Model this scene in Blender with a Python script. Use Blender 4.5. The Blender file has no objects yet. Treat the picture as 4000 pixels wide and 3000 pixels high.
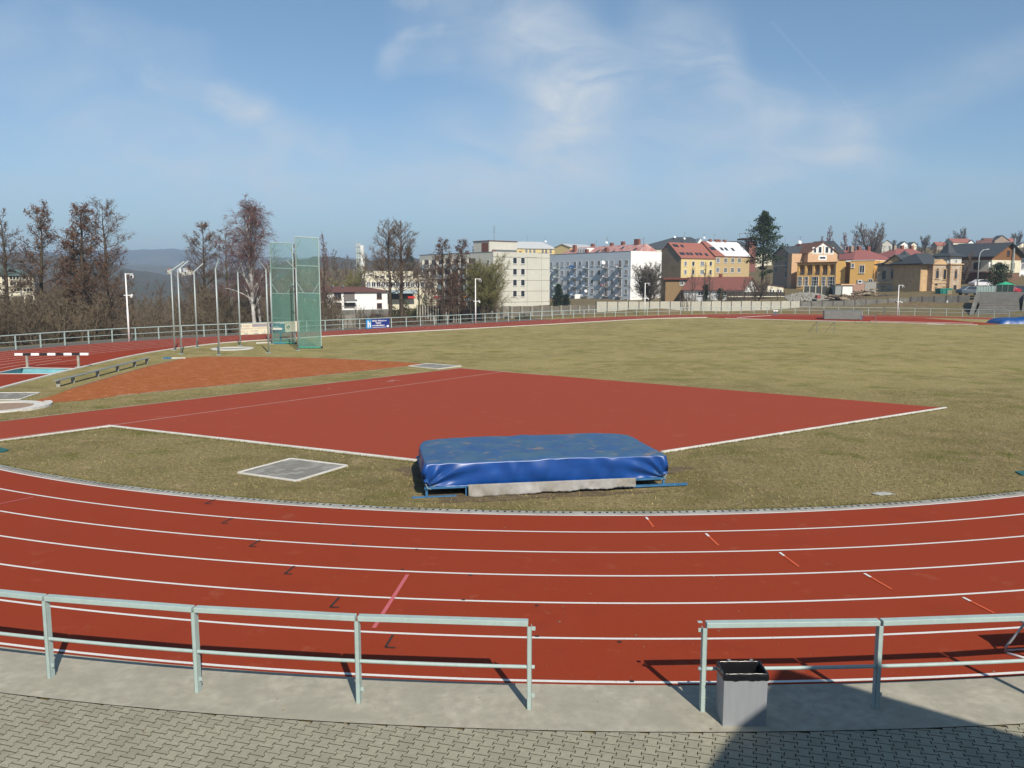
import bpy, bmesh, math, random
import numpy as np
from mathutils import Vector, Matrix

SC = bpy.context.scene
COL = SC.collection
PI = math.pi
FOC, PITCH, CAMH = 3225.0, math.radians(7.07), 4.83
SP, CP = math.sin(PITCH), math.cos(PITCH)
CX, CY = 2.0, 46.25            # centre of the near bend

# ------------------------------------------------------------------ surveying: photograph measurements to metres
def ray(u, v):
    x, y = (u - 2000) / FOC, (v - 1500) / FOC
    return x, CP - SP * y, SP + CP * y
def G(u, v, z=0.0):
    x, f, d = ray(u, v); t = (CAMH - z) / d
    return Vector((x * t, f * t, z))
def D(u, v, Y):
    x, f, d = ray(u, v); t = Y / f
    return Vector((x * t, Y, CAMH - d * t))
def ZV(v, Y): return D(2000, v, Y).z
def XU(u, Y, v=1090): return D(u, v, Y).x
def UX(x, Y): return 2000 + FOC * x / Y * 1.0077
def bend(r, deg):
    a = math.radians(deg); return Vector((CX + r * math.sin(a), CY - r * math.cos(a), 0))

# ------------------------------------------------------------------ materials
MATS = {}
def mat(name, col, rough=.8, var=.18, scale=4., bump=0., metal=0., spec=.35, col2=None, stretch=None, big=None, bscale=.3, detail=5):
    if name in MATS: return MATS[name]
    m = bpy.data.materials.new(name); m.use_nodes = True
    nt = m.node_tree; N = nt.nodes; L = nt.links
    b = N['Principled BSDF']
    b.inputs['Roughness'].default_value = rough; b.inputs['Metallic'].default_value = metal
    b.inputs['Specular IOR Level'].default_value = spec
    c2 = col2 or tuple(c * (1 - var) for c in col)
    geo = N.new('ShaderNodeNewGeometry')
    src = geo.outputs['Position']
    if stretch:
        mp = N.new('ShaderNodeMapping'); mp.inputs['Scale'].default_value = stretch
        L.new(src, mp.inputs['Vector']); src = mp.outputs['Vector']
    nz = N.new('ShaderNodeTexNoise'); nz.inputs['Scale'].default_value = scale; nz.inputs['Detail'].default_value = detail
    nz.inputs['Roughness'].default_value = .65
    L.new(src, nz.inputs['Vector'])
    rp = N.new('ShaderNodeValToRGB'); rp.color_ramp.elements[0].position = .32; rp.color_ramp.elements[1].position = .68
    rp.color_ramp.elements[0].color = (*c2, 1); rp.color_ramp.elements[1].color = (*col, 1)
    L.new(nz.outputs['Fac'], rp.inputs['Fac'])
    out = rp.outputs['Color']
    if big:
        n2 = N.new('ShaderNodeTexNoise'); n2.inputs['Scale'].default_value = bscale; n2.inputs['Detail'].default_value = 6
        n2.inputs['Roughness'].default_value = .6
        L.new(src, n2.inputs['Vector'])
        r2 = N.new('ShaderNodeValToRGB'); r2.color_ramp.elements[0].position = .42; r2.color_ramp.elements[1].position = .66
        L.new(n2.outputs['Fac'], r2.inputs['Fac'])
        mx = N.new('ShaderNodeMix'); mx.data_type = 'RGBA'; mx.inputs[7].default_value = (*big, 1)
        L.new(r2.outputs['Color'], mx.inputs[0]); L.new(out, mx.inputs[6]); out = mx.outputs[2]
    L.new(out, b.inputs['Base Color'])
    if bump:
        bp = N.new('ShaderNodeBump'); bp.inputs['Strength'].default_value = bump; bp.inputs['Distance'].default_value = .02
        L.new(nz.outputs['Fac'], bp.inputs['Height']); L.new(bp.outputs['Normal'], b.inputs['Normal'])
    MATS[name] = m
    return m

def srgb(r, g, b, k=1.0):
    return tuple((((c / 255 + .055) / 1.055) ** 2.4 if c > 10 else c / 255 / 12.92) * k for c in (r, g, b))

# ------------------------------------------------------------------ mesh collecting
def root_loc(o):
    l = Vector((0, 0, 0))
    while o: l += o.location; o = o.parent
    return l
class MB:
    def __init__(s): s.v = []; s.f = []; s.m = []
    def add(s, vs, fs, mi=0):
        n = len(s.v); s.v += [tuple(p) for p in vs]; s.f += [tuple(i + n for i in f) for f in fs]; s.m += [mi] * len(fs); return s
    def obox(s, o, ax, ay, az, mi=0):
        o, ax, ay, az = map(Vector, (o, ax, ay, az))
        p = [o, o + ax, o + ax + ay, o + ay]; p += [q + az for q in p]
        return s.add(p, [(3, 2, 1, 0), (4, 5, 6, 7), (0, 1, 5, 4), (1, 2, 6, 5), (2, 3, 7, 6), (3, 0, 4, 7)], mi)
    def box(s, c, size, rz=0., mi=0):
        c = Vector(c); ca, sa = math.cos(rz), math.sin(rz)
        ax = Vector((ca, sa, 0)) * size[0]; ay = Vector((-sa, ca, 0)) * size[1]; az = Vector((0, 0, size[2]))
        return s.obox(c - ax / 2 - ay / 2 - az / 2, ax, ay, az, mi)
    def tube(s, pts, r, n=8, mi=0, cap=True):
        pts = [Vector(p) for p in pts]; rs = r if isinstance(r, (list, tuple)) else [r] * len(pts)
        base = len(s.v); prev = None
        for i, p in enumerate(pts):
            t = (pts[min(i + 1, len(pts) - 1)] - pts[max(i - 1, 0)]).normalized()
            if prev is None:
                a = t.orthogonal().normalized()
            else:
                a = (prev - t * prev.dot(t)); a = a.normalized() if a.length > 1e-6 else t.orthogonal().normalized()
            prev = a; b = t.cross(a)
            for k in range(n):
                q = 2 * PI * k / n; s.v.append(tuple(p + (a * math.cos(q) + b * math.sin(q)) * rs[i]))
        for i in range(len(pts) - 1):
            for k in range(n):
                k2 = (k + 1) % n
                s.f.append((base + i * n + k, base + i * n + k2, base + (i + 1) * n + k2, base + (i + 1) * n + k)); s.m.append(mi)
        if cap:
            s.f.append(tuple(base + k for k in reversed(range(n)))); s.m.append(mi)
            e = base + (len(pts) - 1) * n; s.f.append(tuple(e + k for k in range(n))); s.m.append(mi)
        return s
    def bar(s, p, q, w, h, up=(0, 0, 1), mi=0):
        p, q, up = Vector(p), Vector(q), Vector(up)
        t = q - p; x = t.cross(up).normalized() * w; y = x.cross(t).normalized() * h
        return s.obox(p - x / 2 - y / 2, x, t, y, mi)
    def prism(s, poly, z0, z1, mi=0):
        n = len(poly); a = sum(poly[i][0] * poly[(i + 1) % n][1] - poly[(i + 1) % n][0] * poly[i][1] for i in range(n))
        if a < 0: poly = list(reversed(poly))
        vs = [(p[0], p[1], z0) for p in poly] + [(p[0], p[1], z1) for p in poly]
        fs = [tuple(reversed(range(n))), tuple(range(n, 2 * n))] + [(i, (i + 1) % n, n + (i + 1) % n, n + i) for i in range(n)]
        return s.add(vs, fs, mi)
    def build(s, name, mats, parent=None, smooth=False, bevel=0.):
        me = bpy.data.meshes.new(name)
        off = root_loc(parent) if parent else Vector((0, 0, 0))
        v = [(p[0] - off.x, p[1] - off.y, p[2] - off.z) for p in s.v]
        me.from_pydata(v, [], s.f)
        if not isinstance(mats, (list, tuple)): mats = [mats]
        for m in mats: me.materials.append(m)
        if len(mats) > 1: me.polygons.foreach_set('material_index', s.m)
        if smooth: me.polygons.foreach_set('use_smooth', [True] * len(s.f))
        me.update()
        o = bpy.data.objects.new(name, me); COL.objects.link(o)
        if parent: o.parent = parent
        if bevel:
            md = o.modifiers.new('Bevel', 'BEVEL'); md.width = bevel; md.segments = 2; md.limit_method = 'ANGLE'
        return o

def tag(o, label, cat, group=None, kind=None):
    if label: o['label'] = label
    if cat: o['category'] = cat
    if group: o['group'] = group
    if kind: o['kind'] = kind
    return o
def thing(name, label, cat, loc=(0, 0, 0), group=None):
    o = bpy.data.objects.new(name, None); COL.objects.link(o); o.location = loc; o.empty_display_size = .3
    return tag(o, label, cat, group)
def copy_tree(o, parent=None):
    c = o.copy(); COL.objects.link(c)
    if parent: c.parent = parent
    for ch in list(o.children): copy_tree(ch, c)
    return c
def fill_sheet(name, loops, z, m, kind='structure'):
    """flat sheet bounded by the first loop, the others being holes"""
    bm = bmesh.new(); es = []
    for lp in loops:
        vs = [bm.verts.new((p[0], p[1], z)) for p in lp]
        es += [bm.edges.new((vs[i], vs[(i + 1) % len(vs)])) for i in range(len(vs))]
    bmesh.ops.triangle_fill(bm, use_beauty=True, use_dissolve=False, edges=es)
    for f in bm.faces:
        f.normal_update()
        if f.normal.z < 0: f.normal_flip()
    me = bpy.data.meshes.new(name); bm.to_mesh(me); bm.free(); me.materials.append(m)
    o = bpy.data.objects.new(name, me); COL.objects.link(o); o['kind'] = kind
    return o
def strip(mb, a, b, za, zb=None, mi=0):
    """ribbon between two polylines of equal length"""
    zb = za if zb is None else zb; n = len(a)
    vs = [(p[0], p[1], za) for p in a] + [(p[0], p[1], zb) for p in b]
    fs = []
    for i in range(n - 1):
        q = [i, i + 1, n + i + 1, n + i]
        p0, p1, p2 = vs[q[0]], vs[q[1]], vs[q[2]]
        if (p1[0] - p0[0]) * (p2[1] - p0[1]) - (p1[1] - p0[1]) * (p2[0] - p0[0]) < 0: q.reverse()
        fs.append(tuple(q))
    return mb.add(vs, fs, mi)
def offset_line(pts, d):
    """shift a 2-D polyline sideways (positive = left of travel)"""
    out = []
    for i, p in enumerate(pts):
        t = (pts[min(i + 1, len(pts) - 1)] - pts[max(i - 1, 0)]).to_2d().normalized()
        out.append(Vector((p.x - t.y * d, p.y + t.x * d, 0)))
    return out
def line(mb, pts, w, z, mi=0):
    return strip(mb, offset_line(pts, w / 2), offset_line(pts, -w / 2), z, mi=mi)
def chaikin(pts, n=2):
    for _ in range(n):
        q = [pts[0]]
        for a, b in zip(pts, pts[1:]): q += [a * .75 + b * .25, a * .25 + b * .75]
        pts = q + [pts[-1]]
    return pts
def resample(pts, step):
    out = [pts[0]]; acc = 0
    for a, b in zip(pts, pts[1:]):
        L = (b - a).length; s = step - acc
        while s <= L: out.append(a + (b - a) * (s / L)); s += step
        acc = L - (s - step)
    return out

# ------------------------------------------------------------------ common materials
M_TRACK = mat('track_red', (.300, .044, .016), .92, .25, 60, .3, spec=.12, big=(.262, .040, .017), bscale=.35)
M_APRON = mat('apron_red', (.325, .060, .030), .92, .2, 55, .25, spec=.12, big=(.29, .053, .027), bscale=.3)
def wear(m, col, scale, lo, hi, amt, seed=0., stretch=None):
    nt = m.node_tree; N = nt.nodes; L = nt.links; b = N['Principled BSDF']; src = b.inputs['Base Color'].links[0].from_socket
    geo = N.new('ShaderNodeNewGeometry'); mp = N.new('ShaderNodeMapping'); mp.inputs['Location'].default_value = (seed, seed * 1.7, 0)
    if stretch: mp.inputs['Scale'].default_value = stretch
    L.new(geo.outputs['Position'], mp.inputs[0]); n = N.new('ShaderNodeTexNoise'); n.inputs['Scale'].default_value = scale; n.inputs['Detail'].default_value = 9; n.inputs['Roughness'].default_value = .68; L.new(mp.outputs[0], n.inputs['Vector'])
    r = N.new('ShaderNodeMapRange'); L.new(n.outputs['Fac'], r.inputs['Value']); r.inputs['From Min'].default_value = lo; r.inputs['From Max'].default_value = hi; r.inputs['To Max'].default_value = amt
    x = N.new('ShaderNodeMix'); x.data_type = 'RGBA'; L.new(r.outputs[0], x.inputs[0]); L.new(src, x.inputs[6]); x.inputs[7].default_value = (*col, 1); L.new(x.outputs[2], b.inputs['Base Color'])
wear(M_TRACK, (.36, .13, .08), 1.4, .60, .78, .55, 3); wear(M_TRACK, (.20, .030, .014), .8, .55, .75, .55, 9); wear(M_TRACK, (.34, .20, .13), 5, .70, .80, .5, 21)
wear(M_APRON, (.40, .14, .085), 1.1, .58, .78, .5, 5); wear(M_APRON, (.27, .05, .027), .5, .55, .75, .45, 14)
M_LINE = mat('line_white', (.74, .73, .70), .8, .22, 45, 0, spec=.25)
M_LINEF = mat('line_faded', (.62, .42, .38), .85, .3, 30)
M_CONC = mat('concrete_strip', (.42, .39, .31), .9, .3, 7, .3, big=(.30, .28, .222), bscale=1.3)
M_PAVER = mat('paver', (.35, .33, .25), .9, .22, 22, .3, big=(.285, .265, .20), bscale=1.3)
M_JOINT = mat('joint_dirt', (.075, .065, .042), .95, .3, 14)
wear(M_CONC, (.48, .45, .37), 1.6, .52, .74, .5, 4); wear(M_CONC, (.24, .22, .17), 2.4, .62, .78, .45, 8)
M_KERB = mat('kerb_white', (.66, .64, .60), .8, .2, 8, .2, big=(.5, .48, .43), bscale=1.6)
M_RAIL = mat('rail_paint', (.37, .465, .445), .5, .14, 9, 0, spec=.45)
M_GALV = mat('galvanised', (.40, .45, .45), .5, .15, 10, 0, metal=.3)
M_BIN = mat('bin_steel', (.36, .38, .405), .5, .12, 3, 0, metal=.35, stretch=(6, 6, .7))
M_BLACK = mat('black_paint', (.018, .017, .02), .7, .2, 20)
M_TICK = mat('tick_black', (.045, .028, .024), .85, .4, 40)
M_WHITE = mat('white_paint', (.78, .78, .77), .6, .06, 5)
M_PINK = mat('pink_mark', (.55, .13, .15), .8, .2, 25)
M_ORANGE = mat('orange_mark', (.60, .10, .035), .8, .2, 25)
M_GLASS = mat('window_glass', (.03, .035, .045), .12, .3, 2, spec=.6)
M_GLASSL = mat('curtained_glass', (.22, .24, .27), .2, .4, 1.5, spec=.6)
M_FRAME = mat('window_white', (.72, .72, .70), .6, .06, 4)
M_WOODFR = mat('window_brown', (.13, .055, .022), .6, .2, 4)
M_METALGREY = mat('antenna_grey', (.2, .21, .22), .5, .2, 4, metal=.3)
M_BRICK = mat('chimney_brick', (.26, .10, .065), .9, .35, 7, .2)
M_SLATE = mat('roof_slate', (.062, .070, .078), .65, .28, 3, .2, stretch=(1, 1, 3))
M_REDTILE = mat('roof_red', (.33, .12, .085), .8, .25, 4, .2, big=(.28, .105, .08), bscale=.5)
M_BROWNTILE = mat('roof_brown', (.15, .068, .055), .8, .25, 4, .2)
M_DARKWOOD = mat('dark_wood', (.035, .028, .022), .8, .4, 5)
M_DISH = mat('dish_white', (.7, .7, .7), .5, .05, 5)
HAZE = .00034
# ------------------------------------------------------------------ camera, light, sky
cam = bpy.data.cameras.new('camera'); co = bpy.data.objects.new('camera', cam); COL.objects.link(co)
cam.sensor_width = 36; cam.lens = 36 * FOC / 4000; cam.clip_start = .1; cam.clip_end = 12000
co.location = (0, 0, CAMH); co.rotation_euler = (PI / 2 - PITCH, 0, 0); SC.camera = co

SUN_AZ = Vector((.35, -.937)).normalized(); SUN_EL = math.radians(38.5)
sd = Vector((SUN_AZ.x * math.cos(SUN_EL), SUN_AZ.y * math.cos(SUN_EL), math.sin(SUN_EL)))
sl = bpy.data.lights.new('sun', 'SUN'); so = bpy.data.objects.new('sun', sl); COL.objects.link(so)
sl.energy = 4.8; sl.angle = math.radians(.5); sl.color = (1, .925, .80)
so.rotation_euler = sd.to_track_quat('Z', 'Y').to_euler(); so.location = (20, -40, 40)

W = bpy.data.worlds.new('World'); SC.world = W; W.use_nodes = True
nt = W.node_tree; N = nt.nodes; L = nt.links
bg = N['Background']; bg.inputs['Strength'].default_value = .085
sky = N.new('ShaderNodeTexSky'); sky.sky_type = 'NISHITA'; sky.sun_disc = False
sky.sun_elevation = SUN_EL; sky.sun_rotation = math.atan2(SUN_AZ.x, SUN_AZ.y); sky.altitude = 250
sky.air_density = 1.0; sky.dust_density = .35; sky.ozone_density = 2.2
tc = N.new('ShaderNodeTexCoord')
def vm(op, a, b=None):
    n = N.new('ShaderNodeVectorMath'); n.operation = op
    for i, x in enumerate((a, b)):
        if x is None: continue
        if isinstance(x, (tuple, list)): n.inputs[i].default_value = x
        else: L.new(x, n.inputs[i])
    return n
def ma(op, a, b=None, c=None, clamp=False):
    n = N.new('ShaderNodeMath'); n.operation = op; n.use_clamp = clamp
    for i, x in enumerate((a, b, c)):
        if x is None: continue
        if isinstance(x, (int, float)): n.inputs[i].default_value = x
        else: L.new(x, n.inputs[i])
    return n.outputs[0]
# a cirrus layer: streaks placed by compass direction and height above the horizon
sep = N.new('ShaderNodeSeparateXYZ'); L.new(tc.outputs['Generated'], sep.inputs[0])
ysafe = ma('MAXIMUM', sep.outputs['Y'], .05)
cmb = N.new('ShaderNodeCombineXYZ'); L.new(ma('DIVIDE', sep.outputs['X'], ysafe), cmb.inputs[0]); L.new(ma('DIVIDE', sep.outputs['Z'], ysafe), cmb.inputs[1])
flat = cmb.outputs[0]
wn = N.new('ShaderNodeTexNoise'); wn.inputs['Scale'].default_value = 5; wn.inputs['Detail'].default_value = 7; wn.inputs['Roughness'].default_value = .6
L.new(flat, wn.inputs['Vector'])
warp = vm('SCALE', vm('SUBTRACT', wn.outputs['Color'], (.5, .5, .5)).outputs[0]); warp.inputs['Scale'].default_value = .06
wp = vm('ADD', flat, warp.outputs[0]).outputs[0]
wp = vm('MULTIPLY', wp, (1, 1, 0)).outputs[0]
def pl(u, v):
    x, f, d = ray(u * 1.8083, v * 1.8083); return (x / f, -d / f, 0)
total = None
def streak(u0, v0, u1, v1, w, s, src=None):
    global total
    a, b = Vector(pl(u0, v0)), Vector(pl(u1, v1)); ab = b - a; w = w * 1.8083 / FOC
    rel = vm('SUBTRACT', src or wp, tuple(a)).outputs[0]
    h = ma('DIVIDE', vm('DOT_PRODUCT', rel, tuple(ab)).outputs['Value'], ab.length_squared, clamp=True)
    sc = vm('SCALE', tuple(ab)); L.new(h, sc.inputs['Scale'])
    d = vm('LENGTH', vm('SUBTRACT', rel, sc.outputs[0]).outputs[0]).outputs['Value']
    m = N.new('ShaderNodeMapRange'); m.interpolation_type = 'SMOOTHERSTEP'
    L.new(d, m.inputs['Value']); m.inputs['From Min'].default_value = w; m.inputs['From Max'].default_value = 0
    m.inputs['To Min'].default_value = 0; m.inputs['To Max'].default_value = s
    total = m.outputs[0] if total is None else ma('ADD', total, m.outputs[0])
for st in [(330, 182, 560, 235, 55, .26), (480, 220, 730, 320, 60, .30), (975, 0, 1220, 180, 190, .34), (1180, 40, 1240, 280, 170, .34), (1240, 190, 1500, 95, 130, .34), (1400, 20, 1490, 110, 90, .2),
           (1210, 200, 1215, 330, 90, .16), (835, 150, 880, 80, 45, .22), (870, 80, 945, 65, 24, .2), (850, 130, 965, 130, 50, .2), (1555, 130, 1580, 190, 70, .24), (1560, 190, 1690, 250, 80, .22),
           (620, 360, 1300, 395, 150, .24), (1000, 330, 1820, 320, 190, .27), (1560, 430, 1830, 290, 110, .24), (1830, 290, 2260, 100, 100, .22), (1400, 230, 1800, 300, 150, .16),
           (0, 110, 480, 330, 240, .24), (-50, 360, 560, 400, 180, .26), (300, 330, 420, 400, 60, .1), (1900, 350, 2260, 410, 70, .16), (600, 410, 1500, 440, 110, .18), (200, 60, 420, 120, 80, .12),
           (850, 5, 910, 12, 20, .2), (1500, 440, 2230, 470, 90, .14)]:
    streak(*st)
fib = N.new('ShaderNodeTexNoise'); fib.inputs['Scale'].default_value = 10; fib.inputs['Detail'].default_value = 12; fib.inputs['Roughness'].default_value = .60; fib.inputs['Distortion'].default_value = .7
mp = N.new('ShaderNodeMapping'); mp.inputs['Rotation'].default_value = (0, 0, math.radians(58)); mp.inputs['Scale'].default_value = (.75, 1.9, 1)
L.new(wp, mp.inputs['Vector']); L.new(mp.outputs[0], fib.inputs['Vector'])
fr_ = N.new('ShaderNodeMapRange'); L.new(fib.outputs['Fac'], fr_.inputs['Value'])
fr_.inputs['From Min'].default_value = .36; fr_.inputs['From Max'].default_value = .66; fr_.inputs['To Min'].default_value = .45; fr_.inputs['To Max'].default_value = 1.25
total = ma('MULTIPLY', ma('MULTIPLY', total, fr_.outputs[0]), .95)
streak(1668, 48, 1842, 240, 6, .07, flat)
hz = N.new('ShaderNodeMapRange'); L.new(sep.outputs['Z'], hz.inputs['Value'])   # thin veil everywhere, none below the horizon
hz.inputs['From Min'].default_value = 0; hz.inputs['From Max'].default_value = .05; hz.inputs['To Max'].default_value = 1
cl = ma('MULTIPLY', total, hz.outputs[0], clamp=True)
mix = N.new('ShaderNodeMix'); mix.data_type = 'RGBA'; L.new(cl, mix.inputs[0])
tint = N.new('ShaderNodeMix'); tint.data_type = 'RGBA'; tint.blend_type = 'MULTIPLY'; tint.inputs[0].default_value = 1

er = N.new('ShaderNodeValToRGB'); L.new(sep.outputs['Z'], er.inputs['Fac'])
er.color_ramp.elements[0].position = 0; er.color_ramp.elements[0].color = (.56, .68, .82, 1)
er.color_ramp.elements[1].position = .5; er.color_ramp.elements[1].color = (1.06, 1.16, 1.10, 1)
k_ = er.color_ramp.elements.new(.12); k_.color = (.83, .96, 1.04, 1)
L.new(er.outputs['Color'], tint.inputs[7])
L.new(sky.outputs[0], tint.inputs[6]); L.new(tint.outputs[2], mix.inputs[6]); mix.inputs[7].default_value = (6.2, 6.9, 7.6, 1)
L.new(mix.outputs[2], bg.inputs['Color'])
SC.view_settings.view_transform = 'Standard'; SC.view_settings.look = 'None'; SC.view_settings.gamma = 1; SC.view_settings.exposure = .28
SC.render.engine = 'CYCLES'
SC.cycles.use_denoising = True
SC.cycles.max_bounces = 6; SC.cycles.transparent_max_bounces = 12; SC.cycles.volume_bounces = 0
SC.cycles.use_adaptive_sampling = True; SC.cycles.adaptive_threshold = .01

# ------------------------------------------------------------------ stadium ground
RAILPX = [(28,1369),(108,1362),(188,1355),(267,1349),(343,1342),(419,1337),(493,1333),(567,1328),(640,1325),(712,1319),(783,1316),(917,1310),(1324,1288),(1375,1287),(1423,1285),(1561,1279),(1604,1276),(1646,1273),(1686,1272),(1725,1270),(1764,1268),(1800,1265),(1837,1263),(1872,1261),(1907,1260),(1939,1258),(1972,1256),(2121,1248),(2201,1246),(2276,1242),(2379,1238),(2483,1234),(2528,1231),(2602,1229),(2686,1228),(2806,1227),(2905,1226),(3011,1227),(3119,1227),(3195,1227),(3432,1230),(3473,1231),(3549,1231),(3654,1234),(3742,1237),(3828,1240),(3872,1242),(3915,1243),(3986,1245)]
_p = np.array(RAILPX, float)
_c = np.polynomial.Polynomial.fit(_p[:, 0], _p[:, 1], 7)
RAIL = [bend(39.57, d) for d in np.arange(-100, -107.5, -1)]
RAIL += [G(u, float(_c(u))) for u in range(30, 3990, 30)]
_e = (RAIL[-1] - RAIL[-4]).normalized()
RAIL += [RAIL[-1] + _e * k for k in (2, 5, 9, 14)]
RAIL = resample(chaikin(RAIL, 1), 1.0)     # runs left to right; the inside of the track lies to its right
def railY(u):
    b = min(RAIL, key=lambda p: abs(UX(p.x, p.y) - u)); return b.y

def grass_mat():
    m = bpy.data.materials.new('grass'); m.use_nodes = True
    nt = m.node_tree; N = nt.nodes; L = nt.links; b = N['Principled BSDF']; b.inputs['Roughness'].default_value = .95; b.inputs['Specular IOR Level'].default_value = .15
    geo = N.new('ShaderNodeNewGeometry')
    def nz(sc, det, ro, lo, hi, st=None):
        n = N.new('ShaderNodeTexNoise'); n.inputs['Scale'].default_value = sc; n.inputs['Detail'].default_value = det; n.inputs['Roughness'].default_value = ro
        s = geo.outputs['Position']
        if st:
            mp = N.new('ShaderNodeMapping'); mp.inputs['Scale'].default_value = st; L.new(s, mp.inputs[0]); s = mp.outputs[0]
        L.new(s, n.inputs['Vector'])
        r = N.new('ShaderNodeMapRange'); L.new(n.outputs['Fac'], r.inputs['Value']); r.inputs['From Min'].default_value = lo; r.inputs['From Max'].default_value = hi
        return r.outputs[0], n.outputs['Fac']
    def mixc(f, a, c):
        x = N.new('ShaderNodeMix'); x.data_type = 'RGBA'; L.new(f, x.inputs[0])
        for i, q in ((6, a), (7, c)):
            if isinstance(q, tuple): x.inputs[i].default_value = (*q, 1)
            else: L.new(q, x.inputs[i])
        return x.outputs[2]
    f1, _ = nz(.75, 7, .72, .41, .60)
    f2, h2 = nz(9, 8, .75, .36, .62)
    f3, _ = nz(.16, 4, .55, .44, .62)
    f4, _ = nz(1.1, 8, .78, .55, .67)
    f6, _ = nz(.55, 6, .7, .54, .66, (1, 1, 1.3))
    f5, h5 = nz(70, 3, .7, .34, .66)
    c = mixc(f1, (.190, .158, .066), (.35, .27, .145))
    c = mixc(f3, c, (.345, .275, .135))
    d = mixc(f2, (.142, .118, .048), c)
    d = mixc(f4, d, (.42, .32, .19))
    d = mixc(f6, d, (.135, .130, .034))
    e = N.new('ShaderNodeMix'); e.data_type = 'RGBA'; e.blend_type = 'MULTIPLY'; e.inputs[0].default_value = .55
    L.new(d, e.inputs[6]); g = N.new('ShaderNodeCombineColor'); 
    for i in range(3): L.new(f5, g.inputs[i])
    L.new(mixc(f5, (.55, .55, .5), (1.25, 1.25, 1.2)), e.inputs[7])
    sx = N.new('ShaderNodeSeparateXYZ'); L.new(geo.outputs['Position'], sx.inputs[0])   # paler and slightly greener with distance along Y
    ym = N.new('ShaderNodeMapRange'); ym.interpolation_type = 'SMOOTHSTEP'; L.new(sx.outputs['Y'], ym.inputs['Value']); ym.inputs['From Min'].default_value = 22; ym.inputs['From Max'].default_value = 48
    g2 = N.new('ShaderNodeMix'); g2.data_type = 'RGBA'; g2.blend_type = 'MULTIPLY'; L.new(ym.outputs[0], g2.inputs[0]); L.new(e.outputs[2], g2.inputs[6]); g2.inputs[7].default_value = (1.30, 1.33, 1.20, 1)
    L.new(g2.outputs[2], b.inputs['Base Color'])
    bp = N.new('ShaderNodeBump'); bp.inputs['Strength'].default_value = .6; bp.inputs['Distance'].default_value = .04
    L.new(h5, bp.inputs['Height']); L.new(bp.outputs[0], b.inputs['Normal'])
    return m
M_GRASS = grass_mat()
def clay_mat():
    m = mat('clay', (.37, .118, .034), .95, .3, 9, .7, col2=(.235, .066, .020), spec=.1)
    nt = m.node_tree; N = nt.nodes; L = nt.links; b = N['Principled BSDF']
    base = b.inputs['Base Color'].links[0].from_socket
    geo = N.new('ShaderNodeNewGeometry')
    n = N.new('ShaderNodeTexNoise'); n.inputs['Scale'].default_value = 2.2; n.inputs['Detail'].default_value = 10; n.inputs['Roughness'].default_value = .8; n.inputs['Distortion'].default_value = .8
    mp = N.new('ShaderNodeMapping'); mp.inputs['Rotation'].default_value = (0, 0, .4); mp.inputs['Scale'].default_value = (.8, 2.0, 1)
    L.new(geo.outputs['Position'], mp.inputs[0]); L.new(mp.outputs[0], n.inputs['Vector'])
    r = N.new('ShaderNodeMapRange'); L.new(n.outputs['Fac'], r.inputs['Value']); r.inputs['From Min'].default_value = .50; r.inputs['From Max'].default_value = .64; r.inputs['To Max'].default_value = .9
    x = N.new('ShaderNodeMix'); x.data_type = 'RGBA'; L.new(r.outputs[0], x.inputs[0]); L.new(base, x.inputs[6]); x.inputs[7].default_value = (.54, .225, .11, 1)
    L.new(x.outputs[2], b.inputs['Base Color'])
    return m
M_CLAY = clay_mat()

PIT = [G(84, 1437.5), G(292, 1440), G(196, 1461), G(-30, 1461)]
outer = offset_line(RAIL, 3.0)
field = [Vector((-52, 45, 0))] + [p for p in outer] + [Vector((95, 95, 0)), Vector((95, -30, 0)), Vector((-52, -30, 0))]
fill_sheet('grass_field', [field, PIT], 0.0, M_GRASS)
# red running surface: near bend and straights
A_ = np.arange(-112, 47.1, 1.0)
tdir = Vector((.681, .732, 0))
def lane(r, a0=-100, a1=47, ext=60):
    pts = [bend(r, d) for d in np.arange(a0, a1 + .1, 1.0)]
    if ext: pts += [pts[-1] + tdir * k for k in range(3, ext, 6)]
    return pts
mb = MB()
strip(mb, lane(29.50), lane(36.90), .004)
mb.build('running_track', M_TRACK)['kind'] = 'structure'
mb = MB()
LR = [29.56, 30.71, 31.92, 33.11, 34.28, 35.53, 36.76]
for r in LR: line(mb, lane(r), .055, .008)
# far side: the lanes follow the guard rail
farE = offset_line(RAIL, -.40)
innerpx = [(-260, 1590), (0, 1517), (316, 1435), (588, 1374), (859, 1340), (1000, 1331), (1300, 1312), (1650, 1294), (2000, 1275.5), (2300, 1258.5), (2550, 1244.5), (2760, 1240)]
INNER = chaikin([G(*q) for q in innerpx], 3)
apr = [(2830, 1243), (3218, 1253), (3494, 1260), (3820, 1269), (3906, 1267.5), (3860, 1262), (3820, 1259), (3740, 1252.5), (3668, 1247), (3600, 1242.5), (3712, 1243.5), (4000, 1253), (4300, 1268)]
loop = farE + [G(4320, 1262)] + [G(*q) for q in reversed(apr)] + list(reversed(INNER))
loop += [Vector((-31, 33, 0)), Vector((-38, 44, 0))]
fill_sheet('far_track', [loop, PIT], .006, M_TRACK)
for k in range(7):
    q = offset_line(RAIL, -.62 - 1.19 * k)[0: 150 if k else 190]
    line(mb, q, .06, .011)
mb.build('lane_lines', M_LINE)['kind'] = 'structure'
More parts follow.
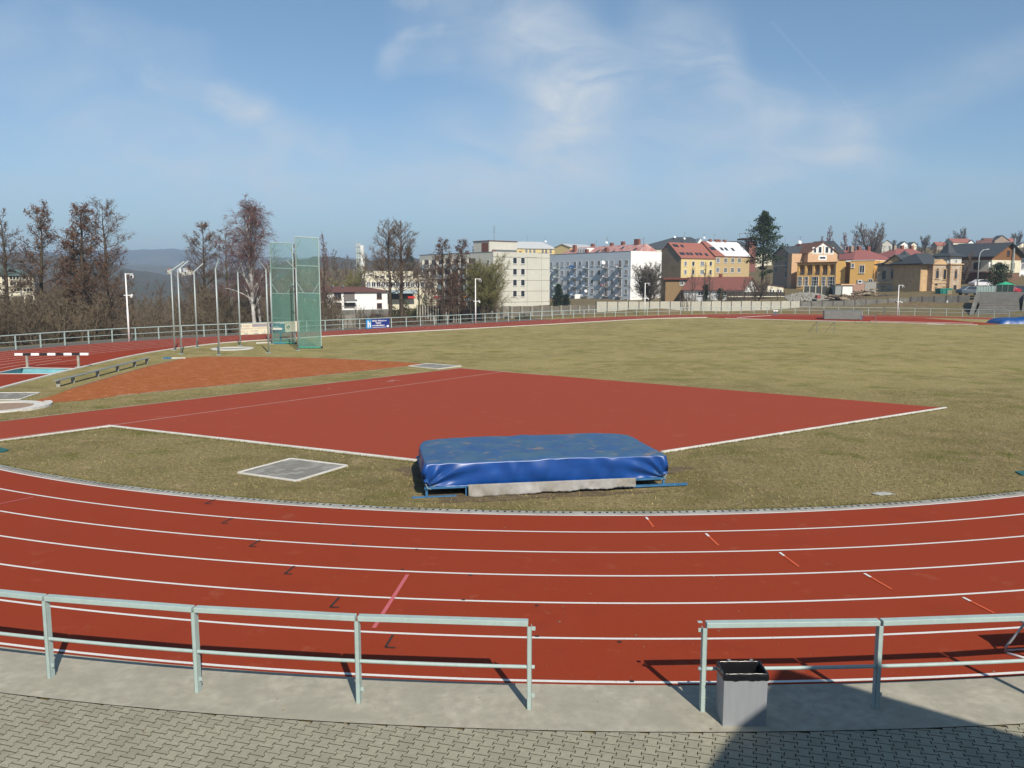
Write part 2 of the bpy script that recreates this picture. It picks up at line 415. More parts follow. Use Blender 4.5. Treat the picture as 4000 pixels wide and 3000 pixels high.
# white inner kerbs of the far side
mb = MB()
n = len(INNER)
kin = offset_line(INNER, -.10); kout = offset_line(INNER, .10)
for a, b in zip(range(n - 1), range(1, n)):
    p, q, r_, s_ = kin[a], kin[b], kout[b], kout[a]
    mb.prism([p, q, r_, s_], 0, .05)
for u0, v0, u1, v1, w in [(2830, 1243, 3218, 1253, .18), (3218, 1253, 3494, 1260, .18), (3494, 1260, 3820, 1268.5, .18), (3400, 1254.2, 3800, 1263, .08), (2880, 1240.5, 3010, 1232.5, .12), (2550, 1244.5, 2760, 1240, .1), (3620, 1265.5, 3690, 1267.2, .45)]:
    mb.bar(G(u0, v0, .02), G(u1, v1, .02), w, .05)
mb.build('inner_kerb', M_KERB)['kind'] = 'structure'
# kerb drain round the near bend
mb = MB()
degs = np.arange(-70, 47.1, .25)
strip(mb, [bend(29.48, d) for d in degs], [bend(29.27, d) for d in degs], .012)
strip(mb, [bend(29.50, d) for d in degs], [bend(29.48, d) for d in degs], .0, .012)
strip(mb, [bend(29.27, d) for d in degs], [bend(29.23, d) for d in degs], .012, 0)
mb.build('drain_channel', mat('drain_concrete', (.40, .40, .37), .9, .35, 3, .2, big=(.22, .215, .18), bscale=.9))['kind'] = 'structure'
mb = MB()
for i, d in enumerate(np.arange(-42, 36, .30)):
    if i % 17 == 0: continue
    a, b = bend(29.36, d), bend(29.42, d); t = (bend(29.4, d + 1) - bend(29.4, d)).normalized() * .024
    e1, e2 = bend(29.31, d), bend(29.40, d)
    mb.add([(*(e1 - t).to_2d(), .0155), (*(e1 + t).to_2d(), .0155), (*(e2 + t).to_2d(), .0155), (*(e2 - t).to_2d(), .0155)], [(0, 3, 2, 1)] if t.x < 0 else [(0, 1, 2, 3)])
mb.build('drain_slots', M_BLACK)['kind'] = 'structure'
# jump apron, its lines and kerbs
ap = [G(-500, 1788), G(428, 1666), G(1637, 1803), G(2577, 1768), G(3689, 1593), G(1799, 1438), G(-500, 1707)]
fill_sheet('jump_apron', [ap], .005, M_APRON)
mb = MB()
for a, b, w in [((-500, 1704), (1799, 1438), .07), ((428, 1663), (1990, 1449), .055), ((-500, 1781), (428, 1660), .05), ((1799, 1438.5), (2140, 1467), .07)]:
    line(mb, [G(*a), G(*b)], w, .010)
for a, b in [((1515, 1489), (1565, 1485)), ((1510, 1491), (1540, 1492)), ((1540, 1484.5), (1512, 1490)), ((1280, 1517.5), (1292, 1518))]:
    line(mb, [G(*a), G(*b)], .06, .010)
mb.build('apron_lines', M_LINEF)['kind'] = 'structure'
mb = MB()
for (a, b, step) in [((-330, 1767), (424, 1667), 1.0), ((432, 1665), (1636, 1801), 1.0), ((2577, 1768), (3687, 1594), 1.0)]:
    p, q = G(*a), G(*b); t = (q - p).normalized(); Ln = (q - p).length; s = 0
    side = Vector((t.y, -t.x, 0))
    while s < Ln - .1:
        e = min(s + step - .012, Ln); jit = random.Random(int(s * 100)).uniform(-.008, .008)
        mb.obox(p + t * s + side * (.02 + jit) , t * (e - s), side * .11, (0, 0, .055 + jit * .5)); s += step
kb = mb.build('apron_kerb', M_KERB); kb['kind'] = 'structure'
md = kb.modifiers.new('Bevel', 'BEVEL'); md.width = .01; md.segments = 1
# clay landing sector
cl_ = [(149, 1562), (113, 1578), (330, 1565), (452, 1548), (1000, 1494), (1300, 1463), (1603, 1431), (1652, 1420), (1560, 1414), (1261, 1399), (1000, 1394.5), (800, 1393), (723, 1399), (588, 1429), (452, 1467), (271, 1521), (210, 1545)]
CLAY = [G(*q) for q in cl_]
fill_sheet('clay_sector', [CLAY], .007, M_CLAY)
mb = MB()
rngk = random.Random(3)
for i in list(range(3, 6)) + list(range(7, 11)) + [12, 13, 14]:
    p, q = CLAY[i], CLAY[i + 1]; t = (q - p).normalized(); s = 0; Ln = (q - p).length
    while s < Ln - .2:
        if rngk.random() < .97: mb.bar(p + t * s + Vector((0, 0, .0)), p + t * min(Ln, s + rngk.uniform(.85, .98)) + Vector((rngk.uniform(-.03, .03), 0, 0)), .06, .05)
        s += 1
mb.build('clay_kerb', mat('old_kerb', (.27, .23, .17), .9, .4, 5, .2))['kind'] = 'structure'
# markings on the near lanes
mb = MB()
def mk(px, w, mi): line(mb, [G(*px[0]), G(*px[1])], w, .013, mi)
for (u, v) in [(841, 1953), (909, 2025), (1014, 2111)]: pass
for a, b, c in [((841, 1952), (801, 1969), (828, 1970)), ((908, 2025), (867, 2045), (893, 2046)), ((1015, 2112), (974, 2136), (1002, 2137)),
                ((1150, 2213), (1112, 2243), (1142, 2245)), ((1325, 2336), (1290, 2374), (1325, 2375)), ((1535, 2483), (1506, 2531), (1545, 2533))]:
    mk((a, b), .038, 0); mk((b, c), .038, 0)
for u, v, k in [(1250, 2043, 1), (1450, 2062, 1), (1382, 2127, 1), (1628, 2148, 1), (1572, 2227, 1), (1838, 2249, 1), (1810, 2345, 1), (2097, 2368, 1), (2098, 2488, 1), (2420, 2510, 1), (2468, 2664, 1), (1330, 1990, 1)]:
    p = G(u, v); mb.box((p.x, p.y, .0125), (.052, .052, .002), 0, 0)
mk(((1592, 2247), (1460, 2456)), .06, 1); mk(((130, 1943), (-120, 1995)), .05, 1)
for a, b in [((2524, 2022), (2553, 2061)), ((2757, 2086), (2807, 2133)), ((3045, 2160), (3121, 2216)), ((3376, 2242), (3482, 2304)), ((3762, 2336), (3882, 2397))]:
    A, B = G(*a), G(*b); C1 = A + (B - A) * .25
    line(mb, [A, C1], .045, .0135, 2); line(mb, [C1, B], .045, .0135, 3)
mb.build('lane_markings', [M_TICK, M_PINK, M_LINE, M_ORANGE])['kind'] = 'structure'
# concrete strip and paving
mb = MB(); dd = np.arange(-60, 47.1, 1.0)
strip(mb, [bend(36.88, d) for d in dd], [bend(37.91, d) for d in dd], .030)
strip(mb, [bend(36.88, d) for d in dd], [bend(36.88, d) for d in dd], .0, .030)
mb.build('concrete_strip', M_CONC)['kind'] = 'structure'
mb = MB()
strip(mb, [bend(37.91, d) for d in dd], [bend(46.5, d) for d in dd], .004)
mb.build('paving_bed', M_JOINT)['kind'] = 'structure'
mb = MB(); rngp = random.Random(5)
pa = math.radians(16); ex = Vector((math.cos(pa), -math.sin(pa), 0)); ey = Vector((math.sin(pa), math.cos(pa), 0))
PW, PL, AM = .138, .160, .016
def clip_r(p, r):
    d = Vector((p.x - CX, p.y - CY, 0)); return p if d.length >= r else Vector((CX, CY, 0)) + d.normalized() * r
for i in range(-115, 116):
    for j in range(-5, 40):
        c = ex * (i * PW) + ey * (3.6 + j * PL + (PL / 2 if i % 2 else 0))
        d = (Vector((c.x - CX, c.y - CY, 0))).length
        if d < 37.86 or d > 44.8 or abs(c.x) > 13: continue
        hw, hl, g = PW / 2, PL / 2, .0025
        sh = [(-hw - AM + g, -hl + g), (hw + AM - g, -hl + g), (hw + AM - g, -hl + .029), (hw - AM - g, -hl + .051), (hw - AM - g, hl - .051), (hw + AM - g, hl - .029), (hw + AM - g, hl - g),
              (-hw - AM + g, hl - g), (-hw - AM + g, hl - .029), (-hw + AM + g, hl - .051), (-hw + AM + g, -hl + .051), (-hw - AM + g, -hl + .029)]
        # neighbours sit half a stone further on, so the wide ends fall beside the narrow waists
        t1, t2 = rngp.uniform(-.002, .002), rngp.uniform(-.002, .002); z = .026 + rngp.uniform(-.0012, .0012)
        top = [clip_r(c + ex * (x * .965) + ey * (y * .955), 37.918) for x, y in sh]; bot = [clip_r(c + ex * x + ey * y, 37.914) for x, y in sh]
        n = len(sh)
        vs = [(p.x, p.y, z) for p in top] + [(p.x, p.y, z - .009) for p in bot] + [(p.x, p.y, .003) for p in bot]
        fs = [tuple(range(n))]
        for k in range(n):
            k2 = (k + 1) % n; fs += [(n + k, n + k2, k2, k), (2 * n + k, 2 * n + k2, n + k2, n + k)]
        mb.add(vs, fs[:1], rngp.choice((0, 0, 0, 1))); nb_ = len(mb.v) - len(vs); mb.f += [tuple(q + nb_ for q in f) for f in fs[1:]]; mb.m += [2] * (len(fs) - 1)
mb.build('paving', [M_PAVER, mat('paver_dark', (.31, .29, .22), .9, .2, 22, .3, big=(.255, .24, .18), bscale=1.3), M_JOINT])['kind'] = 'structure'
# ------------------------------------------------------------------ guard rails
def near_rail(label, degs, end_lo, end_hi):
    mid = bend(37.46, (degs[0] + degs[-1]) / 2)
    t = thing('guard_rail', label, 'guard rail', (mid.x, mid.y, .03), 'pale green guard rails round the track')
    zt = 1.075
    for i, d in enumerate(degs):
        p = bend(37.46, d); rad = (p - Vector((CX, CY, 0))).normalized(); tg = Vector((-rad.y, rad.x, 0))
        if tg.x < 0: tg = -tg
        b = MB()   # a folded channel: web toward the stand, two flanges
        o = p - tg * .026 + rad * .036
        b.obox(o + Vector((0, 0, .03)), tg * .052, -rad * .006, (0, 0, zt - .03 - .062))
        b.obox(o + Vector((0, 0, .03)), tg * .006, -rad * .075, (0, 0, zt - .03 - .062))
        b.obox(o + tg * .046 + Vector((0, 0, .03)), tg * .006, -rad * .075, (0, 0, zt - .03 - .062))
        post = b.build('post', M_RAIL, t)
        tabs = [(p + tg * .026 + rad * .012 + Vector((0, 0, .17)), tg * .035, -rad * .006, (0, 0, .045))]
        if i == len(degs) - 1 and end_hi: tabs.append((p + tg * .026 + Vector((0, 0, zt - .12)), tg * .04, -rad * .006, (0, 0, .045)))
        if i == 0 and end_lo: tabs += [(p - tg * .066 + Vector((0, 0, zt - .12)), tg * .04, -rad * .006, (0, 0, .045)), (p - tg * .076 - rad * .03 + Vector((0, 0, zt - .006)), tg * .05, rad * .05, (0, 0, .005))]
        for q_ in tabs: b = MB(); b.obox(*q_); b.build('bracket', M_RAIL, post)
    for d0, d1 in zip(degs, degs[1:]):
        b = MB(); g = .045
        a, c = bend(37.46, d0 + g * .5), bend(37.46, d1 - g * .5)
        rad = ((a + c) / 2 - Vector((CX, CY, 0))).normalized()
        b.obox(a - rad * .045 + Vector((0, 0, zt - .06)), c - a, rad * .09, (0, 0, .06))
        b.build('top_rail', M_RAIL, t, bevel=.006)
    b = MB(); ds = np.arange(degs[0] - (.09 if end_lo else 0), degs[-1] + .091, .25)
    b.tube([bend(37.47, d) + Vector((0, 0, .53)) for d in ds] + [bend(37.47, degs[-1] + (.09 if end_hi else 0)) + Vector((0, 0, .53))], .0215, 10)
    b.build('mid_rail', M_RAIL, t, smooth=True)
    return t
near_rail('pale green steel guard rail in the left foreground, ending at the gap', [-2.76 - 3.0 * k for k in range(8, -1, -1)], False, True)
near_rail('pale green steel guard rail in the right foreground behind the grey litter bin', [.22 + 3.03 * k for k in range(7)], True, False)

t = thing('guard_rail', 'long pale green two-bar guard rail along the far side of the track', 'guard rail', tuple(RAIL[90]), 'pale green guard rails round the track')
pp = resample([bend(39.57, d) for d in np.arange(-76, -100, -1)] + RAIL, 2.05)
for p in pp[:99]:
    b = MB(); b.box((p.x, p.y, .5), (.075, .075, 1.0), math.atan2(p.y - CY, p.x - CX)); b.build('post', M_RAIL, t)
b = MB(); b.tube([q + Vector((0, 0, 1.04)) for q in pp[:99]], .042, 6); b.build('top_rail', M_RAIL, t)
b = MB(); b.tube([q + Vector((0, 0, .56)) for q in pp[:99]], .026, 6); b.build('mid_rail', M_RAIL, t)

# ------------------------------------------------------------------ litter bin and its liner
fl = G(2823, 2837, .03); fr2 = G(2992, 2836, .03)
t = thing('litter_bin', 'grey sheet metal litter bin beside the right guard rail post', 'litter bin', tuple(fl))
ax = (fr2 - fl); ay = Vector((-ax.y, ax.x, 0)).normalized() * .30; hb = .585
b = MB(); th = .006
axn, ayn = ax.normalized(), ay.normalized()
b.obox(fl, ax, ayn * th, (0, 0, hb)); b.obox(fl + ay - ayn * th, ax, ayn * th, (0, 0, hb))
b.obox(fl + ayn * th, axn * th, ay - ayn * 2 * th, (0, 0, hb)); b.obox(fl + ax - axn * th + ayn * th, axn * th, ay - ayn * 2 * th, (0, 0, hb))
b.build('bin_body', M_BIN, t)
b = MB(); b.obox(fl + axn * th + ayn * th + Vector((0, 0, .03)), ax - axn * 2 * th, ay - ayn * 2 * th, (0, 0, .006)); b.build('bin_floor', M_BIN, t)
for k in (.25, .78):
    b = MB(); b.obox(fl + ax * k + ay + Vector((0, 0, hb - .05)), axn * .03, ayn * .02, (0, 0, .08)); b.build('hook', M_BIN, t)
m_bag = mat('bin_bag', (.012, .012, .014), .22, .2, 5, 0, spec=.7)
rb = random.Random(8)
bm = bmesh.new(); rings = []
prof = [(1.02, -.062), (1.035, -.02), (1.03, .014), (1.0, .022), (.965, .012), (.95, -.03), (.92, -.10), (.85, -.22), (.6, -.36), (.2, -.40)]
cen = fl + ax / 2 + ay / 2
NS = 72
for pi_, (k, dz) in enumerate(prof):
    ring = []
    for q in range(NS):
        s = q / NS * 4; e = int(s); f = s - e
        cs = [(-1, -1), (1, -1), (1, 1), (-1, 1)]; c0, c1 = cs[e], cs[(e + 1) % 4]
        x, y = c0[0] + (c1[0] - c0[0]) * f, c0[1] + (c1[1] - c0[1]) * f
        wv = .007 * math.sin(q * .9 + pi_ * .8) + .004 * math.sin(q * 2.1) + rb.uniform(-.003, .003)
        inw = 1 if pi_ < 5 else 1 - abs(wv) * 5
        dzz = dz + (wv * .9 if pi_ in (0, 1, 5, 6) else wv * .3) + (rb.uniform(-.012, .012) if pi_ >= 5 else 0)
        out = .004 + max(0, wv) * .9 if pi_ <= 1 else 0
        p = cen + axn * (x * k * inw * ax.length / 2 + (x * out)) + ayn * (y * k * inw * .15 + y * out)
        ring.append(bm.verts.new((p.x - fl.x, p.y - fl.y, p.z + hb + dzz - fl.z)))
    rings.append(ring)
for a, c in zip(rings, rings[1:]):
    for q in range(NS): bm.faces.new((a[q], a[(q + 1) % NS], c[(q + 1) % NS], c[q]))
bm.faces.new(rings[-1])
me = bpy.data.meshes.new('bin_bag'); bm.normal_update(); bm.to_mesh(me); bm.free(); me.materials.append(m_bag)
o = bpy.data.objects.new('bin_bag', me); COL.objects.link(o); o.location = fl
for p in me.polygons: p.use_smooth = (p.index // NS) not in (0, 6, 7)
tag(o, 'shiny black plastic bag lining the grey litter bin, folded over its rim', 'bin bag')

# ------------------------------------------------------------------ low tubular bench at the right edge of the picture
c0 = Vector((6.44, 10.27, .004))
t = thing('tubular_bench', 'low bench on bent grey metal tubes at the right edge of the track', 'bench', tuple(c0))
m_tube = mat('grey_tube', (.34, .37, .38), .4, .1, 9, metal=.4)
for dx in (0, 1.35):
    d = Vector((dx, dx * .12, 0))
    b = MB(); b.tube([c0 + d + Vector((0, 0, .02)), c0 + d + Vector((.01, 0, .10)), c0 + d + Vector((.20, -.02, .40)), c0 + d + Vector((.24, -.03, .45))], .016, 8); b.build('leg', m_tube, t, smooth=True)
    b = MB(); b.tube([c0 + d + Vector((.02, -.01, .016)), c0 + d + Vector((.30, -.30, .016))], .016, 8, 0); b.build('foot_bar', M_WHITE, t, smooth=True)
    b = MB(); b.tube([c0 + d + Vector((.30, -.30, .016)), c0 + d + Vector((.26, -.16, .45))], .015, 8); b.build('leg', m_tube, t, smooth=True)
b = MB(); b.tube([c0 + Vector((.02, 0, .05)), c0 + Vector((1.37, .16, .05))], .012, 8); b.build('stretcher', m_tube, t)
b = MB(); b.obox(c0 + Vector((.20, -.30, .43)), Vector((1.5, .18, 0)), Vector((-.04, .34, 0)), (0, 0, .03)); b.build('seat', mat('bench_plastic', (.30, .33, .35), .5, .1, 5), t, bevel=.01)

# ------------------------------------------------------------------ covered high-jump mat
A0 = G(1662, 1944); B0 = G(2598, 1903); fx = (B0 - A0).normalized(); fy = Vector((-fx.y, fx.x, 0)); FW = (B0 - A0).length; FD = 3.5
t = thing('landing_mat', 'high jump landing mat under a blue tarpaulin beside the red apron', 'landing mat', tuple(A0))
def Q(x, y, z): return A0 + fx * x + fy * y + Vector((0, 0, z))
m_blue = mat('tarpaulin_blue', (.008, .066, .285), .36, .3, 2.2, .15, spec=.5, detail=4)
nt = m_blue.node_tree; N = nt.nodes; L = nt.links; bb = N['Principled BSDF']
base = bb.inputs['Base Color'].links[0].from_socket
geo = N.new('ShaderNodeNewGeometry')
sepn = N.new('ShaderNodeSeparateXYZ'); L.new(geo.outputs['True Normal'], sepn.inputs[0])
upf = N.new('ShaderNodeMapRange'); L.new(sepn.outputs['Z'], upf.inputs['Value']); upf.inputs['From Min'].default_value = .6; upf.inputs['From Max'].default_value = .93
n1 = N.new('ShaderNodeTexNoise'); n1.inputs['Scale'].default_value = 1.5; n1.inputs['Detail'].default_value = 8; n1.inputs['Roughness'].default_value = .7; L.new(geo.outputs['Position'], n1.inputs['Vector'])
r1 = N.new('ShaderNodeMapRange'); L.new(n1.outputs['Fac'], r1.inputs['Value']); r1.inputs['From Min'].default_value = .22; r1.inputs['From Max'].default_value = .62; r1.inputs['To Max'].default_value = .95
mm = N.new('ShaderNodeMath'); mm.operation = 'MULTIPLY'; L.new(upf.outputs[0], mm.inputs[0]); L.new(r1.outputs[0], mm.inputs[1])
x1 = N.new('ShaderNodeMix'); x1.data_type = 'RGBA'; L.new(mm.outputs[0], x1.inputs[0]); L.new(base, x1.inputs[6]); x1.inputs[7].default_value = (.055, .125, .195, 1)   # settled dust
n2 = N.new('ShaderNodeTexNoise'); n2.inputs['Scale'].default_value = 2.3; n2.inputs['Detail'].default_value = 9; n2.inputs['Roughness'].default_value = .72; L.new(geo.outputs['Position'], n2.inputs['Vector'])
r2 = N.new('ShaderNodeMapRange'); L.new(n2.outputs['Fac'], r2.inputs['Value']); r2.inputs['From Min'].default_value = .55; r2.inputs['From Max'].default_value = .68; r2.inputs['To Max'].default_value = .65
m2 = N.new('ShaderNodeMath'); m2.operation = 'MULTIPLY'; L.new(upf.outputs[0], m2.inputs[0]); L.new(r2.outputs[0], m2.inputs[1])
x2 = N.new('ShaderNodeMix'); x2.data_type = 'RGBA'; L.new(m2.outputs[0], x2.inputs[0]); L.new(x1.outputs[2], x2.inputs[6]); x2.inputs[7].default_value = (.30, .21, .12, 1)   # dried leaves and mud
L.new(x2.outputs[2], bb.inputs['Base Color'])
rg = N.new('ShaderNodeMapRange'); L.new(mm.outputs[0], rg.inputs['Value']); rg.inputs['To Min'].default_value = .33; rg.inputs['To Max'].default_value = .75; L.new(rg.outputs[0], bb.inputs['Roughness'])
# cover: closed shell, top grid + skirt, creased with folds gathered to the tied corners
nx, ny, nzs = 110, 64, 22
ins = .03
def top_h(x, y):
    u, w = x / FW, y / FD
    h = .80 - .04 * w - .012 * math.sin(u * 6.2 + 1) * (1 - w) + .008 * math.sin(u * 13 + w * 9) + .006 * abs(math.sin(u * 26 - w * 11 + 2)) + .005 * abs(math.sin(u * 41 + w * 23))
    h += .012 * math.exp(-((u - .50) / .03) ** 2) - .018 * math.exp(-((u - .43) / .05) ** 2) * (.3 + .7 * w)       # seam between the two blocks
    eb = max(0, (w - .78) / .22); h -= .20 * eb * eb * (.4 + .6 * (max(0, 1 - u / .18) + max(0, (u - .84) / .16)))
    ed = min(u, 1 - u, w) * 8; ed = min(1, ed); h -= .035 * (1 - ed) ** 2
    return h
bm = bmesh.new(); grid = {}
for i in range(nx + 1):
    for j in range(ny + 1):
        x, y = FW * i / nx, FD * j / ny
        u, w = x / FW, y / FD
        sx = x; bk = max(0, w - .55) / .45
        if u < .12: sx += bk * bk * .45 * (1 - u / .12)
        if u > .88: sx -= bk * bk * .25 * ((u - .88) / .12)
        p = Q(sx, y, top_h(x, y)); grid[i, j] = bm.verts.new(p - A0)
for i in range(nx):
    for j in range(ny): bm.faces.new((grid[i, j], grid[i + 1, j], grid[i + 1, j + 1], grid[i, j + 1]))
loopv = [(i, 0) for i in range(nx)] + [(nx, j) for j in range(ny)] + [(i, ny) for i in range(nx, 0, -1)] + [(0, j) for j in range(ny, 0, -1)]
prev = [grid[k] for k in loopv]
rb = random.Random(2)
for s in range(1, nzs + 1):
    f = s / nzs; ring = []
    for q, (i, j) in enumerate(loopv):
        g0 = grid[i, j].co + A0; lx = (g0 - A0).dot(fx); ly = (g0 - A0).dot(fy)
        nrm = Vector((0, 0, 0))
        if j == 0: nrm -= fy
        if j == ny: nrm += fy
        if i == 0: nrm -= fx
        if i == nx: nrm += fx
        zb = .235 + .10 * max(0, 1 - min(lx, FW - lx) / .9) ** 2 * 0 + (.0 if j == 0 else .02)
        z = g0.z + (zb - g0.z) * f
        s_ = lx if j in (0, ny) else ly; Ls = FW if j in (0, ny) else FD
        dc = min(s_, Ls - s_)
        # folds radiating from the two tied corners, weaker along the middle
        ang = math.atan2((1 - f) * .55 + .02, dc + .02)
        amp = .050 * math.exp(-dc / 1.0) + .010
        fold = amp * math.sin(ang * 13 + (1 if s_ < Ls / 2 else 2.2)) * min(1, f * 2.2) * (.4 + .6 * (1 - f) + .3)
        fold += .026 * math.sin(s_ * 7.3 + math.sin(s_ * 3.1) * 2 - f * 1.5) * f * (1 - f) * 3 + .006 * math.sin(s_ * 19 + f * 5) * f
        fold += .03 * math.sin(PI * f) - .05 * f * f * (0.4 + .6 * math.exp(-dc / .5))
        p = Vector((g0.x, g0.y, z)) + nrm * fold
        ring.append(bm.verts.new(p - A0))
    for q in range(len(loopv)):
        q2 = (q + 1) % len(loopv); bm.faces.new((prev[q2], prev[q], ring[q], ring[q2]))
    prev = ring
bm.faces.new(prev)
me = bpy.data.meshes.new('cover'); bm.normal_update(); bm.to_mesh(me); bm.free(); me.materials.append(m_blue)
for p in me.polygons: p.use_smooth = True
o = bpy.data.objects.new('cover', me); COL.objects.link(o); o.parent = t
m_bst = mat('blue_steel', (.045, .16, .32), .5, .35, 6)
def part(mb, name, m, **k): return mb.build(name, m, t, **k)
for x in (.03, FW * .165, FW * .868, FW - .03):
    for y in (.05, FD - .1):
        b = MB(); b.obox(Q(x - .025, y - .025, 0), fx * .05, fy * .05, (0, 0, .24)); part(b, 'leg', m_bst)
for y in (.03, FD - .1):
    b = MB(); b.obox(Q(-.02, y - .03, .19), fx * (FW + .04), fy * .045, (0, 0, .045)); part(b, 'frame_rail', m_bst)
for x in (.0, FW * .5, FW - .05):
    b = MB(); b.obox(Q(x, .05, .195), fx * .05, fy * (FD - .2), (0, 0, .035)); part(b, 'cross_bar', m_bst)
b = MB(); b.obox(Q(FW * .52, -.02, .03), fx * (FW * .48 + .55), fy * .06, (0, 0, .05)); part(b, 'ground_bar', m_bst)
b = MB(); b.obox(Q(-.3, -.02, .0), fx * 1.0, fy * .05, (0, 0, .03)); part(b, 'ground_bar', m_bst)
for x0, n_ in ((.12, 4),):
    for k in range(n_):
        b = MB(); b.obox(Q(.1 + k * FW / 4, .25, .10), fx * (FW / 4 - .12), fy * (FD - .6), (0, 0, .10)); part(b, 'pallet', M_DARKWOOD)
# pale canvas hanging under the front edge
bm = bmesh.new(); n_, m_ = 130, 8; gv = {}
for i in range(n_ + 1):
    for j in range(m_ + 1):
        x = FW * (.170 + .695 * i / n_); f = j / m_
        bot = .012 + .085 * max(0, (i / n_ - .22)) ** .7 + .007 * math.sin(i * 1.7) * (i / n_) + .010 * math.sin(i * .23) * (i / n_) + (.016 if i % 11 == 3 and i > 60 else 0)
        z = .285 + (bot - .285) * f
        y = -.10 - .05 * f + .022 * math.sin(i * .19 + f * 2.8) * f + .014 * math.sin(i * .43 - f * 4) * f + .006 * math.sin(i * 1.1 + f * 7)
        gv[i, j] = bm.verts.new(Q(x, y, z) - A0)
for i in range(n_):
    for j in range(m_): bm.faces.new((gv[i, j], gv[i, j + 1], gv[i + 1, j + 1], gv[i + 1, j]))
me = bpy.data.meshes.new('canvas_flap'); bm.normal_update(); bm.to_mesh(me); bm.free(); me.materials.append(mat('dirty_canvas', (.37, .36, .35), .9, .35, 3, .2, big=(.21, .19, .155), bscale=1.8))
for p in me.polygons: p.use_smooth = True
o = bpy.data.objects.new('canvas_flap', me); COL.objects.link(o); o.parent = t
sm = o.modifiers.new('Solidify', 'SOLIDIFY'); sm.thickness = .006
for x in (.0, FW):
    b = MB(); b.tube([Q(x, -.07, .33), Q(x + (.05 if x == 0 else -.05), -.09, .24), Q(x + (.12 if x == 0 else -.12), -.06, .20)], .008, 6); part(b, 'cord', M_GALV)
# worn bare soil round the mat
mb = MB(); rs = random.Random(4)
M_SOIL = mat('bare_soil', (.17, .125, .07), .95, .4, 5, .4, col2=(.075, .055, .03))
def blob(mb, c, rx, ry, rz, z, n=40, am=.2):
    ph = [rs.uniform(0, 6.28) for _ in range(5)]
    pts = []
    for k in range(n):
        a = 2 * PI * k / n; rr = 1 + am * (math.sin(3 * a + ph[0]) * .5 + math.sin(5 * a + ph[1]) * .35 + math.sin(9 * a + ph[2]) * .3 + math.sin(15 * a + ph[3]) * .25 + math.sin(31 * a + ph[4]) * .15 + math.sin(47 * a + ph[0]) * .1)
        x, y = rx * rr * math.cos(a), ry * rr * math.sin(a)
        pts.append((c.x + x * math.cos(rz) - y * math.sin(rz), c.y + x * math.sin(rz) + y * math.cos(rz), z))
    mb.add(pts, [tuple(range(n))])
ra = math.atan2(fx.y, fx.x)
blob(mb, Q(FW / 2, FD / 2, 0), FW / 2 + .55, FD / 2 + .45, ra, .0035, 160, .22)
blob(mb, Q(FW * .45, -.32, 0), FW * .42, .22, ra, .0045, 160, .45)
mb.build('bare_soil', M_SOIL)['kind'] = 'structure'

# ------------------------------------------------------------------ paved squares with white edging, cover plates, rag
M_SLAB = mat('grey_sett', (.27, .262, .235), .9, .3, 6, .3, big=(.18, .172, .15), bscale=1.1)
def square(label, q, grp):
    P_ = [G(*k) for k in q]; c = sum(P_, Vector()) / 4
    t = thing('paved_square', label, 'paved pad', tuple(c), grp)
    b = MB(); rs = random.Random(9)
    e1, e2 = P_[1] - P_[0], P_[3] - P_[0]; nn = 12
    for i in range(nn):
        for j in range(6):
            u0, u1 = i / nn, (i + 1) / nn; o = .5 if i % 2 else 0
            v0, v1 = max(0, (j + o - .5) / 5.5), min(1, (j + 1 + o - .5) / 5.5)
            if v1 <= v0: continue
            def pt(u, v): return P_[0] * (1 - u) * (1 - v) + P_[1] * u * (1 - v) + P_[2] * u * v + P_[3] * (1 - u) * v
            k = .004
            b.prism([pt(u0 + k, v0 + k), pt(u1 - k, v0 + k), pt(u1 - k, v1 - k), pt(u0 + k, v1 - k)], .0, .018 + rs.uniform(-.003, .003), rs.choice((0, 0, 1)))
    b.build('paving_stones', [M_SLAB, mat('grey_sett_light', (.31, .30, .275), .9, .2, 6, .3)], t)
    for i in range(4):
        a, c2 = P_[i], P_[(i + 1) % 4]; tt = (c2 - a).normalized()
        b = MB(); b.bar(a + tt * .03 + Vector((0, 0, .018)), c2 - tt * .0 + Vector((0, 0, .018)), .07, .04); b.build('edging', M_KERB, t, bevel=.008)
square('paved square edged in white on the grass left of the blue mat', [(930, 1849), (1158, 1881), (1356, 1821), (1136, 1794)], 'paved squares with white edging')
square('small paved square edged in white where the clay meets the apron', [(1595, 1431), (1711, 1442), (1803, 1431), (1672, 1421)], 'paved squares with white edging')
square('paved square edged in white cut by the left edge, below the long bench', [(-220, 1568), (75, 1562), (154, 1535), (-110, 1536)], 'paved squares with white edging')
M_GREEN = mat('green_plate', (.02, .12, .115), .6, .2, 5)
for q, lab in (([(-60, 1748), (0, 1751), (36, 1760), (0, 1771), (-70, 1775)], 'flat green cover plate on the grass at the left edge'), ([(3964, 1845), (4070, 1836), (4090, 1872), (3990, 1858)], 'flat green cover plate on the grass at the right edge')):
    P_ = [G(*k) for k in q]; b = MB(); b.prism([(p.x, p.y) for p in P_], .002, .03); tag(b.build('cover_plate', M_GREEN), lab, 'cover plate', 'green cover plates')
c = G(3448, 1931); bm = bmesh.new(); bmesh.ops.create_icosphere(bm, subdivisions=3, radius=1)
for v in bm.verts:
    k = 1 + .28 * math.sin(v.co.x * 5 + v.co.y * 3) * math.cos(v.co.z * 6 + v.co.x * 4); v.co = Vector((v.co.x * .26 * k, v.co.y * .10 * k, max(v.co.z, -.1) * .045 * k))
me = bpy.data.meshes.new('crumpled_sheet'); bm.to_mesh(me); bm.free(); me.materials.append(mat('grey_plastic', (.36, .37, .35), .5, .2, 9))
o = bpy.data.objects.new('crumpled_sheet', me); COL.objects.link(o); o.location = c; tag(o, 'crumpled grey plastic sheet lying on the grass right of the blue mat', 'litter')

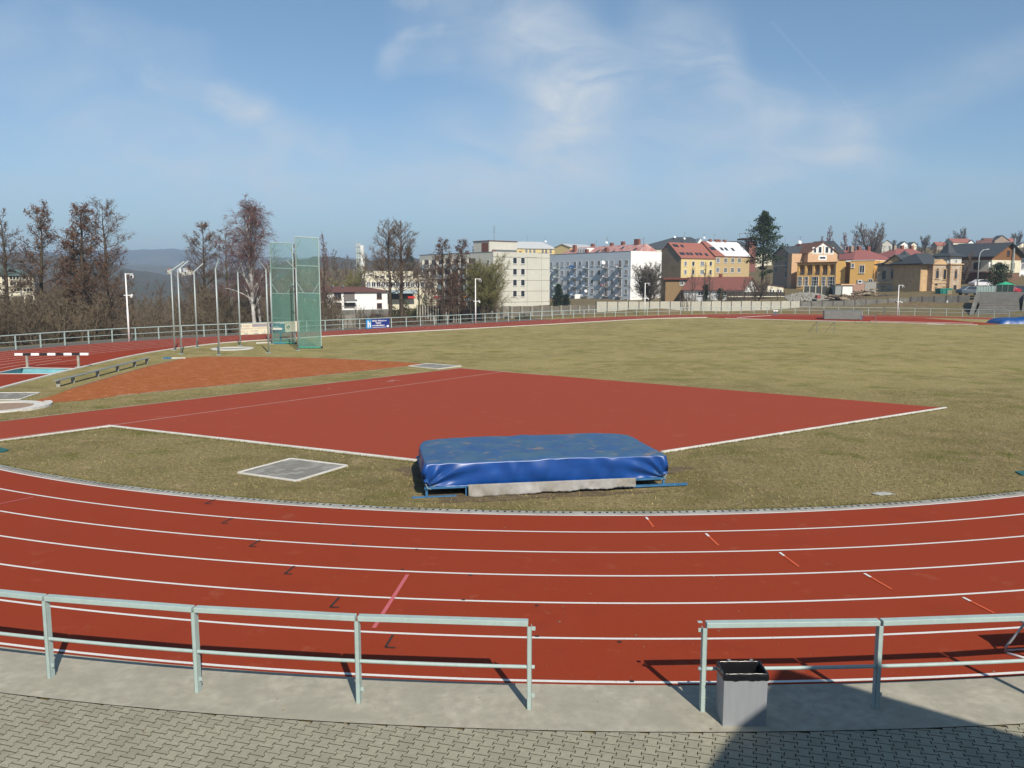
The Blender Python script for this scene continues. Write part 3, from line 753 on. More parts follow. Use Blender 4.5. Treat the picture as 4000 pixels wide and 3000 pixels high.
# ------------------------------------------------------------------ shot ring, hammer ring
def ring(label, name, c, ro, ri, seg_gap, col_in):
    t = thing(name, label, 'throwing circle', tuple(c), 'throwing circles')
    b = MB(); n = 64
    a1 = [c + Vector((ro * math.cos(2 * PI * k / n), ro * math.sin(2 * PI * k / n), 0)) for k in range(n + 1)]
    a2 = [c + Vector((ri * math.cos(2 * PI * k / n), ri * math.sin(2 * PI * k / n), 0)) for k in range(n + 1)]
    strip(b, a1, a2, .05); strip(b, a1, a1, .0, .05); strip(b, a2, a2, .05, .01)
    b.build('rim', M_KERB, t)
    b = MB(); b.add([(p.x, p.y, .012) for p in a2[:-1]], [tuple(range(n))]); b.build('floor', col_in, t)
    return t
ring('large white ringed throwing circle on grass between the tall cage poles', 'hammer_circle', G(908, 1363), 1.48, 1.05, 0, mat('ring_floor', (.36, .35, .31), .9, .2, 5))
t = ring('shot put ring with chunky white stop board at the left edge', 'shot_circle', G(-8, 1592), 1.62, 1.22, 0, mat('ring_clay', (.34, .24, .18), .9, .2, 5))
c = G(-8, 1592); b = MB()
for k in range(8):
    a = -.55 + k * .17; a2 = a + .165; b.prism([c + Vector((r * math.cos(q), r * math.sin(q), 0)) for r, q in ((1.60, a), (1.60, a2), (1.86, a2), (1.86, a))], 0, .10)
b.build('stop_board', M_KERB, t)

# ------------------------------------------------------------------ hammer cage
grp = 'bent steel poles of the throwing cage'
PO = [((682, 1369), (678, 1055), (719, 1022), 'leftmost'), ((708, 1383), (703, 1052), (735, 1019), 'second from left, close beside the leftmost'), ((770, 1358), (765, 1059), (793, 1029), 'third from left'),
      ((856, 1386), (842, 1050), (853, 1014), 'standing in front of the white throwing circle'), ((939, 1351), (934, 1061), (944, 1028), 'behind the throwing circle, beside the cream banner'),
      ((1050, 1379), (1040, 1052), (1010, 1018), 'leaning in from the right of the throwing circle'), ((1064, 1344), (1060, 1063), (1041, 1029), 'carrying the left green net'), ((1165, 1369), (1162, 1052), (1119, 1018), 'carrying the taller right green net')]
for bpx, mpx, tpx, lab in PO:
    p = G(*bpx); Y = p.y; q = D(mpx[0], mpx[1], Y); q.x = p.x + (q.x - p.x) * .15
    e = D(tpx[0], tpx[1], Y + (-.6 if tpx[0] > 900 else .3))
    t = thing('cage_pole', f'tall grey cage pole with bent top, {lab}', 'cage pole', tuple(p), grp)
    b = MB(); b.tube([p, q], .047, 10); b.build('pole', M_GALV, t, smooth=True)
    b = MB(); b.bar(q - Vector((0, 0, .03)), e, .055, .07); b.build('arm', M_GALV, t)
    b = MB(); b.tube([p + Vector((.065, 0, .5)), p + Vector((.065, 0, q.z - .6))], .008, 5); b.build('cable', M_GALV, t)
    b = MB(); b.box(p + Vector((0, 0, .015)), (.3, .3, .03)); b.build('foot_plate', M_GALV, t)
def net_mat(name, fac):
    m = bpy.data.materials.new(name); m.use_nodes = True; nt = m.node_tree; N = nt.nodes; L = nt.links
    b = N['Principled BSDF']; b.inputs['Base Color'].default_value = (.115, .27, .22, 1); b.inputs['Roughness'].default_value = .8
    tr = N.new('ShaderNodeBsdfTransparent'); mx = N.new('ShaderNodeMixShader')
    geo = N.new('ShaderNodeNewGeometry'); nz = N.new('ShaderNodeTexNoise'); nz.inputs['Scale'].default_value = .8; nz.inputs['Detail'].default_value = 5; L.new(geo.outputs['Position'], nz.inputs['Vector'])
    r = N.new('ShaderNodeMapRange'); L.new(nz.outputs['Fac'], r.inputs['Value']); r.inputs['From Min'].default_value = .3; r.inputs['From Max'].default_value = .7; r.inputs['To Min'].default_value = fac - .07; r.inputs['To Max'].default_value = fac + .07
    L.new(r.outputs[0], mx.inputs[0]); L.new(tr.outputs[0], mx.inputs[1]); L.new(b.outputs[0], mx.inputs[2]); L.new(mx.outputs[0], N['Material Output'].inputs['Surface'])
    return m
M_NET = net_mat('net_green', .31)
for lab, L0, R0, vt, cuts in (('left green net gate of the throwing cage, the lower one', (1068, 1342), (1154, 1344), (948, 951), (1047, 1146, 1242)), ('right green net gate of the throwing cage, the taller one', (1167, 1361), (1255, 1361), (925, 930), (1037, 1144, 1252))):
    p, q = G(*L0), G(*R0); zt0, zt1 = D(L0[0], vt[0], p.y).z, D(R0[0], vt[1], q.y).z
    t = thing('net_gate', lab, 'net gate', tuple(p), 'net gates of the throwing cage')
    for a, z in ((p, zt0), (q, zt1)):
        b = MB(); b.tube([a + Vector((0, 0, .05)), a + Vector((0, 0, z))], .042, 8); b.build('upright', M_RAIL, t)
    fr_h = [.10] + [D(L0[0], v, p.y).z for v in reversed(cuts)] + [zt0]
    for h in fr_h:
        b = MB(); b.tube([p + Vector((0, 0, h)), q + Vector((0, 0, h * zt1 / zt0))], .04, 8); b.build('cross_bar', M_RAIL, t)
    dx = (q - p)
    for h, s in ((.10, 1), (fr_h[2], 1), (zt0, -1)):
        for k, sg in ((0, 1), (1, -1)):
            b = MB(); b.bar(p + dx * k + Vector((0, 0, h + s * .8)), p + dx * (k + sg * .3) + Vector((0, 0, h)), .05, .05); b.build('brace', M_RAIL, t)
    off = dx.cross(Vector((0, 0, 1))).normalized() * .05
    # sagging net: a grid pulled back between the bars, with a heavier skirt
    bm = bmesh.new(); gv = {}; nu, nv = 10, 40
    for i in range(nu + 1):
        for j in range(nv + 1):
            u, w = i / nu, j / nv; gv[i, j] = bm.verts.new((dx * u).to_tuple()[:2] + (.02 + (zt0 + (zt1 - zt0) * u - .04) * w,))
            gv[i, j].co += off * (1 + 2.2 * math.sin(PI * u) * (.6 + .4 * math.sin(w * 14)))
    for i in range(nu):
        for j in range(nv): bm.faces.new((gv[i, j], gv[i + 1, j], gv[i + 1, j + 1], gv[i, j + 1]))
    me = bpy.data.meshes.new('net'); bm.to_mesh(me); bm.free(); me.materials.append(M_NET)
    o = bpy.data.objects.new('net', me); COL.objects.link(o); o.parent = t
    b = MB(); b.obox(p + off * 2.3 + Vector((0, 0, .02)), dx, off * .8, (0, 0, fr_h[2] * .98)); o = b.build('lower_net', M_NET, t)
    b = MB(); b.tube([p + off * 3 + dx * k / 10 + Vector((0, 0, .06 + .03 * (k % 2))) for k in range(11)], .06, 6); b.build('net_hem', mat('net_hem', (.05, .28, .2), .8), t)
    b = MB(); b.tube([q + Vector((.02, -.06, .09)), q + Vector((.10, -.06, .09))], .09, 10); b.build('wheel', M_BLACK, t)
# blue trestle and loose beam behind the left gate
p = G(1097, 1343); t = thing('trestle', 'blue trestle stand with white top behind the left net gate', 'trestle', tuple(p))
b = MB(); b.box(p + Vector((0, 0, .55)), (.12, .12, 1.1)); b.build('leg', m_bst, t)
b = MB(); b.box(p + Vector((0, 0, .03)), (.9, .5, .06)); b.build('base', m_bst, t)
b = MB(); b.box(p + Vector((-.25, 0, 1.17)), (.9, .25, .14)); b.build('top_board', M_KERB, t)
b = MB(); b.bar(G(1000, 1340, .05), G(1078, 1337, .05), .12, .08); tag(b.build('white_beam', M_KERB), 'white wooden beam lying on the grass left of the net gates', 'beam')
b = MB(); b.bar(G(636, 1399, .04), G(724, 1398, .04), .12, .07); b.obox(G(636, 1402), (.5, 0, 0), (0, .25, 0), (0, 0, .09), 1); tag(b.build('white_beam', [M_KERB, m_bst]), 'white beam with blue end lying at the corner of the clay sector', 'beam')

# ------------------------------------------------------------------ long low bench
p0, p1 = G(219, 1514), G(578, 1419); tt = (p1 - p0).normalized(); Ln = (p1 - p0).length; sdv = Vector((-tt.y, tt.x, 0))
t = thing('long_bench', 'long low grey plank bench on grass beside the clay sector', 'bench', tuple(p0))
b = MB(); b.obox(p0 - sdv * .13 + Vector((0, 0, .30)), tt * Ln, sdv * .24, (0, 0, .035)); b.build('seat', mat('bench_grey', (.25, .27, .26), .7, .3, 4), t)
for k in (.02, .15, .39, .61, .82, .985):
    b = MB(); b.box(p0 + tt * Ln * k + Vector((0, 0, .15)), (.07, .16, .30), math.atan2(tt.y, tt.x)); b.build('leg', mat('leg_grey', (.36, .35, .31), .9, .3, 6), t)

# ------------------------------------------------------------------ water jump: barrier and pit
pl_, pr_ = G(108, 1436), G(308, 1435)
t = thing('steeplechase_barrier', 'black and white steeplechase barrier standing in front of the water pit', 'barrier', tuple(pl_))
hz_ = D(108, 1384, pl_.y).z; dx = pr_ - pl_; ov = .64
bl = pl_ - dx.normalized() * ov; br = pr_ + dx.normalized() * .58
for k in range(9):
    a = bl + (br - bl) * k / 9; c = bl + (br - bl) * (k + 1) / 9
    b = MB(); b.bar(a + Vector((0, 0, hz_)), c + Vector((0, 0, hz_)), .13, .13); b.build('beam_section', M_WHITE if k % 2 == 0 else M_BLACK, t)
for a in (pl_, pr_):
    b = MB(); b.box(a + Vector((0, 0, hz_ / 2 - .05)), (.11, .10, hz_)); b.build('post', mat('post_weathered', (.40, .37, .31), .9, .35, 6), t)
    b = MB(); b.box(a + Vector((0, 0, .03)), (.3, .3, .02)); b.build('foot_plate', M_GALV, t)
t = thing('water_pit', 'pale blue sunken water jump pit with white rim at the left', 'water pit', tuple(PIT[0]))
mp_ = mat('pool_blue', (.17, .42, .47), .5, .2, 2, big=(.24, .52, .56), bscale=.8)
b = MB(); n = 4
for i in range(4):
    a, c = PIT[i], PIT[(i + 1) % 4]; b.add([(a.x, a.y, .01), (c.x, c.y, .01), (c.x, c.y, -.75), (a.x, a.y, -.75)], [(0, 1, 2, 3)])
b.add([(q.x, q.y, -.75) for q in PIT], [(0, 1, 2, 3)]); b.build('basin', mp_, t)
b = MB()
for i in range(4):
    a, c = PIT[i], PIT[(i + 1) % 4]; b.bar(a + Vector((0, 0, .012)), c + Vector((0, 0, .012)), .10, .035)
b.build('rim', M_KERB, t)

# ------------------------------------------------------------------ banners on the far rail
def text_mesh(name, s, size, m, parent, origin, xdir, nrm, bold=0., width=None):
    cu = bpy.data.curves.new(name, 'FONT'); cu.body = s; cu.size = size; cu.align_x = 'LEFT'; cu.align_y = 'BOTTOM_BASELINE'; cu.offset = bold; cu.resolution_u = 3
    tmp = bpy.data.objects.new('tmp', cu); COL.objects.link(tmp)
    me = bpy.data.meshes.new_from_object(tmp.evaluated_get(bpy.context.evaluated_depsgraph_get())); bpy.data.objects.remove(tmp); me.name = name
    me.materials.clear(); me.materials.append(m)
    w0 = max(v.co.x for v in me.vertices) or 1
    k = (width / w0) if width else 1
    off = root_loc(parent)
    for v in me.vertices:
        p = origin + xdir * (v.co.x * k) + Vector((0, 0, 1)) * v.co.y + nrm * .004 - off; v.co = p
    o = bpy.data.objects.new(name, me); COL.objects.link(o); o.parent = parent
    return o
def banner(label, a, c, z0, z1, m, extra, grp='banners on the far guard rail'):
    tt = (c - a).normalized(); nrm = Vector((tt.y, -tt.x, 0)); a = a + nrm * .06; c = c + nrm * .06
    t = thing('banner', label, 'banner', tuple(a), grp)
    b = MB(); b.obox(a + Vector((0, 0, z0)), c - a, -nrm * .012, (0, 0, z1 - z0)); b.build('panel', m, t)
    extra(t, a, tt, nrm, (c - a).length, z0, z1 - z0)
    return t
def railp(u): return min(RAIL, key=lambda p: abs(UX(p.x, p.y) - u))
def on_rail(u):
    i = min(range(len(RAIL) - 1), key=lambda k: abs(UX(RAIL[k].x, RAIL[k].y) - u))
    i = max(1, i); best = None
    for s in np.linspace(-1, 1, 81):
        p = RAIL[i] + (RAIL[i + 1] - RAIL[i - 1]) * .5 * s; e = abs(UX(p.x, p.y) - u)
        if best is None or e < best[0]: best = (e, p)
    return best[1]
M_CREAM = mat('banner_cream', (.70, .64, .47), .6, .06, 3); M_NAVY = mat('banner_navy', (.012, .03, .20), .6, .1, 3); M_TEAL = mat('banner_teal', (.015, .11, .22), .6, .1, 3)
M_SKYB = mat('banner_skyblue', (.03, .25, .55), .6, .1, 3); M_PRINT = mat('print_grey', (.42, .39, .33), .7, .1, 5); M_YEL = mat('print_yellow', (.6, .5, .1), .7)
def rect(t, a, tt, nrm, x0, x1, z0, z1, m, name='print', d=.003):
    b = MB(); b.obox(a + tt * x0 + Vector((0, 0, z0)) + nrm * .0, tt * (x1 - x0), nrm * d, (0, 0, z1 - z0)); return b.build(name, m, t)
def ex1(t, a, tt, n, W_, z, h):
    for k in range(3):
        rect(t, a, tt, n, W_ * .02, W_ * .09, z + h * (.88 - .09 * k), z + h * (.93 - .09 * k), M_NAVY, 'stripe'); rect(t, a, tt, n, W_ * .43, W_ * .97, z + h * (.88 - .09 * k), z + h * (.93 - .09 * k), M_NAVY, 'stripe')
    text_mesh('lettering', 'KLIMAX', h * .22, M_PRINT, t, a + tt * W_ * .12 + Vector((0, 0, z + h * .72)), tt, n, .004, W_ * .28)
    text_mesh('lettering', 'ZABEZPEČOVACÍ A SLABOPROUDÉ', h * .2, M_PRINT, t, a + tt * W_ * .03 + Vector((0, 0, z + h * .48)), tt, n, .004, W_ * .94)
    text_mesh('lettering', 'SYSTÉMY', h * .2, M_PRINT, t, a + tt * W_ * .37 + Vector((0, 0, z + h * .22)), tt, n, .004, W_ * .27)
    for x, w in ((.06, .05), (.12, .06), (.23, .04), (.72, .03), (.82, .04), (.93, .03)): rect(t, a, tt, n, W_ * x, W_ * (x + w), z + h * .22, z + h * .32, M_PRINT, 'emblem')
    for x, w in ((.15, .14), (.48, .14), (.75, .12)): rect(t, a, tt, n, W_ * x, W_ * (x + w), z + h * .06, z + h * .10, M_NAVY, 'small_print')
def ex2(t, a, tt, n, W_, z, h):
    rect(t, a, tt, n, W_ * .35, W_, z, z + h * .78, M_TEAL, 'panel_colour', .002)
    b = MB(); zs = [.95, .86, .92, .84, .9, .80, .86, .78]
    pts = [a + tt * W_ * k / 7 + Vector((0, 0, z + h * zs[k])) + n * .004 for k in range(8)] + [a + tt * W_ + Vector((0, 0, z + h)) + n * .004, a + Vector((0, 0, z + h)) + n * .004]
    b.add(pts, [tuple(range(10))]); b.build('snow_ridge', M_WHITE, t)
    b = MB()
    for cx, r in ((.28, .15), (.62, .15)):
        b.tube([a + tt * (W_ * cx + h * r * math.cos(q)) + Vector((0, 0, z + h * (.30 + r * math.sin(q)))) + n * .01 for q in np.linspace(0, 6.28, 20)], .025, 5)
    for q in (((.28, .30), (.42, .55)), ((.42, .55), (.62, .30)), ((.15, .5), (.42, .55)), ((.42, .55), (.55, .62))): b.tube([a + tt * W_ * q[0][0] + Vector((0, 0, z + h * q[0][1])) + n * .01, a + tt * W_ * q[1][0] + Vector((0, 0, z + h * q[1][1])) + n * .01], .025, 5)
    b.build('bicycle_mark', M_WHITE, t)
def ex3(t, a, tt, n, W_, z, h):
    sh = [(-.5, .5), (.5, .5), (.5, .0), (.3, -.35), (0, -.55), (-.3, -.35), (-.5, .0)]
    b = MB(); b.tube([a + tt * (W_ * .22 + h * .42 * x) + Vector((0, 0, z + h * (.55 + .6 * y))) + n * .012 for x, y in sh + sh[:1]], .018, 5); b.build('crest', M_PRINT, t)
    b = MB(); b.box(a + tt * W_ * .22 + Vector((0, 0, z + h * .34)) + n * .006, (.035, .035, .22)); 
    for q in range(3): b.box(a + tt * (W_ * .22 + (q - 1) * .11) + Vector((0, 0, z + h * (.48 + (.08 if q == 1 else 0)))) + n * .006, (.14, .02, .14))
    b.build('tree_mark', M_DARKWOOD, t)
    for k in range(3): rect(t, a, tt, n, W_ * .55, W_ * (.66 + .05 * k), z + h * (.75 - .13 * k), z + h * (.80 - .13 * k), M_PRINT, 'small_print')
def ex4(t, a, tt, n, W_, z, h):
    rect(t, a, tt, n, .0, W_ * .23, z + h * .02, z + h * .98, M_SKYB, 'logo_field')
    text_mesh('logo_letter', 'h', h * .95, M_WHITE, t, a + tt * W_ * .055 + Vector((0, 0, z + h * .16)) + n * .004, tt, n, .03)
    rect(t, a, tt, n, W_ * .165, W_ * .20, z + h * .62, z + h * .76, M_YEL, 'logo_dot', .006)
    text_mesh('lettering', 'HELION - DINA spol. s r.o.', h * .2, M_WHITE, t, a + tt * W_ * .26 + Vector((0, 0, z + h * .74)), tt, n, .008, W_ * .62)
    text_mesh('lettering', 'Turnov', h * .24, M_WHITE, t, a + tt * W_ * .40 + Vector((0, 0, z + h * .50)), tt, n, .01, W_ * .24)
    text_mesh('lettering', 'www.heliondina.cz', h * .22, M_WHITE, t, a + tt * W_ * .26 + Vector((0, 0, z + h * .25)), tt, n, .008, W_ * .52)
    rect(t, a, tt, n, W_ * .26, W_ * .86, z + h * .09, z + h * .13, M_WHITE, 'small_print'); rect(t, a, tt, n, W_ * .88, W_ * .97, z + h * .08, z + h * .30, M_WHITE, 'emblem')
banner('cream banner with blue stripes about security systems', on_rail(925), on_rail(1045), .0, 1.0, M_CREAM, ex1)
banner('blue banner with white snowy ridge and a bicycle outline', on_rail(1049), on_rail(1105), .08, 1.06, M_NAVY, ex2)
banner('cream banner with a shield crest beside the tall net', on_rail(1106), on_rail(1163), .08, 1.06, M_CREAM, ex3)
banner('navy banner with pale blue letter h and white lettering', on_rail(1425), on_rail(1517), .0, .98, M_NAVY, ex4)

# ------------------------------------------------------------------ camera masts and lamps
def mast(label, u, vb, vt, h2, p=None):
    p = p or G(u, vb); top = D(u, vt, p.y).z
    t = thing('light_mast', label, 'mast', tuple(p), 'slim white masts round the track')
    b = MB(); b.tube([p, p + Vector((0, 0, 2.6)), p + Vector((0, 0, 2.62)), p + Vector((0, 0, top))], [.075, .075, .06, .05], 10); b.build('pole', M_WHITE, t, smooth=True)
    b = MB(); b.bar(p + Vector((-.05, 0, top - .04)), p + Vector((.62, 0, top - .04)), .05, .05); arm = b.build('arm', M_WHITE, t)
    b = MB(); b.box(p + Vector((.55, -.1, top - .26)), (.26, .2, .26)); hd = b.build('floodlight', M_WHITE, t, bevel=.03)
    b = MB(); b.box(p + Vector((.55, -.205, top - .26)), (.19, .02, .19)); b.build('lens', M_GLASS, hd)
    b = MB(); b.bar(p + Vector((-.3, 0, top - h2)), p + Vector((.4, 0, top - h2)), .06, .06); b.build('arm', M_WHITE, t)
    for s in (-.28, .38):
        b = MB(); b.tube([p + Vector((s, .1, top - h2 + .02)), p + Vector((s * 1.25, -.25, top - h2 - .10))], .085, 10); b.build('spotlight', M_WHITE if s > 0 else M_BLACK, t)
mast('white mast with two spotlights left of the cage poles, nearest of the masts', 505, 1334, 1068, 1.75)
mast('white mast with floodlight in front of the greenish willow', 1858, 1264, 1088, 2.6)
p = G(2518, 1232); mast('thin white mast standing before the white gable wall', 2518, 1232, 1105, 2.2)
mast('white mast in front of the derelict villa', 3505, 1233, 1113, 2.4)

# ------------------------------------------------------------------ things on the far apron and field
p0, p1 = G(3219, 1248), G(3367, 1250); tt = (p1 - p0).normalized(); nb = Vector((-tt.y, tt.x, 0)); h = 1.12; Lc = (p1 - p0).length
t = thing('mat_shelter', 'long grey corrugated metal shelter rolled over a jump mat on the far apron', 'shelter', tuple(p0))
mc = mat('corrugated_metal', (.27, .28, .26), .55, .2, 3, metal=.3)
b = MB(); nsg = 60
for k in range(nsg):
    o = .03 if k % 2 else 0
    b.obox(p0 + tt * Lc * k / nsg - nb * o + Vector((0, 0, .06)), tt * (Lc / nsg), nb * (.05 + o), (0, 0, h - .06))
b.build('front_sheet', mc, t)
b = MB()
for k in range(nsg):
    b.obox(p0 + tt * Lc * k / nsg + nb * .05 + Vector((0, 0, h - .04 + (.02 if k % 2 else 0))), tt * (Lc / nsg), nb * 4.2, (0, 0, .03))
b.build('roof_sheet', mc, t)
b = MB(); b.obox(p0 + nb * .05 + Vector((0, 0, .06)), tt * .04, nb * 4.2, (0, 0, h - .1)); b.build('end_sheet', mc, t)
b = MB(); b.obox(p1 + nb * .05 + Vector((0, 0, .62)), tt * .04, nb * 4.2, (0, 0, h - .66)); b.build('end_sheet', mat('light_sheet', (.5, .55, .58), .4, .2, 3, metal=.3), t)
b = MB(); b.obox(p0 + nb * 4.25 + Vector((0, 0, .06)), tt * Lc, nb * .04, (0, 0, h - .1)); b.build('back_sheet', mc, t)
b = MB(); b.obox(p0 + tt * 1 + nb * .4 + Vector((0, 0, .05)), tt * (Lc - .9), nb * 3.4, (0, 0, .5)); tag(b.build('jump_mat', mat('mat_blue', (.02, .06, .30), .6, .2, 3), None, bevel=.08), 'blue jump mat peeping from the end of the metal shelter', 'landing mat')
# blue covered mat at the right edge
c = G(3905, 1266); bm = bmesh.new(); bmesh.ops.create_grid(bm, x_segments=40, y_segments=24, size=1)
for v in bm.verts:
    u, w = v.co.x, v.co.y
    e = min(1, (1 - abs(u)) * 3.2) * min(1, (1 - abs(w)) * 4)
    hh = (e ** .45) * (.62 + .25 * (u > -.1) * min(1, (u + .1) * 2.5)) * (1 + .08 * math.sin(u * 9 + w * 5)) + .015 * math.sin(u * 31 + w * 17)
    v.co = Vector((3.4 + u * 3.4, 1.6 + w * 1.6, max(.0, hh)))
me = bpy.data.meshes.new('covered_mat'); bm.normal_update(); bm.to_mesh(me); bm.free(); me.materials.append(mat('tarpaulin_far', (.010, .07, .25), .35, .3, 1.5, .2))
for p in me.polygons: p.use_smooth = True
o = bpy.data.objects.new('covered_mat', me); COL.objects.link(o); o.location = c; o.rotation_euler.z = -.05; tag(o, 'slumped landing mat under blue tarpaulin at the right edge of the far apron', 'landing mat')
M_THIN = mat('goal_steel', (.22, .22, .22), .5, .1, 4, metal=.3)
for (a, c, vt, lab) in (((3190, 1300), (3258, 1300), 1256, 'thin grey steel goal frame standing on the far grass'), ((3365, 1264), (3420, 1265), 1233, 'thin grey steel goal frame right of the metal shelter')):
    p, q = G(*a), G(*c); h = D(a[0], vt, p.y).z
    t = thing('goal_frame', lab, 'goal', tuple(p), 'small goal frames')
    for r in (p, q):
        b = MB(); b.tube([r, r + Vector((0, 0, h))], .03, 6); b.build('post', M_THIN, t)
        b = MB(); b.tube([r + Vector((0, 0, h)), r + Vector((-.5, .9, 0))], .02, 6); b.build('stay', M_THIN, t)
    b = MB(); b.tube([p + Vector((0, 0, h)), q + Vector((0, 0, h))], .03, 6); b.build('crossbar', M_THIN, t)
for u, lab in ((3025, 'left of the pair'), (3035, 'right of the pair')):
    p = G(u, 1233); t = thing('marker_stand', f'blue legged marker stand with white top, {lab} on the far apron', 'stand', tuple(p), 'pair of white topped stands')
    for s in (-.14, .14):
        b = MB(); b.tube([p + Vector((s, 0, 0)), p + Vector((s, .1, .62))], .03, 6); b.build('leg', m_bst, t)
    b = MB(); b.box(p + Vector((0, .1, .68)), (.3, .12, .16)); b.build('top_board', M_WHITE, t)
# grit, crumbs and dead leaves blown over the near lanes and the strip
rs = random.Random(77); V_, F_ = [], []
for k in range(240):
    if rs.random() < .7: u, v = rs.gauss(2750, 700), rs.uniform(2030, 2680)
    else: u, v = rs.uniform(0, 4000), rs.uniform(2700, 2960)
    if not 0 < u < 4000: continue
    p = G(u, v); rr = (p - Vector((CX, CY, 0))).length; z = .008 if rr < 36.8 else .034; s = rs.uniform(.005, .014) if rs.random() < .9 else rs.uniform(.015, .028); a = rs.uniform(0, 6.28); n = len(V_)
    for q in range(3): V_.append((p.x + s * math.cos(a + q * 2.1) * rs.uniform(.6, 1.2), p.y + s * math.sin(a + q * 2.1) * rs.uniform(.6, 1.2), z))
    V_.append((p.x, p.y, z + s * .5)); F_ += [(n, n + 1, n + 3), (n + 1, n + 2, n + 3), (n + 2, n, n + 3)]
mb = MB(); mb.add(V_, F_); o = mb.build('grit', mat('grit_leaf', (.30, .23, .16), .9, .6, 30)); tag(o, 'scattered grit and leaf crumbs on the lanes and concrete strip', 'grit', None, 'stuff')
# ------------------------------------------------------------------ terrain beyond the guard rail
TU = [-2600, -600, 0, 600, 1200, 1700, 2100, 2600, 3000, 3500, 4000, 4900, 7000]
_ru = [UX(p.x, p.y) for p in RAIL]; _ry = [p.y for p in RAIL]
def rY(u):
    if u < 0: return 58.0
    if u > 3990: return 107.0
    return float(np.interp(u, _ru, _ry))
TZ = {  # offset beyond the rail (m) -> ground height (m)
 -2600: [(-60, -1), (0, -.3), (4, -.3), (10, -2), (25, -6), (60, -12), (150, -20), (420, -22), (900, -20)],
 -600: [(-40, -1), (0, -.3), (4, -.3), (10, -2), (25, -6), (60, -12), (150, -18), (420, -20), (900, -20)],
 0: [(-20, -1), (0, -.2), (3, -.2), (10, -1.6), (25, -5), (60, -10), (150, -9), (420, -14), (900, -16)],
 600: [(-20, -1), (0, -.2), (3, -.2), (10, -1.6), (25, -5), (60, -11), (150, -18), (420, -24), (900, -24)],
 1200: [(-20, -1), (0, -.2), (3, -.1), (12, -1.2), (40, -4), (90, -5), (130, -3), (200, 5), (330, 12), (900, 10)],
 1700: [(-20, -1), (0, -.2), (3, -.1), (12, -.6), (30, -1.5), (60, -1.7), (120, -1.6), (250, 6), (400, 11), (900, 12)],
 2100: [(-20, -1), (0, -.2), (3, -.1), (13, .0), (20, -1), (100, -1.6), (170, -1), (300, 4), (500, 8), (900, 12)],
 2600: [(-20, -1), (0, -.2), (3, .0), (6, .75), (20, .9), (60, 0), (120, -.5), (300, 8), (500, 14), (900, 16)],
 3000: [(-20, -1), (0, -.2), (3, .1), (6, .75), (20, 1.2), (40, 1.9), (80, 4), (200, 11), (400, 19), (900, 20)],
 3500: [(-20, -1), (0, -.2), (3, .3), (10, 1.3), (14, 2.0), (22, 2.5), (60, 4.3), (200, 14), (330, 23), (430, 24), (900, 20)],
 4000: [(-20, -1), (0, -.2), (2, .1), (4, .3), (20, 2.8), (30, 3.2), (60, 5), (200, 15), (330, 24), (430, 25), (900, 20)],
 4900: [(-20, -1), (0, -.2), (3, .3), (20, 2.8), (30, 3.2), (60, 5), (200, 15), (330, 25), (900, 22)],
 7000: [(-60, -1), (0, -.2), (3, .3), (20, 2.8), (60, 5), (200, 15), (330, 25), (900, 22)]}
def ter_uo(u, o):
    u = min(max(u, TU[0]), TU[-1] - .01)
    k = max(i for i in range(len(TU) - 1) if TU[i] <= u); f = (u - TU[k]) / (TU[k + 1] - TU[k])
    def z(t): return float(np.interp(o, [a for a, b in TZ[t]], [b for a, b in TZ[t]]))
    return z(TU[k]) * (1 - f) + z(TU[k + 1]) * f
def ter(x, y):
    u = UX(x, y); return ter_uo(u, y - rY(u))
mb = MB(); us = list(range(-2600, 7001, 60)); os_ = [-22, -10, -3, 0, 1.5, 3, 4.5, 6, 8, 10, 12, 14, 17, 20, 25, 30, 36, 43, 50, 60, 72, 85, 100, 120, 145, 170, 200, 235, 270, 300, 330, 370, 420, 500, 620, 760, 900]
rt = random.Random(1)
vs = []
for u in us:
    for o in os_:
        Y = rY(u) + o; z = ter_uo(u, o) + (rt.uniform(-.12, .12) * min(1, max(0, o - 3) / 6) if o > 3 else 0)
        vs.append(((u - 2000) / FOC * Y / 1.0077, Y, z))
no = len(os_); fs = []
for i in range(len(us) - 1):
    for j in range(no - 1): fs.append((i * no + j, (i + 1) * no + j, (i + 1) * no + j + 1, i * no + j + 1))
mb.add(vs, fs)
M_EARTH = mat('dry_bank', (.215, .165, .095), .95, .4, 1.4, .5, col2=(.12, .085, .05), big=(.15, .13, .055), bscale=.22, spec=.1)
mb.build('terrain', M_EARTH, smooth=True)['kind'] = 'structure'
# a grey strip between track and guard rail at the left
mb = MB(); q1 = RAIL[:70]
strip(mb, offset_line(q1, -.32), offset_line(q1, 2.6), .009)
mb.build('path', mat('grey_path', (.15, .145, .13), .95, .3, 6, .2))['kind'] = 'structure'

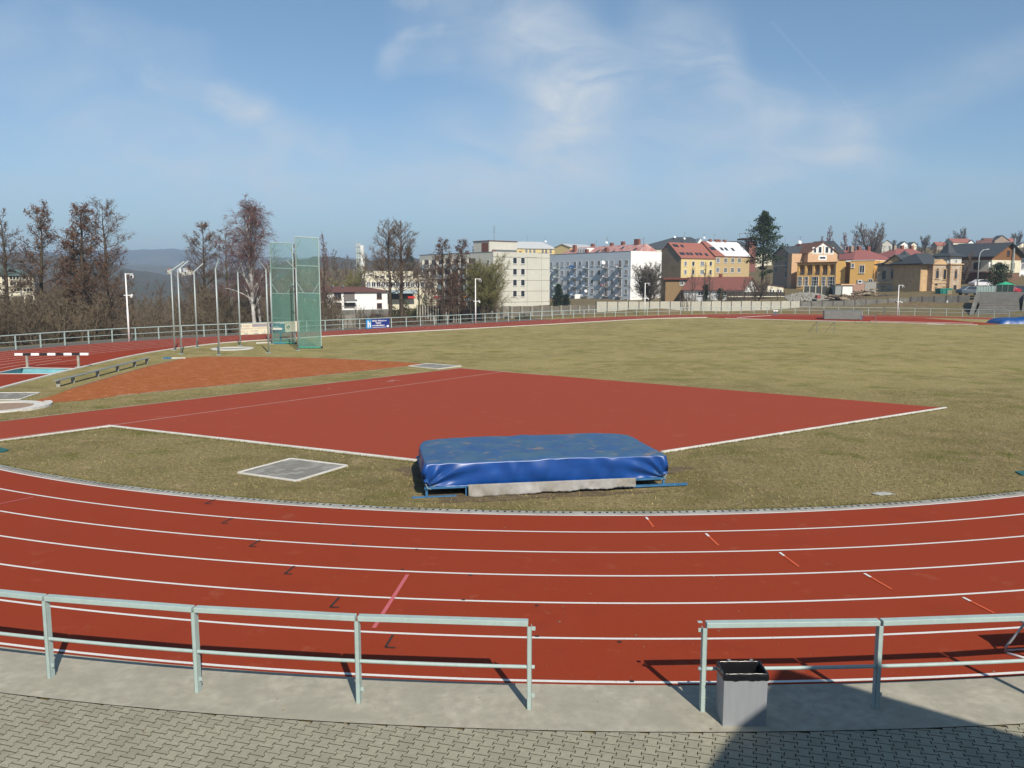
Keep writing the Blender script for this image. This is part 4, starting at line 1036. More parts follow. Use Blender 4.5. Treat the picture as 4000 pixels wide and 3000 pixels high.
# ------------------------------------------------------------------ hills
def hill(name, u0, u1, Y, top, base, depth, m, seed, rough):
    rs = random.Random(seed); n = 110; k_ = 8; ph = [(rs.uniform(.6, 1.6) * f, rs.uniform(0, 6.28), 1 / f) for f in (1, 2, 4, 7, 13, 29, 53)]
    vs = []; fs = []
    for i in range(n + 1):
        f = i / n; u = u0 + (u1 - u0) * f; zt = float(np.interp(u, [a for a, b in top], [ZV(b, Y) for a, b in top]))
        wv = sum(math.sin(f * 12 * a + b) * c for a, b, c in ph) * rough
        for j in range(k_ + 1):
            w = j / k_; YY = Y - depth + depth * 1.6 * w; prof = math.sin(min(1, w / .72) * PI / 2) if w < .72 else math.cos((w - .72) / .28 * PI / 2 * .8)
            z = base + (zt - base) * prof + wv * prof + (rs.uniform(-1, 1) * rough * .5 if 0 < j < k_ else 0)
            vs.append(((u - 2000) / FOC * YY / 1.0077, YY, z))
    for i in range(n):
        for j in range(k_): fs.append((i * (k_ + 1) + j, (i + 1) * (k_ + 1) + j, (i + 1) * (k_ + 1) + j + 1, i * (k_ + 1) + j + 1))
    mb = MB(); mb.add(vs, fs); o = mb.build(name, m, smooth=True); o['kind'] = 'structure'; return o
M_FOREST = mat('forest_hill', (.055, .062, .035), .95, .5, .02, 0, col2=(.03, .035, .022), big=(.11, .09, .055), bscale=.008)
M_WOODF = mat('winter_wood', (.085, .065, .042), .95, .5, .05, 0, col2=(.045, .04, .026), big=(.05, .055, .028), bscale=.02)
M_MEADOW = mat('valley_meadow', (.12, .11, .06), .95, .4, .02, 0, col2=(.06, .06, .04), big=(.09, .07, .045), bscale=.006)
hill('hills', -900, 1500, 3300, [(-900, 990), (200, 985), (470, 972), (560, 966), (680, 967), (760, 975), (900, 990), (1500, 1010)], -60, 900, M_FOREST, 3, 4)
hill('hills', -900, 1700, 1900, [(-900, 1010), (0, 1000), (300, 1010), (480, 1030), (600, 1036), (800, 1040), (1100, 1035), (1700, 1020)], -60, 700, M_MEADOW, 4, 3)
hill('hills', -900, 720, 1000, [(-900, 985), (0, 990), (150, 990), (300, 1002), (420, 1018), (520, 1038), (620, 1062), (720, 1085)], -45, 330, M_WOODF, 5, 2.5)
hill('hills', 500, 1900, 800, [(500, 1095), (700, 1085), (900, 1060), (1100, 1020), (1300, 1005), (1700, 1000), (1900, 1010)], -40, 330, M_WOODF, 6, 2)

# ------------------------------------------------------------------ trees
def tubes_mesh(name, P0, P1, R0, R1, m, n=3, parent=None, extra=None):
    """tapered prisms for arrays of segments, joined into one mesh"""
    P0, P1, R0, R1 = (np.asarray(a, np.float64) for a in (P0, P1, R0, R1))
    if parent is not None:
        off = np.array(root_loc(parent)); P0 = P0 - off; P1 = P1 - off
    d = P1 - P0; ln = np.linalg.norm(d, axis=1, keepdims=True); ln[ln == 0] = 1; d = d / ln
    ref = np.where(np.abs(d[:, 2:3]) < .9, np.array([[0, 0, 1.]]), np.array([[1., 0, 0]]))
    a = np.cross(d, ref); a /= np.linalg.norm(a, axis=1, keepdims=True); b = np.cross(d, a)
    N_ = len(P0); V = np.empty((N_, 2 * n, 3))
    for k in range(n):
        q = 2 * PI * k / n; w = a * math.cos(q) + b * math.sin(q)
        V[:, k] = P0 + w * R0[:, None]; V[:, n + k] = P1 + w * R1[:, None]
    loc = np.array([[k, n + k, n + (k + 1) % n, (k + 1) % n] for k in range(n)])
    F = (np.arange(N_)[:, None, None] * 2 * n + loc[None]).reshape(-1, 4)
    return np_mesh(name, V.reshape(-1, 3), F, m, parent)
def np_mesh(name, V, F, m, parent=None):
    me = bpy.data.meshes.new(name); k = F.shape[1]
    me.vertices.add(len(V)); me.vertices.foreach_set('co', V.astype(np.float32).ravel())
    me.loops.add(F.size); me.loops.foreach_set('vertex_index', F.astype(np.int32).ravel())
    me.polygons.add(len(F)); me.polygons.foreach_set('loop_start', np.arange(0, F.size, k, dtype=np.int32))
    try: me.polygons.foreach_set('loop_total', np.full(len(F), k, np.int32))
    except Exception: pass
    me.materials.append(m); me.update(calc_edges=True); me.validate()
    o = bpy.data.objects.new(name, me); COL.objects.link(o)
    if parent: o.parent = parent
    return o
def rot_about(v, ax, ang): return Matrix.Rotation(ang, 3, ax) @ v
def grow(rng, h, r, cb=.3, nb=30, prof=lambda t: .3 * (1 - t) + .08, el=.5, sub=(6, 4), droop=0., up=.15, wob=.03, tw=.012, lean=(0, 0), tips=None, side=1.0, thin=1.0):
    """segments of one tree grown from the origin: (limbs, twigs)"""
    limbs, twigs = [], []
    K = 12; pts = []
    x = y = 0
    for k in range(K + 1):
        t = k / K; pts.append(Vector((x + lean[0] * h * t, y + lean[1] * h * t, h * t))); x += rng.gauss(0, wob) * h * .12; y += rng.gauss(0, wob) * h * .12
    rad = lambda t: r * (1 - t) ** .8 + .012
    for k in range(K): limbs.append((pts[k], pts[k + 1], rad(k / K) * (1.25 if k == 0 else 1), rad((k + 1) / K)))
    def at(t): k = min(int(t * K), K - 1); f = t * K - k; return pts[k].lerp(pts[k + 1], f)
    for i in range(nb):
        tt = (i + rng.random()) / nb; t = cb + (1 - cb) * tt
        Lb = prof(tt) * h * rng.uniform(.7, 1.15); az = i * 2.39996 + rng.uniform(-.5, .5); e = el + rng.gauss(0, .16) + tt * .35
        d = Vector((math.cos(az) * math.cos(e) * side, math.sin(az) * math.cos(e), math.sin(e))); p = at(t)
        rb = min(rad(t) * .55, .018 + Lb * .013) * thin; ns = 5; bp = [p]
        for k in range(ns):
            d = (d + Vector((rng.gauss(0, .13), rng.gauss(0, .13), rng.gauss(0, .09) + up * .35 - droop * (k / ns) * .5))).normalized()
            q = p + d * (Lb / ns); r0, r1 = rb * (1 - k / ns * .85), rb * (1 - (k + 1) / ns * .85)
            limbs.append((p, q, r0, r1)); p = q; bp.append(q)
        for j in range(sub[0]):
            s = rng.uniform(.2, 1) * ns; k = min(int(s), ns - 1); p = bp[k].lerp(bp[k + 1], s - k); bd = (bp[k + 1] - bp[k]).normalized()
            d = rot_about(bd, bd.orthogonal().normalized(), rng.uniform(.4, .95)); d = rot_about(d, bd, rng.uniform(0, 6.28)); d.z += up * .5; d.normalize()
            L2 = Lb * rng.uniform(.22, .5) * (1.15 - .5 * s / ns); m_ = 3; p2 = [p]
            for k2 in range(m_):
                d = (d + Vector((rng.gauss(0, .2), rng.gauss(0, .2), rng.gauss(0, .12) + up * .3 - droop * .55))).normalized(); q = p + d * (L2 / m_)
                twigs.append((p, q, tw * (1.5 - .3 * k2), tw * (1.2 - .3 * k2))); p = q; p2.append(q)
            for k3 in range(sub[1]):
                s2 = rng.uniform(.15, 1) * m_; k2 = min(int(s2), m_ - 1); p = p2[k2].lerp(p2[k2 + 1], s2 - k2); bd2 = (p2[k2 + 1] - p2[k2]).normalized()
                d = rot_about(bd2, bd2.orthogonal().normalized(), rng.uniform(.3, .9)); d = rot_about(d, bd2, rng.uniform(0, 6.28)); L3 = L2 * rng.uniform(.3, .6)
                for k4 in range(2):
                    d = (d + Vector((rng.gauss(0, .2), rng.gauss(0, .2), rng.gauss(0, .15) + up * .2 - droop * 1.1))).normalized(); q = p + d * (L3 / 2 * (1 + droop * .8))
                    twigs.append((p, q, tw * .8, tw * .55)); p = q
                if tips is not None: tips.append(p.copy())
    return limbs, twigs
def arr(segs, base, sc=1.0):
    b = np.array(base)
    P0 = np.array([tuple(s[0]) for s in segs]) * sc + b; P1 = np.array([tuple(s[1]) for s in segs]) * sc + b
    return P0, P1, np.array([s[2] for s in segs]) * sc, np.array([s[3] for s in segs]) * sc
def leaf_cloud(name, pts, size, m, parent, rng, per=2, spread=.12, flat=0.):
    """many small leaf-sized triangles"""
    pts = np.array([tuple(p) for p in pts]); n = len(pts) * per
    g = np.random.default_rng(rng.randint(0, 10 ** 6))
    c = np.repeat(pts, per, 0) + g.normal(0, spread, (n, 3)) - np.array(root_loc(parent))
    a = g.normal(0, 1, (n, 3)); b = g.normal(0, 1, (n, 3)); 
    if flat: a[:, 2] *= flat; b[:, 2] *= flat
    a /= np.linalg.norm(a, axis=1, keepdims=True); b /= np.linalg.norm(b, axis=1, keepdims=True)
    s = g.uniform(.6, 1.3, (n, 1)) * size
    V = np.stack([c + a * s, c - a * s * .5 + b * s * .6, c - a * s * .5 - b * s * .6], 1).reshape(-1, 3)
    return np_mesh(name, V, np.arange(n * 3).reshape(-1, 3), m, parent)
M_BARK = mat('bark_brown', (.10, .075, .053), .95, .5, 3, .4, col2=(.035, .027, .02))
M_BARKG = mat('bark_mossy', (.10, .088, .045), .95, .5, 2.5, .4, col2=(.05, .042, .028))
M_TWIG = mat('twig_brown', (.165, .12, .09), .95, .3, 3)
M_TWIGP = mat('twig_purple', (.19, .105, .095), .95, .3, 3)
M_TWIGG = mat('twig_olive', (.21, .195, .075), .95, .3, 3)
M_TWIGGR = mat('twig_grey', (.13, .115, .095), .95, .3, 3)
M_BIRCH = mat('birch_bark', (.62, .60, .56), .85, .3, 2.2, .2, col2=(.50, .48, .45), big=(.09, .08, .07), bscale=1.5)
M_LEAFB = mat('dry_leaf', (.17, .082, .042), .9, .4, 2)
M_LEAFR = mat('russet_needles', (.125, .058, .040), .9, .4, 2)
M_NEEDLE = mat('pine_needles', (.040, .062, .022), .85, .5, 1.2, col2=(.018, .030, .013))
M_SPRUCE = mat('spruce_needles', (.028, .048, .026), .85, .5, 1.4, col2=(.012, .022, .014))
M_HEDGE = mat('hedge_green', (.050, .060, .018), .9, .5, 1.5, col2=(.022, .028, .010))
def plant_tree(label, seed, u, vtop, o=None, Y=None, bark=M_BARK, twig=M_TWIG, leaf=None, leafsize=.10, per=2, name='bare_tree', group='trees beyond the guard rail', stems=1, trunk_r=None, **k):
    rng = random.Random(seed)
    Y = Y if Y is not None else rY(u) + o
    x = XU(u, Y); z = ter(x, Y); h = ZV(vtop, Y) - z
    t = thing(name, label, 'tree', (x, Y, z), group)
    L_, T_ = [], []; tips = [] if leaf else None
    for s in range(stems):
        kk = dict(k)
        if stems > 1:
            a = s * 2.4 + rng.uniform(0, 1); sp = k.get('spread', .22); kk['lean'] = (math.cos(a) * sp, math.sin(a) * sp)
        kk.pop('spread', None)
        tp = [] if leaf else None
        l, w = grow(rng, h * (1 if s == 0 else rng.uniform(.75, .97)), trunk_r or h * .014, tips=tp, **kk)
        L_ += l; T_ += w
        if leaf: tips += tp
    base = (x, Y, z - .3)
    tubes_mesh('trunk', *arr(L_, base), bark, 5, t); tubes_mesh('crown', *arr(T_, base), twig, 3, t)
    if leaf: leaf_cloud('foliage', [Vector(p) + Vector(base) for p in tips], leafsize, leaf, t, rng, per)
    return t
alder = dict(cb=.27, nb=44, prof=lambda t: .17 * (1 - t) ** .7 + .06, el=.25, sub=(11, 7), up=.22, tw=.014, thin=.7)
AL = 'tall alder row'
plant_tree('bare grey alder cut by the left edge of the picture', 11, 30, 838, o=14, trunk_r=.28, lean=(-.02, 0), **alder)
plant_tree('narrow alder with scattered brown leaves, second tree from the left edge', 12, 165, 812, o=15, bark=M_BARKG, leaf=M_LEAFB, leafsize=.10, per=1, trunk_r=.26, **alder)
plant_tree('broad dense alder with brown leaves, third tree from the left edge', 13, 325, 806, o=13, twig=M_TWIG, leaf=M_LEAFB, leafsize=.10, per=1, trunk_r=.33, **{**alder, 'cb': .2, 'nb': 56, 'prof': lambda t: .21 * (1 - t) ** .7 + .06})
plant_tree('tall bare alder just left of the nearest white mast', 14, 418, 810, o=14, leaf=M_LEAFB, leafsize=.07, per=1, trunk_r=.3, **{**alder, 'prof': lambda t: .19 * (1 - t) ** .6 + .07})
plant_tree('second slim trunk close beside the broad dense alder', 15, 292, 905, o=15, leaf=M_LEAFB, leafsize=.10, per=1, trunk_r=.2, **alder)
plant_tree('bare round topped alder between the cage poles and the birch', 16, 800, 872, o=22, bark=M_BARKG, leaf=M_LEAFB, leafsize=.08, per=1, trunk_r=.26, **{**alder, 'cb': .32, 'nb': 40, 'prof': lambda t: .24 * (1 - t) ** .8 + .06})
plant_tree('dark bare tree close behind the left side of the birch', 17, 890, 900, o=24, trunk_r=.22, bark=M_BARKG, **{**alder, 'cb': .3, 'nb': 34})
plant_tree('large weeping birch with white trunk and purplish twigs', 18, 985, 825, o=12, bark=M_BIRCH, twig=M_TWIGP, name='birch_tree', trunk_r=.26, cb=.26, nb=40, prof=lambda t: .30 * (1 - t) ** .5 + .09, el=.85, sub=(18, 10), droop=.36, up=.12, tw=.012, thin=1.25)
plant_tree('smaller leaning white birch trunk right of the large birch', 19, 1022, 1030, o=13, bark=M_BIRCH, twig=M_TWIGP, name='birch_tree', trunk_r=.17, cb=.45, nb=16, prof=lambda t: .2 * (1 - t) + .06, el=.6, sub=(5, 4), droop=.2, lean=(-.08, 0), tw=.012)
plant_tree('tall thin purple twigged tree behind the right net gate', 20, 1265, 925, o=40, twig=M_TWIGP, trunk_r=.16, cb=.25, nb=34, prof=lambda t: .16 * (1 - t) + .06, el=.9, sub=(7, 4), up=.3, tw=.018)
plant_tree('bare tree behind the left net gate', 21, 1150, 960, o=30, twig=M_TWIGP, trunk_r=.16, cb=.2, nb=34, prof=lambda t: .2 * (1 - t) + .06, el=.8, sub=(7, 4), up=.3, tw=.018)
plant_tree('left one of the two tall bare trees right of the lattice chimney', 22, 1516, 874, o=7, trunk_r=.26, cb=.34, nb=38, prof=lambda t: .26 * (1 - t) ** .6 + .07, el=.35, sub=(12, 7), up=.28, tw=.013, thin=.75)
plant_tree('right one of the two tall bare trees, standing before the white flat blocks', 23, 1562, 876, o=8, trunk_r=.26, cb=.36, nb=38, prof=lambda t: .24 * (1 - t) ** .6 + .07, el=.35, sub=(12, 7), up=.28, tw=.013, thin=.75, lean=(.02, 0))
plant_tree('slim bare tree at the paling fence right of the two tall ones', 24, 1632, 1035, o=9, bark=M_BARKG, trunk_r=.13, cb=.35, nb=20, prof=lambda t: .22 * (1 - t) + .08, el=.6, sub=(6, 3), up=.3, tw=.014)
redw = dict(cb=.16, nb=70, prof=lambda t: .20 * (1 - t) ** .8 + .05, el=.05, sub=(9, 5), up=.08, tw=.015, thin=.7)
plant_tree('russet pyramid shaped tree, left one of the two before the panel block', 25, 1726, 928, o=12, leaf=M_LEAFR, leafsize=.10, per=1, trunk_r=.26, name='larch_tree', **redw)
plant_tree('russet pyramid shaped tree, right one of the two before the panel block', 26, 1802, 934, o=13, leaf=M_LEAFR, leafsize=.10, per=1, trunk_r=.26, name='larch_tree', **redw)
plant_tree('slender russet tree between the two russet trees and the willow', 27, 1765, 1060, o=12, leaf=M_LEAFR, leafsize=.09, per=1, trunk_r=.18, name='larch_tree', **{**redw, 'nb': 40, 'cb': .3})
plant_tree('broad olive green willow before the pale panel block', 28, 1895, 1018, o=8, bark=M_BARKG, twig=M_TWIGG, name='willow_tree', stems=8, spread=.26, trunk_r=.15, cb=.2, nb=24, prof=lambda t: .30 * (1 - t) ** .5 + .14, el=.55, sub=(12, 7), up=.22, tw=.012, thin=.7)
plant_tree('bare round headed tree before the white gable wall', 29, 2530, 1040, Y=138, bark=M_BARK, twig=M_TWIGGR, stems=9, spread=.34, trunk_r=.13, cb=.2, nb=22, prof=lambda t: .34 * (1 - t) ** .5 + .14, el=.6, sub=(11, 6), up=.25, tw=.014, thin=.7)
plant_tree('thin young tree between the white gable wall and the yellow house', 30, 2580, 1080, Y=140, trunk_r=.08, cb=.3, nb=14, prof=lambda t: .2 * (1 - t) + .06, el=.8, sub=(5, 3), up=.3, tw=.013)
for k, (u, v, sd_, lab) in enumerate([(2706, 1045, 31, 'thin bare tree before the left end of the low red roof'), (2752, 1030, 32, 'bare tree before the yellow facade and the low red roof'), (2775, 1062, 33, 'slim bare tree near the middle of the low red roof'), (2910, 1085, 34, 'small bare tree before the right end of the low red roof')]):
    plant_tree(lab, sd_, u, v, Y=145, bark=M_BARK, twig=M_TWIGGR, trunk_r=.09, cb=.3, nb=16, prof=lambda t: .28 * (1 - t) + .1, el=.8, sub=(6, 3), up=.35, tw=.015)
plant_tree('bare spreading tree beneath the tall pine', 35, 2962, 1075, Y=146, bark=M_BARK, twig=M_TWIG, stems=4, spread=.5, trunk_r=.13, cb=.25, nb=16, prof=lambda t: .4 * (1 - t) + .15, el=.6, sub=(7, 4), up=.25, tw=.016)
plant_tree('small bare tree by the orange loggia building', 36, 3040, 1120, Y=148, trunk_r=.08, cb=.25, nb=14, prof=lambda t: .3 * (1 - t) + .1, el=.7, sub=(6, 3), up=.3, tw=.014)
plant_tree('big dark oak on the hilltop above the red roofs', 37, 3398, 884, Y=300, stems=6, spread=.42, trunk_r=.5, cb=.25, nb=16, prof=lambda t: .34 * (1 - t) ** .6 + .14, el=.6, sub=(8, 4), up=.3, tw=.05, group='trees on the hilltop', name='oak_tree')
for u, v, sd_, lab in [(3236, 892, 38, 'tall thin birch like tree behind the peach gable'), (3205, 925, 39, 'lower bare tree just left above the peach gable'), (3290, 912, 40, 'bare tree between the peach gable and the oak'), (3335, 905, 41, 'bare tree next to the left side of the oak')]:
    plant_tree(lab, sd_, u, v, Y=300, twig=M_TWIGP, trunk_r=.22, cb=.2, nb=24, prof=lambda t: .25 * (1 - t) + .1, el=.8, sub=(6, 3), up=.3, tw=.05, group='trees on the hilltop')
for u, v, sd_, lab in [(3605, 922, 42, 'round bare tree on the ridge behind the villa roof'), (3655, 945, 43, 'low bare tree on the ridge right behind the villa roof'), (3742, 898, 44, 'large bare tree on the ridge right of the pointed turret'), (3960, 908, 45, 'bare tree on the ridge near the right edge'), (3480, 940, 46, 'faint bare tree on the ridge right of the oak'), (3700, 930, 57, 'bare bushy tree on the ridge behind the pointed turret')]:
    plant_tree(lab, sd_, u, v, Y=400, twig=M_TWIGGR, stems=4, spread=.35, trunk_r=.3, cb=.15, nb=16, prof=lambda t: .34 * (1 - t) ** .6 + .14, el=.8, sub=(7, 3), up=.3, tw=.06, group='trees on the hilltop')
plant_tree('dark bare tree between the villa turret and the chalet', 47, 3765, 985, Y=168, twig=M_TWIG, stems=4, spread=.3, trunk_r=.12, cb=.15, nb=16, prof=lambda t: .32 * (1 - t) + .12, el=.8, sub=(7, 4), up=.3, tw=.02)
plant_tree('dark bare tree behind the middle of the villa roof', 48, 3625, 968, Y=190, twig=M_TWIG, stems=4, spread=.35, trunk_r=.15, cb=.15, nb=16, prof=lambda t: .32 * (1 - t) + .12, el=.8, sub=(7, 4), up=.3, tw=.025)

def conifer(label, seed, u, vtop, Y, name, m, wide, tier, cb=.05, size=.14, per=26, group='evergreens', gap=None, bark=M_BARK, z=None):
    rng = random.Random(seed); x = XU(u, Y); z = ter(x, Y) if z is None else z; h = ZV(vtop, Y) - z
    t = thing(name, label, 'tree', (x, Y, z), group)
    limbs = [(Vector((0, 0, -.3)), Vector((0, 0, h * .5)), h * .018, h * .012), (Vector((0, 0, h * .5)), Vector((0, 0, h)), h * .012, .02)]
    pts = []
    for i in range(tier):
        f = (i + rng.random()) / tier; tz = cb + (1 - cb) * f
        if gap and gap(tz, i, rng): continue
        Lb = wide(f) * h * rng.uniform(.7, 1.15); az = i * 2.39996 + rng.uniform(-.4, .4)
        p = Vector((0, 0, tz * h)); d = Vector((math.cos(az), math.sin(az), .25 if name == 'pine_tree' else -.1)); q = p + d * Lb
        if name != 'pine_tree': q.z -= Lb * .18
        limbs.append((p, q, .02 + Lb * .016, .01))
        for k in range(per):
            s = rng.uniform(.15, 1.05) ** .7; w = Lb * .26 * (1.1 - s * .6) + .12
            pts.append(p.lerp(q, s) + Vector((rng.gauss(0, w), rng.gauss(0, w), rng.gauss(0, w * .32) + (.2 * w if name == 'pine_tree' else -w * .3))))
    for k in range(per * 2): pts.append(Vector((rng.gauss(0, .2), rng.gauss(0, .2), h * rng.uniform(.9, 1.0))))
    base = (x, Y, z); tubes_mesh('trunk', *arr(limbs, base), bark, 6, t)
    leaf_cloud('foliage', [p + Vector(base) for p in pts], size, m, t, rng, 3, size * .8)
    return t
conifer('tall dark Scots pine with bare lower trunk between the tan house and the grey gable', 50, 2978, 834, 163, 'pine_tree', M_NEEDLE, lambda f: (.08 + .13 * f / .4 if f < .4 else (.20 if f < .55 else .20 - (f - .55) * .40)) * (.5 + .75 * abs(math.sin(f * 19 + .6))), 84, cb=.24, size=.22, per=46,
        gap=lambda tz, i, r: (tz < .56 and r.random() < .45) or .575 < tz < .60 or .70 < tz < .72)
conifer('lone lower tier of green branches on the right of the pine trunk', 58, 3022, 1020, 151, 'young_pine_tree', M_NEEDLE, lambda f: .20 * (1 - f * .5), 26, cb=.35, size=.16, per=26, bark=M_BARK) if False else None
conifer('dark spruce before the blue shaded panel block', 51, 2182, 1112, 150, 'spruce_tree', M_SPRUCE, lambda f: .34 * (1 - f) + .03, 60, size=.15, per=26)
conifer('smaller spruce right of the dark spruce at the block wall', 52, 2214, 1152, 149, 'spruce_tree', M_SPRUCE, lambda f: .36 * (1 - f) + .04, 40, size=.13, per=22)
conifer('small dark conifer on the skyline left of the roof tower', 53, 1860, 958, 300, 'spruce_tree', M_SPRUCE, lambda f: .30 * (1 - f) + .04, 40, size=.3, per=20, z=6)
conifer('dark conifer behind the right one of the two tall bare trees', 54, 1598, 965, 250, 'spruce_tree', M_SPRUCE, lambda f: .24 * (1 - f) + .05, 44, size=.28, per=20)
conifer('bushy green conifer before the chalet garage', 55, 3902, 1036, 142, 'pine_tree', M_NEEDLE, lambda f: .42 * math.sin(PI * (f * .8 + .15)) + .05, 40, cb=.12, size=.15, per=34)
conifer('small dark column shaped yew before the low white house', 56, 2758, 1112, 146, 'yew_tree', M_SPRUCE, lambda f: .16 * (1 - f * .6), 40, cb=.02, size=.11, per=22)
conifer('little ball shaped conifer before the low white house', 59, 2815, 1128, 147, 'yew_tree', M_SPRUCE, lambda f: .30 * math.sin(PI * (f * .85 + .1)), 34, cb=.25, size=.10, per=20)

def shrub(label, seed, u, vt, Y, w, m, size, n, name='shrub', group='shrubs by the walls', d=None, z=None):
    rng = random.Random(seed); x = XU(u, Y); z = ter(x, Y) if z is None else z; h = max(.5, ZV(vt, Y) - z); d = d or w * .7
    t = thing(name, label, 'shrub', (x, Y, z), group); pts = []; st = []
    for k in range(n):
        a, b = rng.uniform(-1, 1), rng.uniform(-1, 1); top = math.sqrt(max(.02, 1 - a * a * .85)) * (.8 + .2 * math.sin(a * 7 + seed)) * math.sqrt(max(.05, 1 - b * b))
        pts.append(Vector((x + a * w / 2, Y + b * d / 2, z + h * top * rng.uniform(.05, 1) ** .5)))
    for k in range(14):
        a = rng.uniform(-.8, .8); st.append((Vector((a * w * .2, 0, -.1)), Vector((a * w * .45, rng.uniform(-.3, .3) * d, h * rng.uniform(.5, .9))), .03, .012))
    tubes_mesh('stems', *arr(st, (x, Y, z)), M_BARK, 4, t); leaf_cloud('foliage', pts, size, m, t, rng, 2, size)
    return t
shrub('long dark green hedge left part, behind the paling fence', 1, 1575, 1155, 118, 4.2, M_HEDGE, .13, 1500)
shrub('middle dark green hedge mound behind the paling fence', 2, 1660, 1150, 118, 3.6, M_HEDGE, .13, 1500)
shrub('right olive hedge mound behind the paling fence', 3, 1735, 1160, 118, 4.0, M_HEDGE, .13, 1500)
shrub('dark box shaped bush left of the willow', 4, 1838, 1170, 122, 2.4, M_SPRUCE, .11, 1000)
shrub('dark bush right of the willow trunk at the panel block', 5, 1906, 1175, 128, 1.8, M_SPRUCE, .11, 600)
shrub('green bush below the orange loggia building', 6, 3252, 1108, 152, 2.0, M_HEDGE, .13, 700)
shrub('round dark bush beside the concrete hut', 7, 3275, 1105, 153, 1.2, M_HEDGE, .11, 500)
M_BRUSH = mat('brush_brown', (.14, .085, .055), .95, .4, 2)
for k, (u, vt, w, sd_) in enumerate([(1480, 1212, 3.5, 61), (1560, 1218, 4, 62), (1640, 1226, 3.2, 63)]):
    shrub(('leftmost', 'middle', 'rightmost')[k] + ' brown bramble mound behind the rail near the navy banner', sd_, u, vt, rY(u) + 5, w, M_BRUSH, .06, 1400, group='bramble mounds')
shrub('rust brown bush at the foot of the brown house wall', 64, 2672, 1158, 148, 1.5, M_BRUSH, .06, 700)
shrub('low olive bush before the dark block wall', 65, 2045, 1222, rY(2045) + 5, 2.2, M_HEDGE, .07, 500)

# far woods and thickets that read as one mass
def thicket(name, label, seed, spots, protos, m_l, m_t):
    rng = random.Random(seed); A = [[], [], [], []]
    for (x, y, z, h) in spots:
        l, w = protos[rng.randrange(len(protos))]; P0, P1, R0, R1 = l; a = rng.uniform(0, 6.28); ca, sa = math.cos(a), math.sin(a)
        Rm = np.array([[ca, -sa, 0], [sa, ca, 0], [0, 0, 1]]); b = np.array((x, y, z))
        A[0].append(P0 @ Rm.T * h + b); A[1].append(P1 @ Rm.T * h + b); k = .55 + .45 * h / 8; A[2].append(R0 * k * w); A[3].append(R1 * k * w)
    o = tubes_mesh(name, *[np.concatenate(a) for a in A], m_t, 3); o['kind'] = 'stuff'; o['label'] = label; o['category'] = 'woodland'
    return o
def proto(seed, n=5, tw=.02, wide=.24, nb=20, sub=(5, 3)):
    out = []
    for s in range(n):
        r = random.Random(seed + s); l, w = grow(r, 1.0, .08, cb=.12, nb=nb, prof=lambda t: wide * (1 - t) ** .6 + .07, el=.7, sub=sub, up=.3, tw=tw, wob=.09)
        q = arr(l + w, (0, 0, 0)); out.append((q, 1.0))
    return out
PR = proto(100, 8, .020, .34, 22, (6, 4)); PRN = proto(140, 5, .034, .2)
rng = random.Random(7)
sp = []
for k in range(330):
    u = rng.uniform(-150, 1330); o = 5 + rng.random() ** 1.3 * 70; Y = rY(u) + o; x = XU(u, Y); z = ter(x, Y); top = ZV(max(rng.uniform(1120, 1235) + (45 if 480 < u < 720 else 0), 1168 if u < 150 else 0), Y)
    sp.append((x, Y, z - .2, min(13, max(2.5, top - z))))
for k in range(110):
    u = rng.uniform(-1500, -100); o = 5 + rng.random() ** 1.3 * 60; Y = rY(u) + o; x = XU(u, Y); z = ter(x, Y); sp.append((x, Y, z - .2, min(12, max(3, ZV(rng.uniform(1080, 1200), Y) - z))))
thicket('woodland', 'brown leafless thicket falling away behind the left guard rail', 1, sp, PR, M_BARK, mat('thicket_twigs', (.19, .145, .095), .95, .4, .09, col2=(.085, .07, .05)))
sp = []
for k in range(190):
    u = rng.uniform(-200, 1900) if k % 3 else rng.uniform(1150, 1900); Y = rng.uniform(190, 330) if u > 1200 or u < 160 else rng.uniform(150, 300); x = XU(u, Y); z = ter(x, Y)
    vt = float(np.interp(u, [-200, 0, 480, 560, 700, 900, 1200, 1300, 1400, 1750, 1900], [1030, 1020, 1030, 1090, 1095, 1060, 1000, 985, 990, 985, 1000])) + rng.uniform(0, 80)
    sp.append((x, Y, z - .3, min(22, max(5, ZV(vt, Y) - z))))
thicket('woodland', 'grey brown winter wood on the slope behind the left houses', 2, sp, PRN, M_BARK, mat('wood_twigs', (.14, .10, .075), .95, .4, .15, col2=(.09, .072, .05)))
sp = []
for k in range(150):
    u = rng.uniform(3080, 4080); Y = rng.uniform(290, 420); x = XU(u, Y); z = ter(x, Y)
    vt = 955 + rng.uniform(0, 45); sp.append((x, Y, z - .3, min(12, max(3.5, ZV(vt, Y) - z))))
thicket('woodland', 'dark leafless wood along the ridge behind the right hand houses', 3, sp, PRN, M_BARK, mat('ridge_twigs', (.075, .056, .045), .95, .4, .15, col2=(.05, .04, .032)))
sp = []
for k in range(90):
    u = rng.choice([rng.uniform(1240, 1500), rng.uniform(1800, 1960), rng.uniform(2650, 2950)]); o = rng.uniform(4, 14); Y = rY(u) + o; x = XU(u, Y); sp.append((x, Y, ter(x, Y) - .1, rng.uniform(1.2, 3.2)))
thicket('undergrowth', 'thin bare saplings and brush just behind the guard rail', 4, sp, proto(180, 4, .012, .3, 14, (4, 3)), M_BARK, mat('brush_twigs', (.13, .10, .072), .95, .4, .5))
# olive green spring crowns left of the lattice chimney
plant_tree('yellow green budding tree left of the lattice chimney', 66, 1350, 1055, Y=150, twig=M_TWIGG, stems=4, spread=.3, trunk_r=.14, cb=.15, nb=22, prof=lambda t: .34 * (1 - t) + .14, el=.8, sub=(10, 5), up=.3, tw=.022)
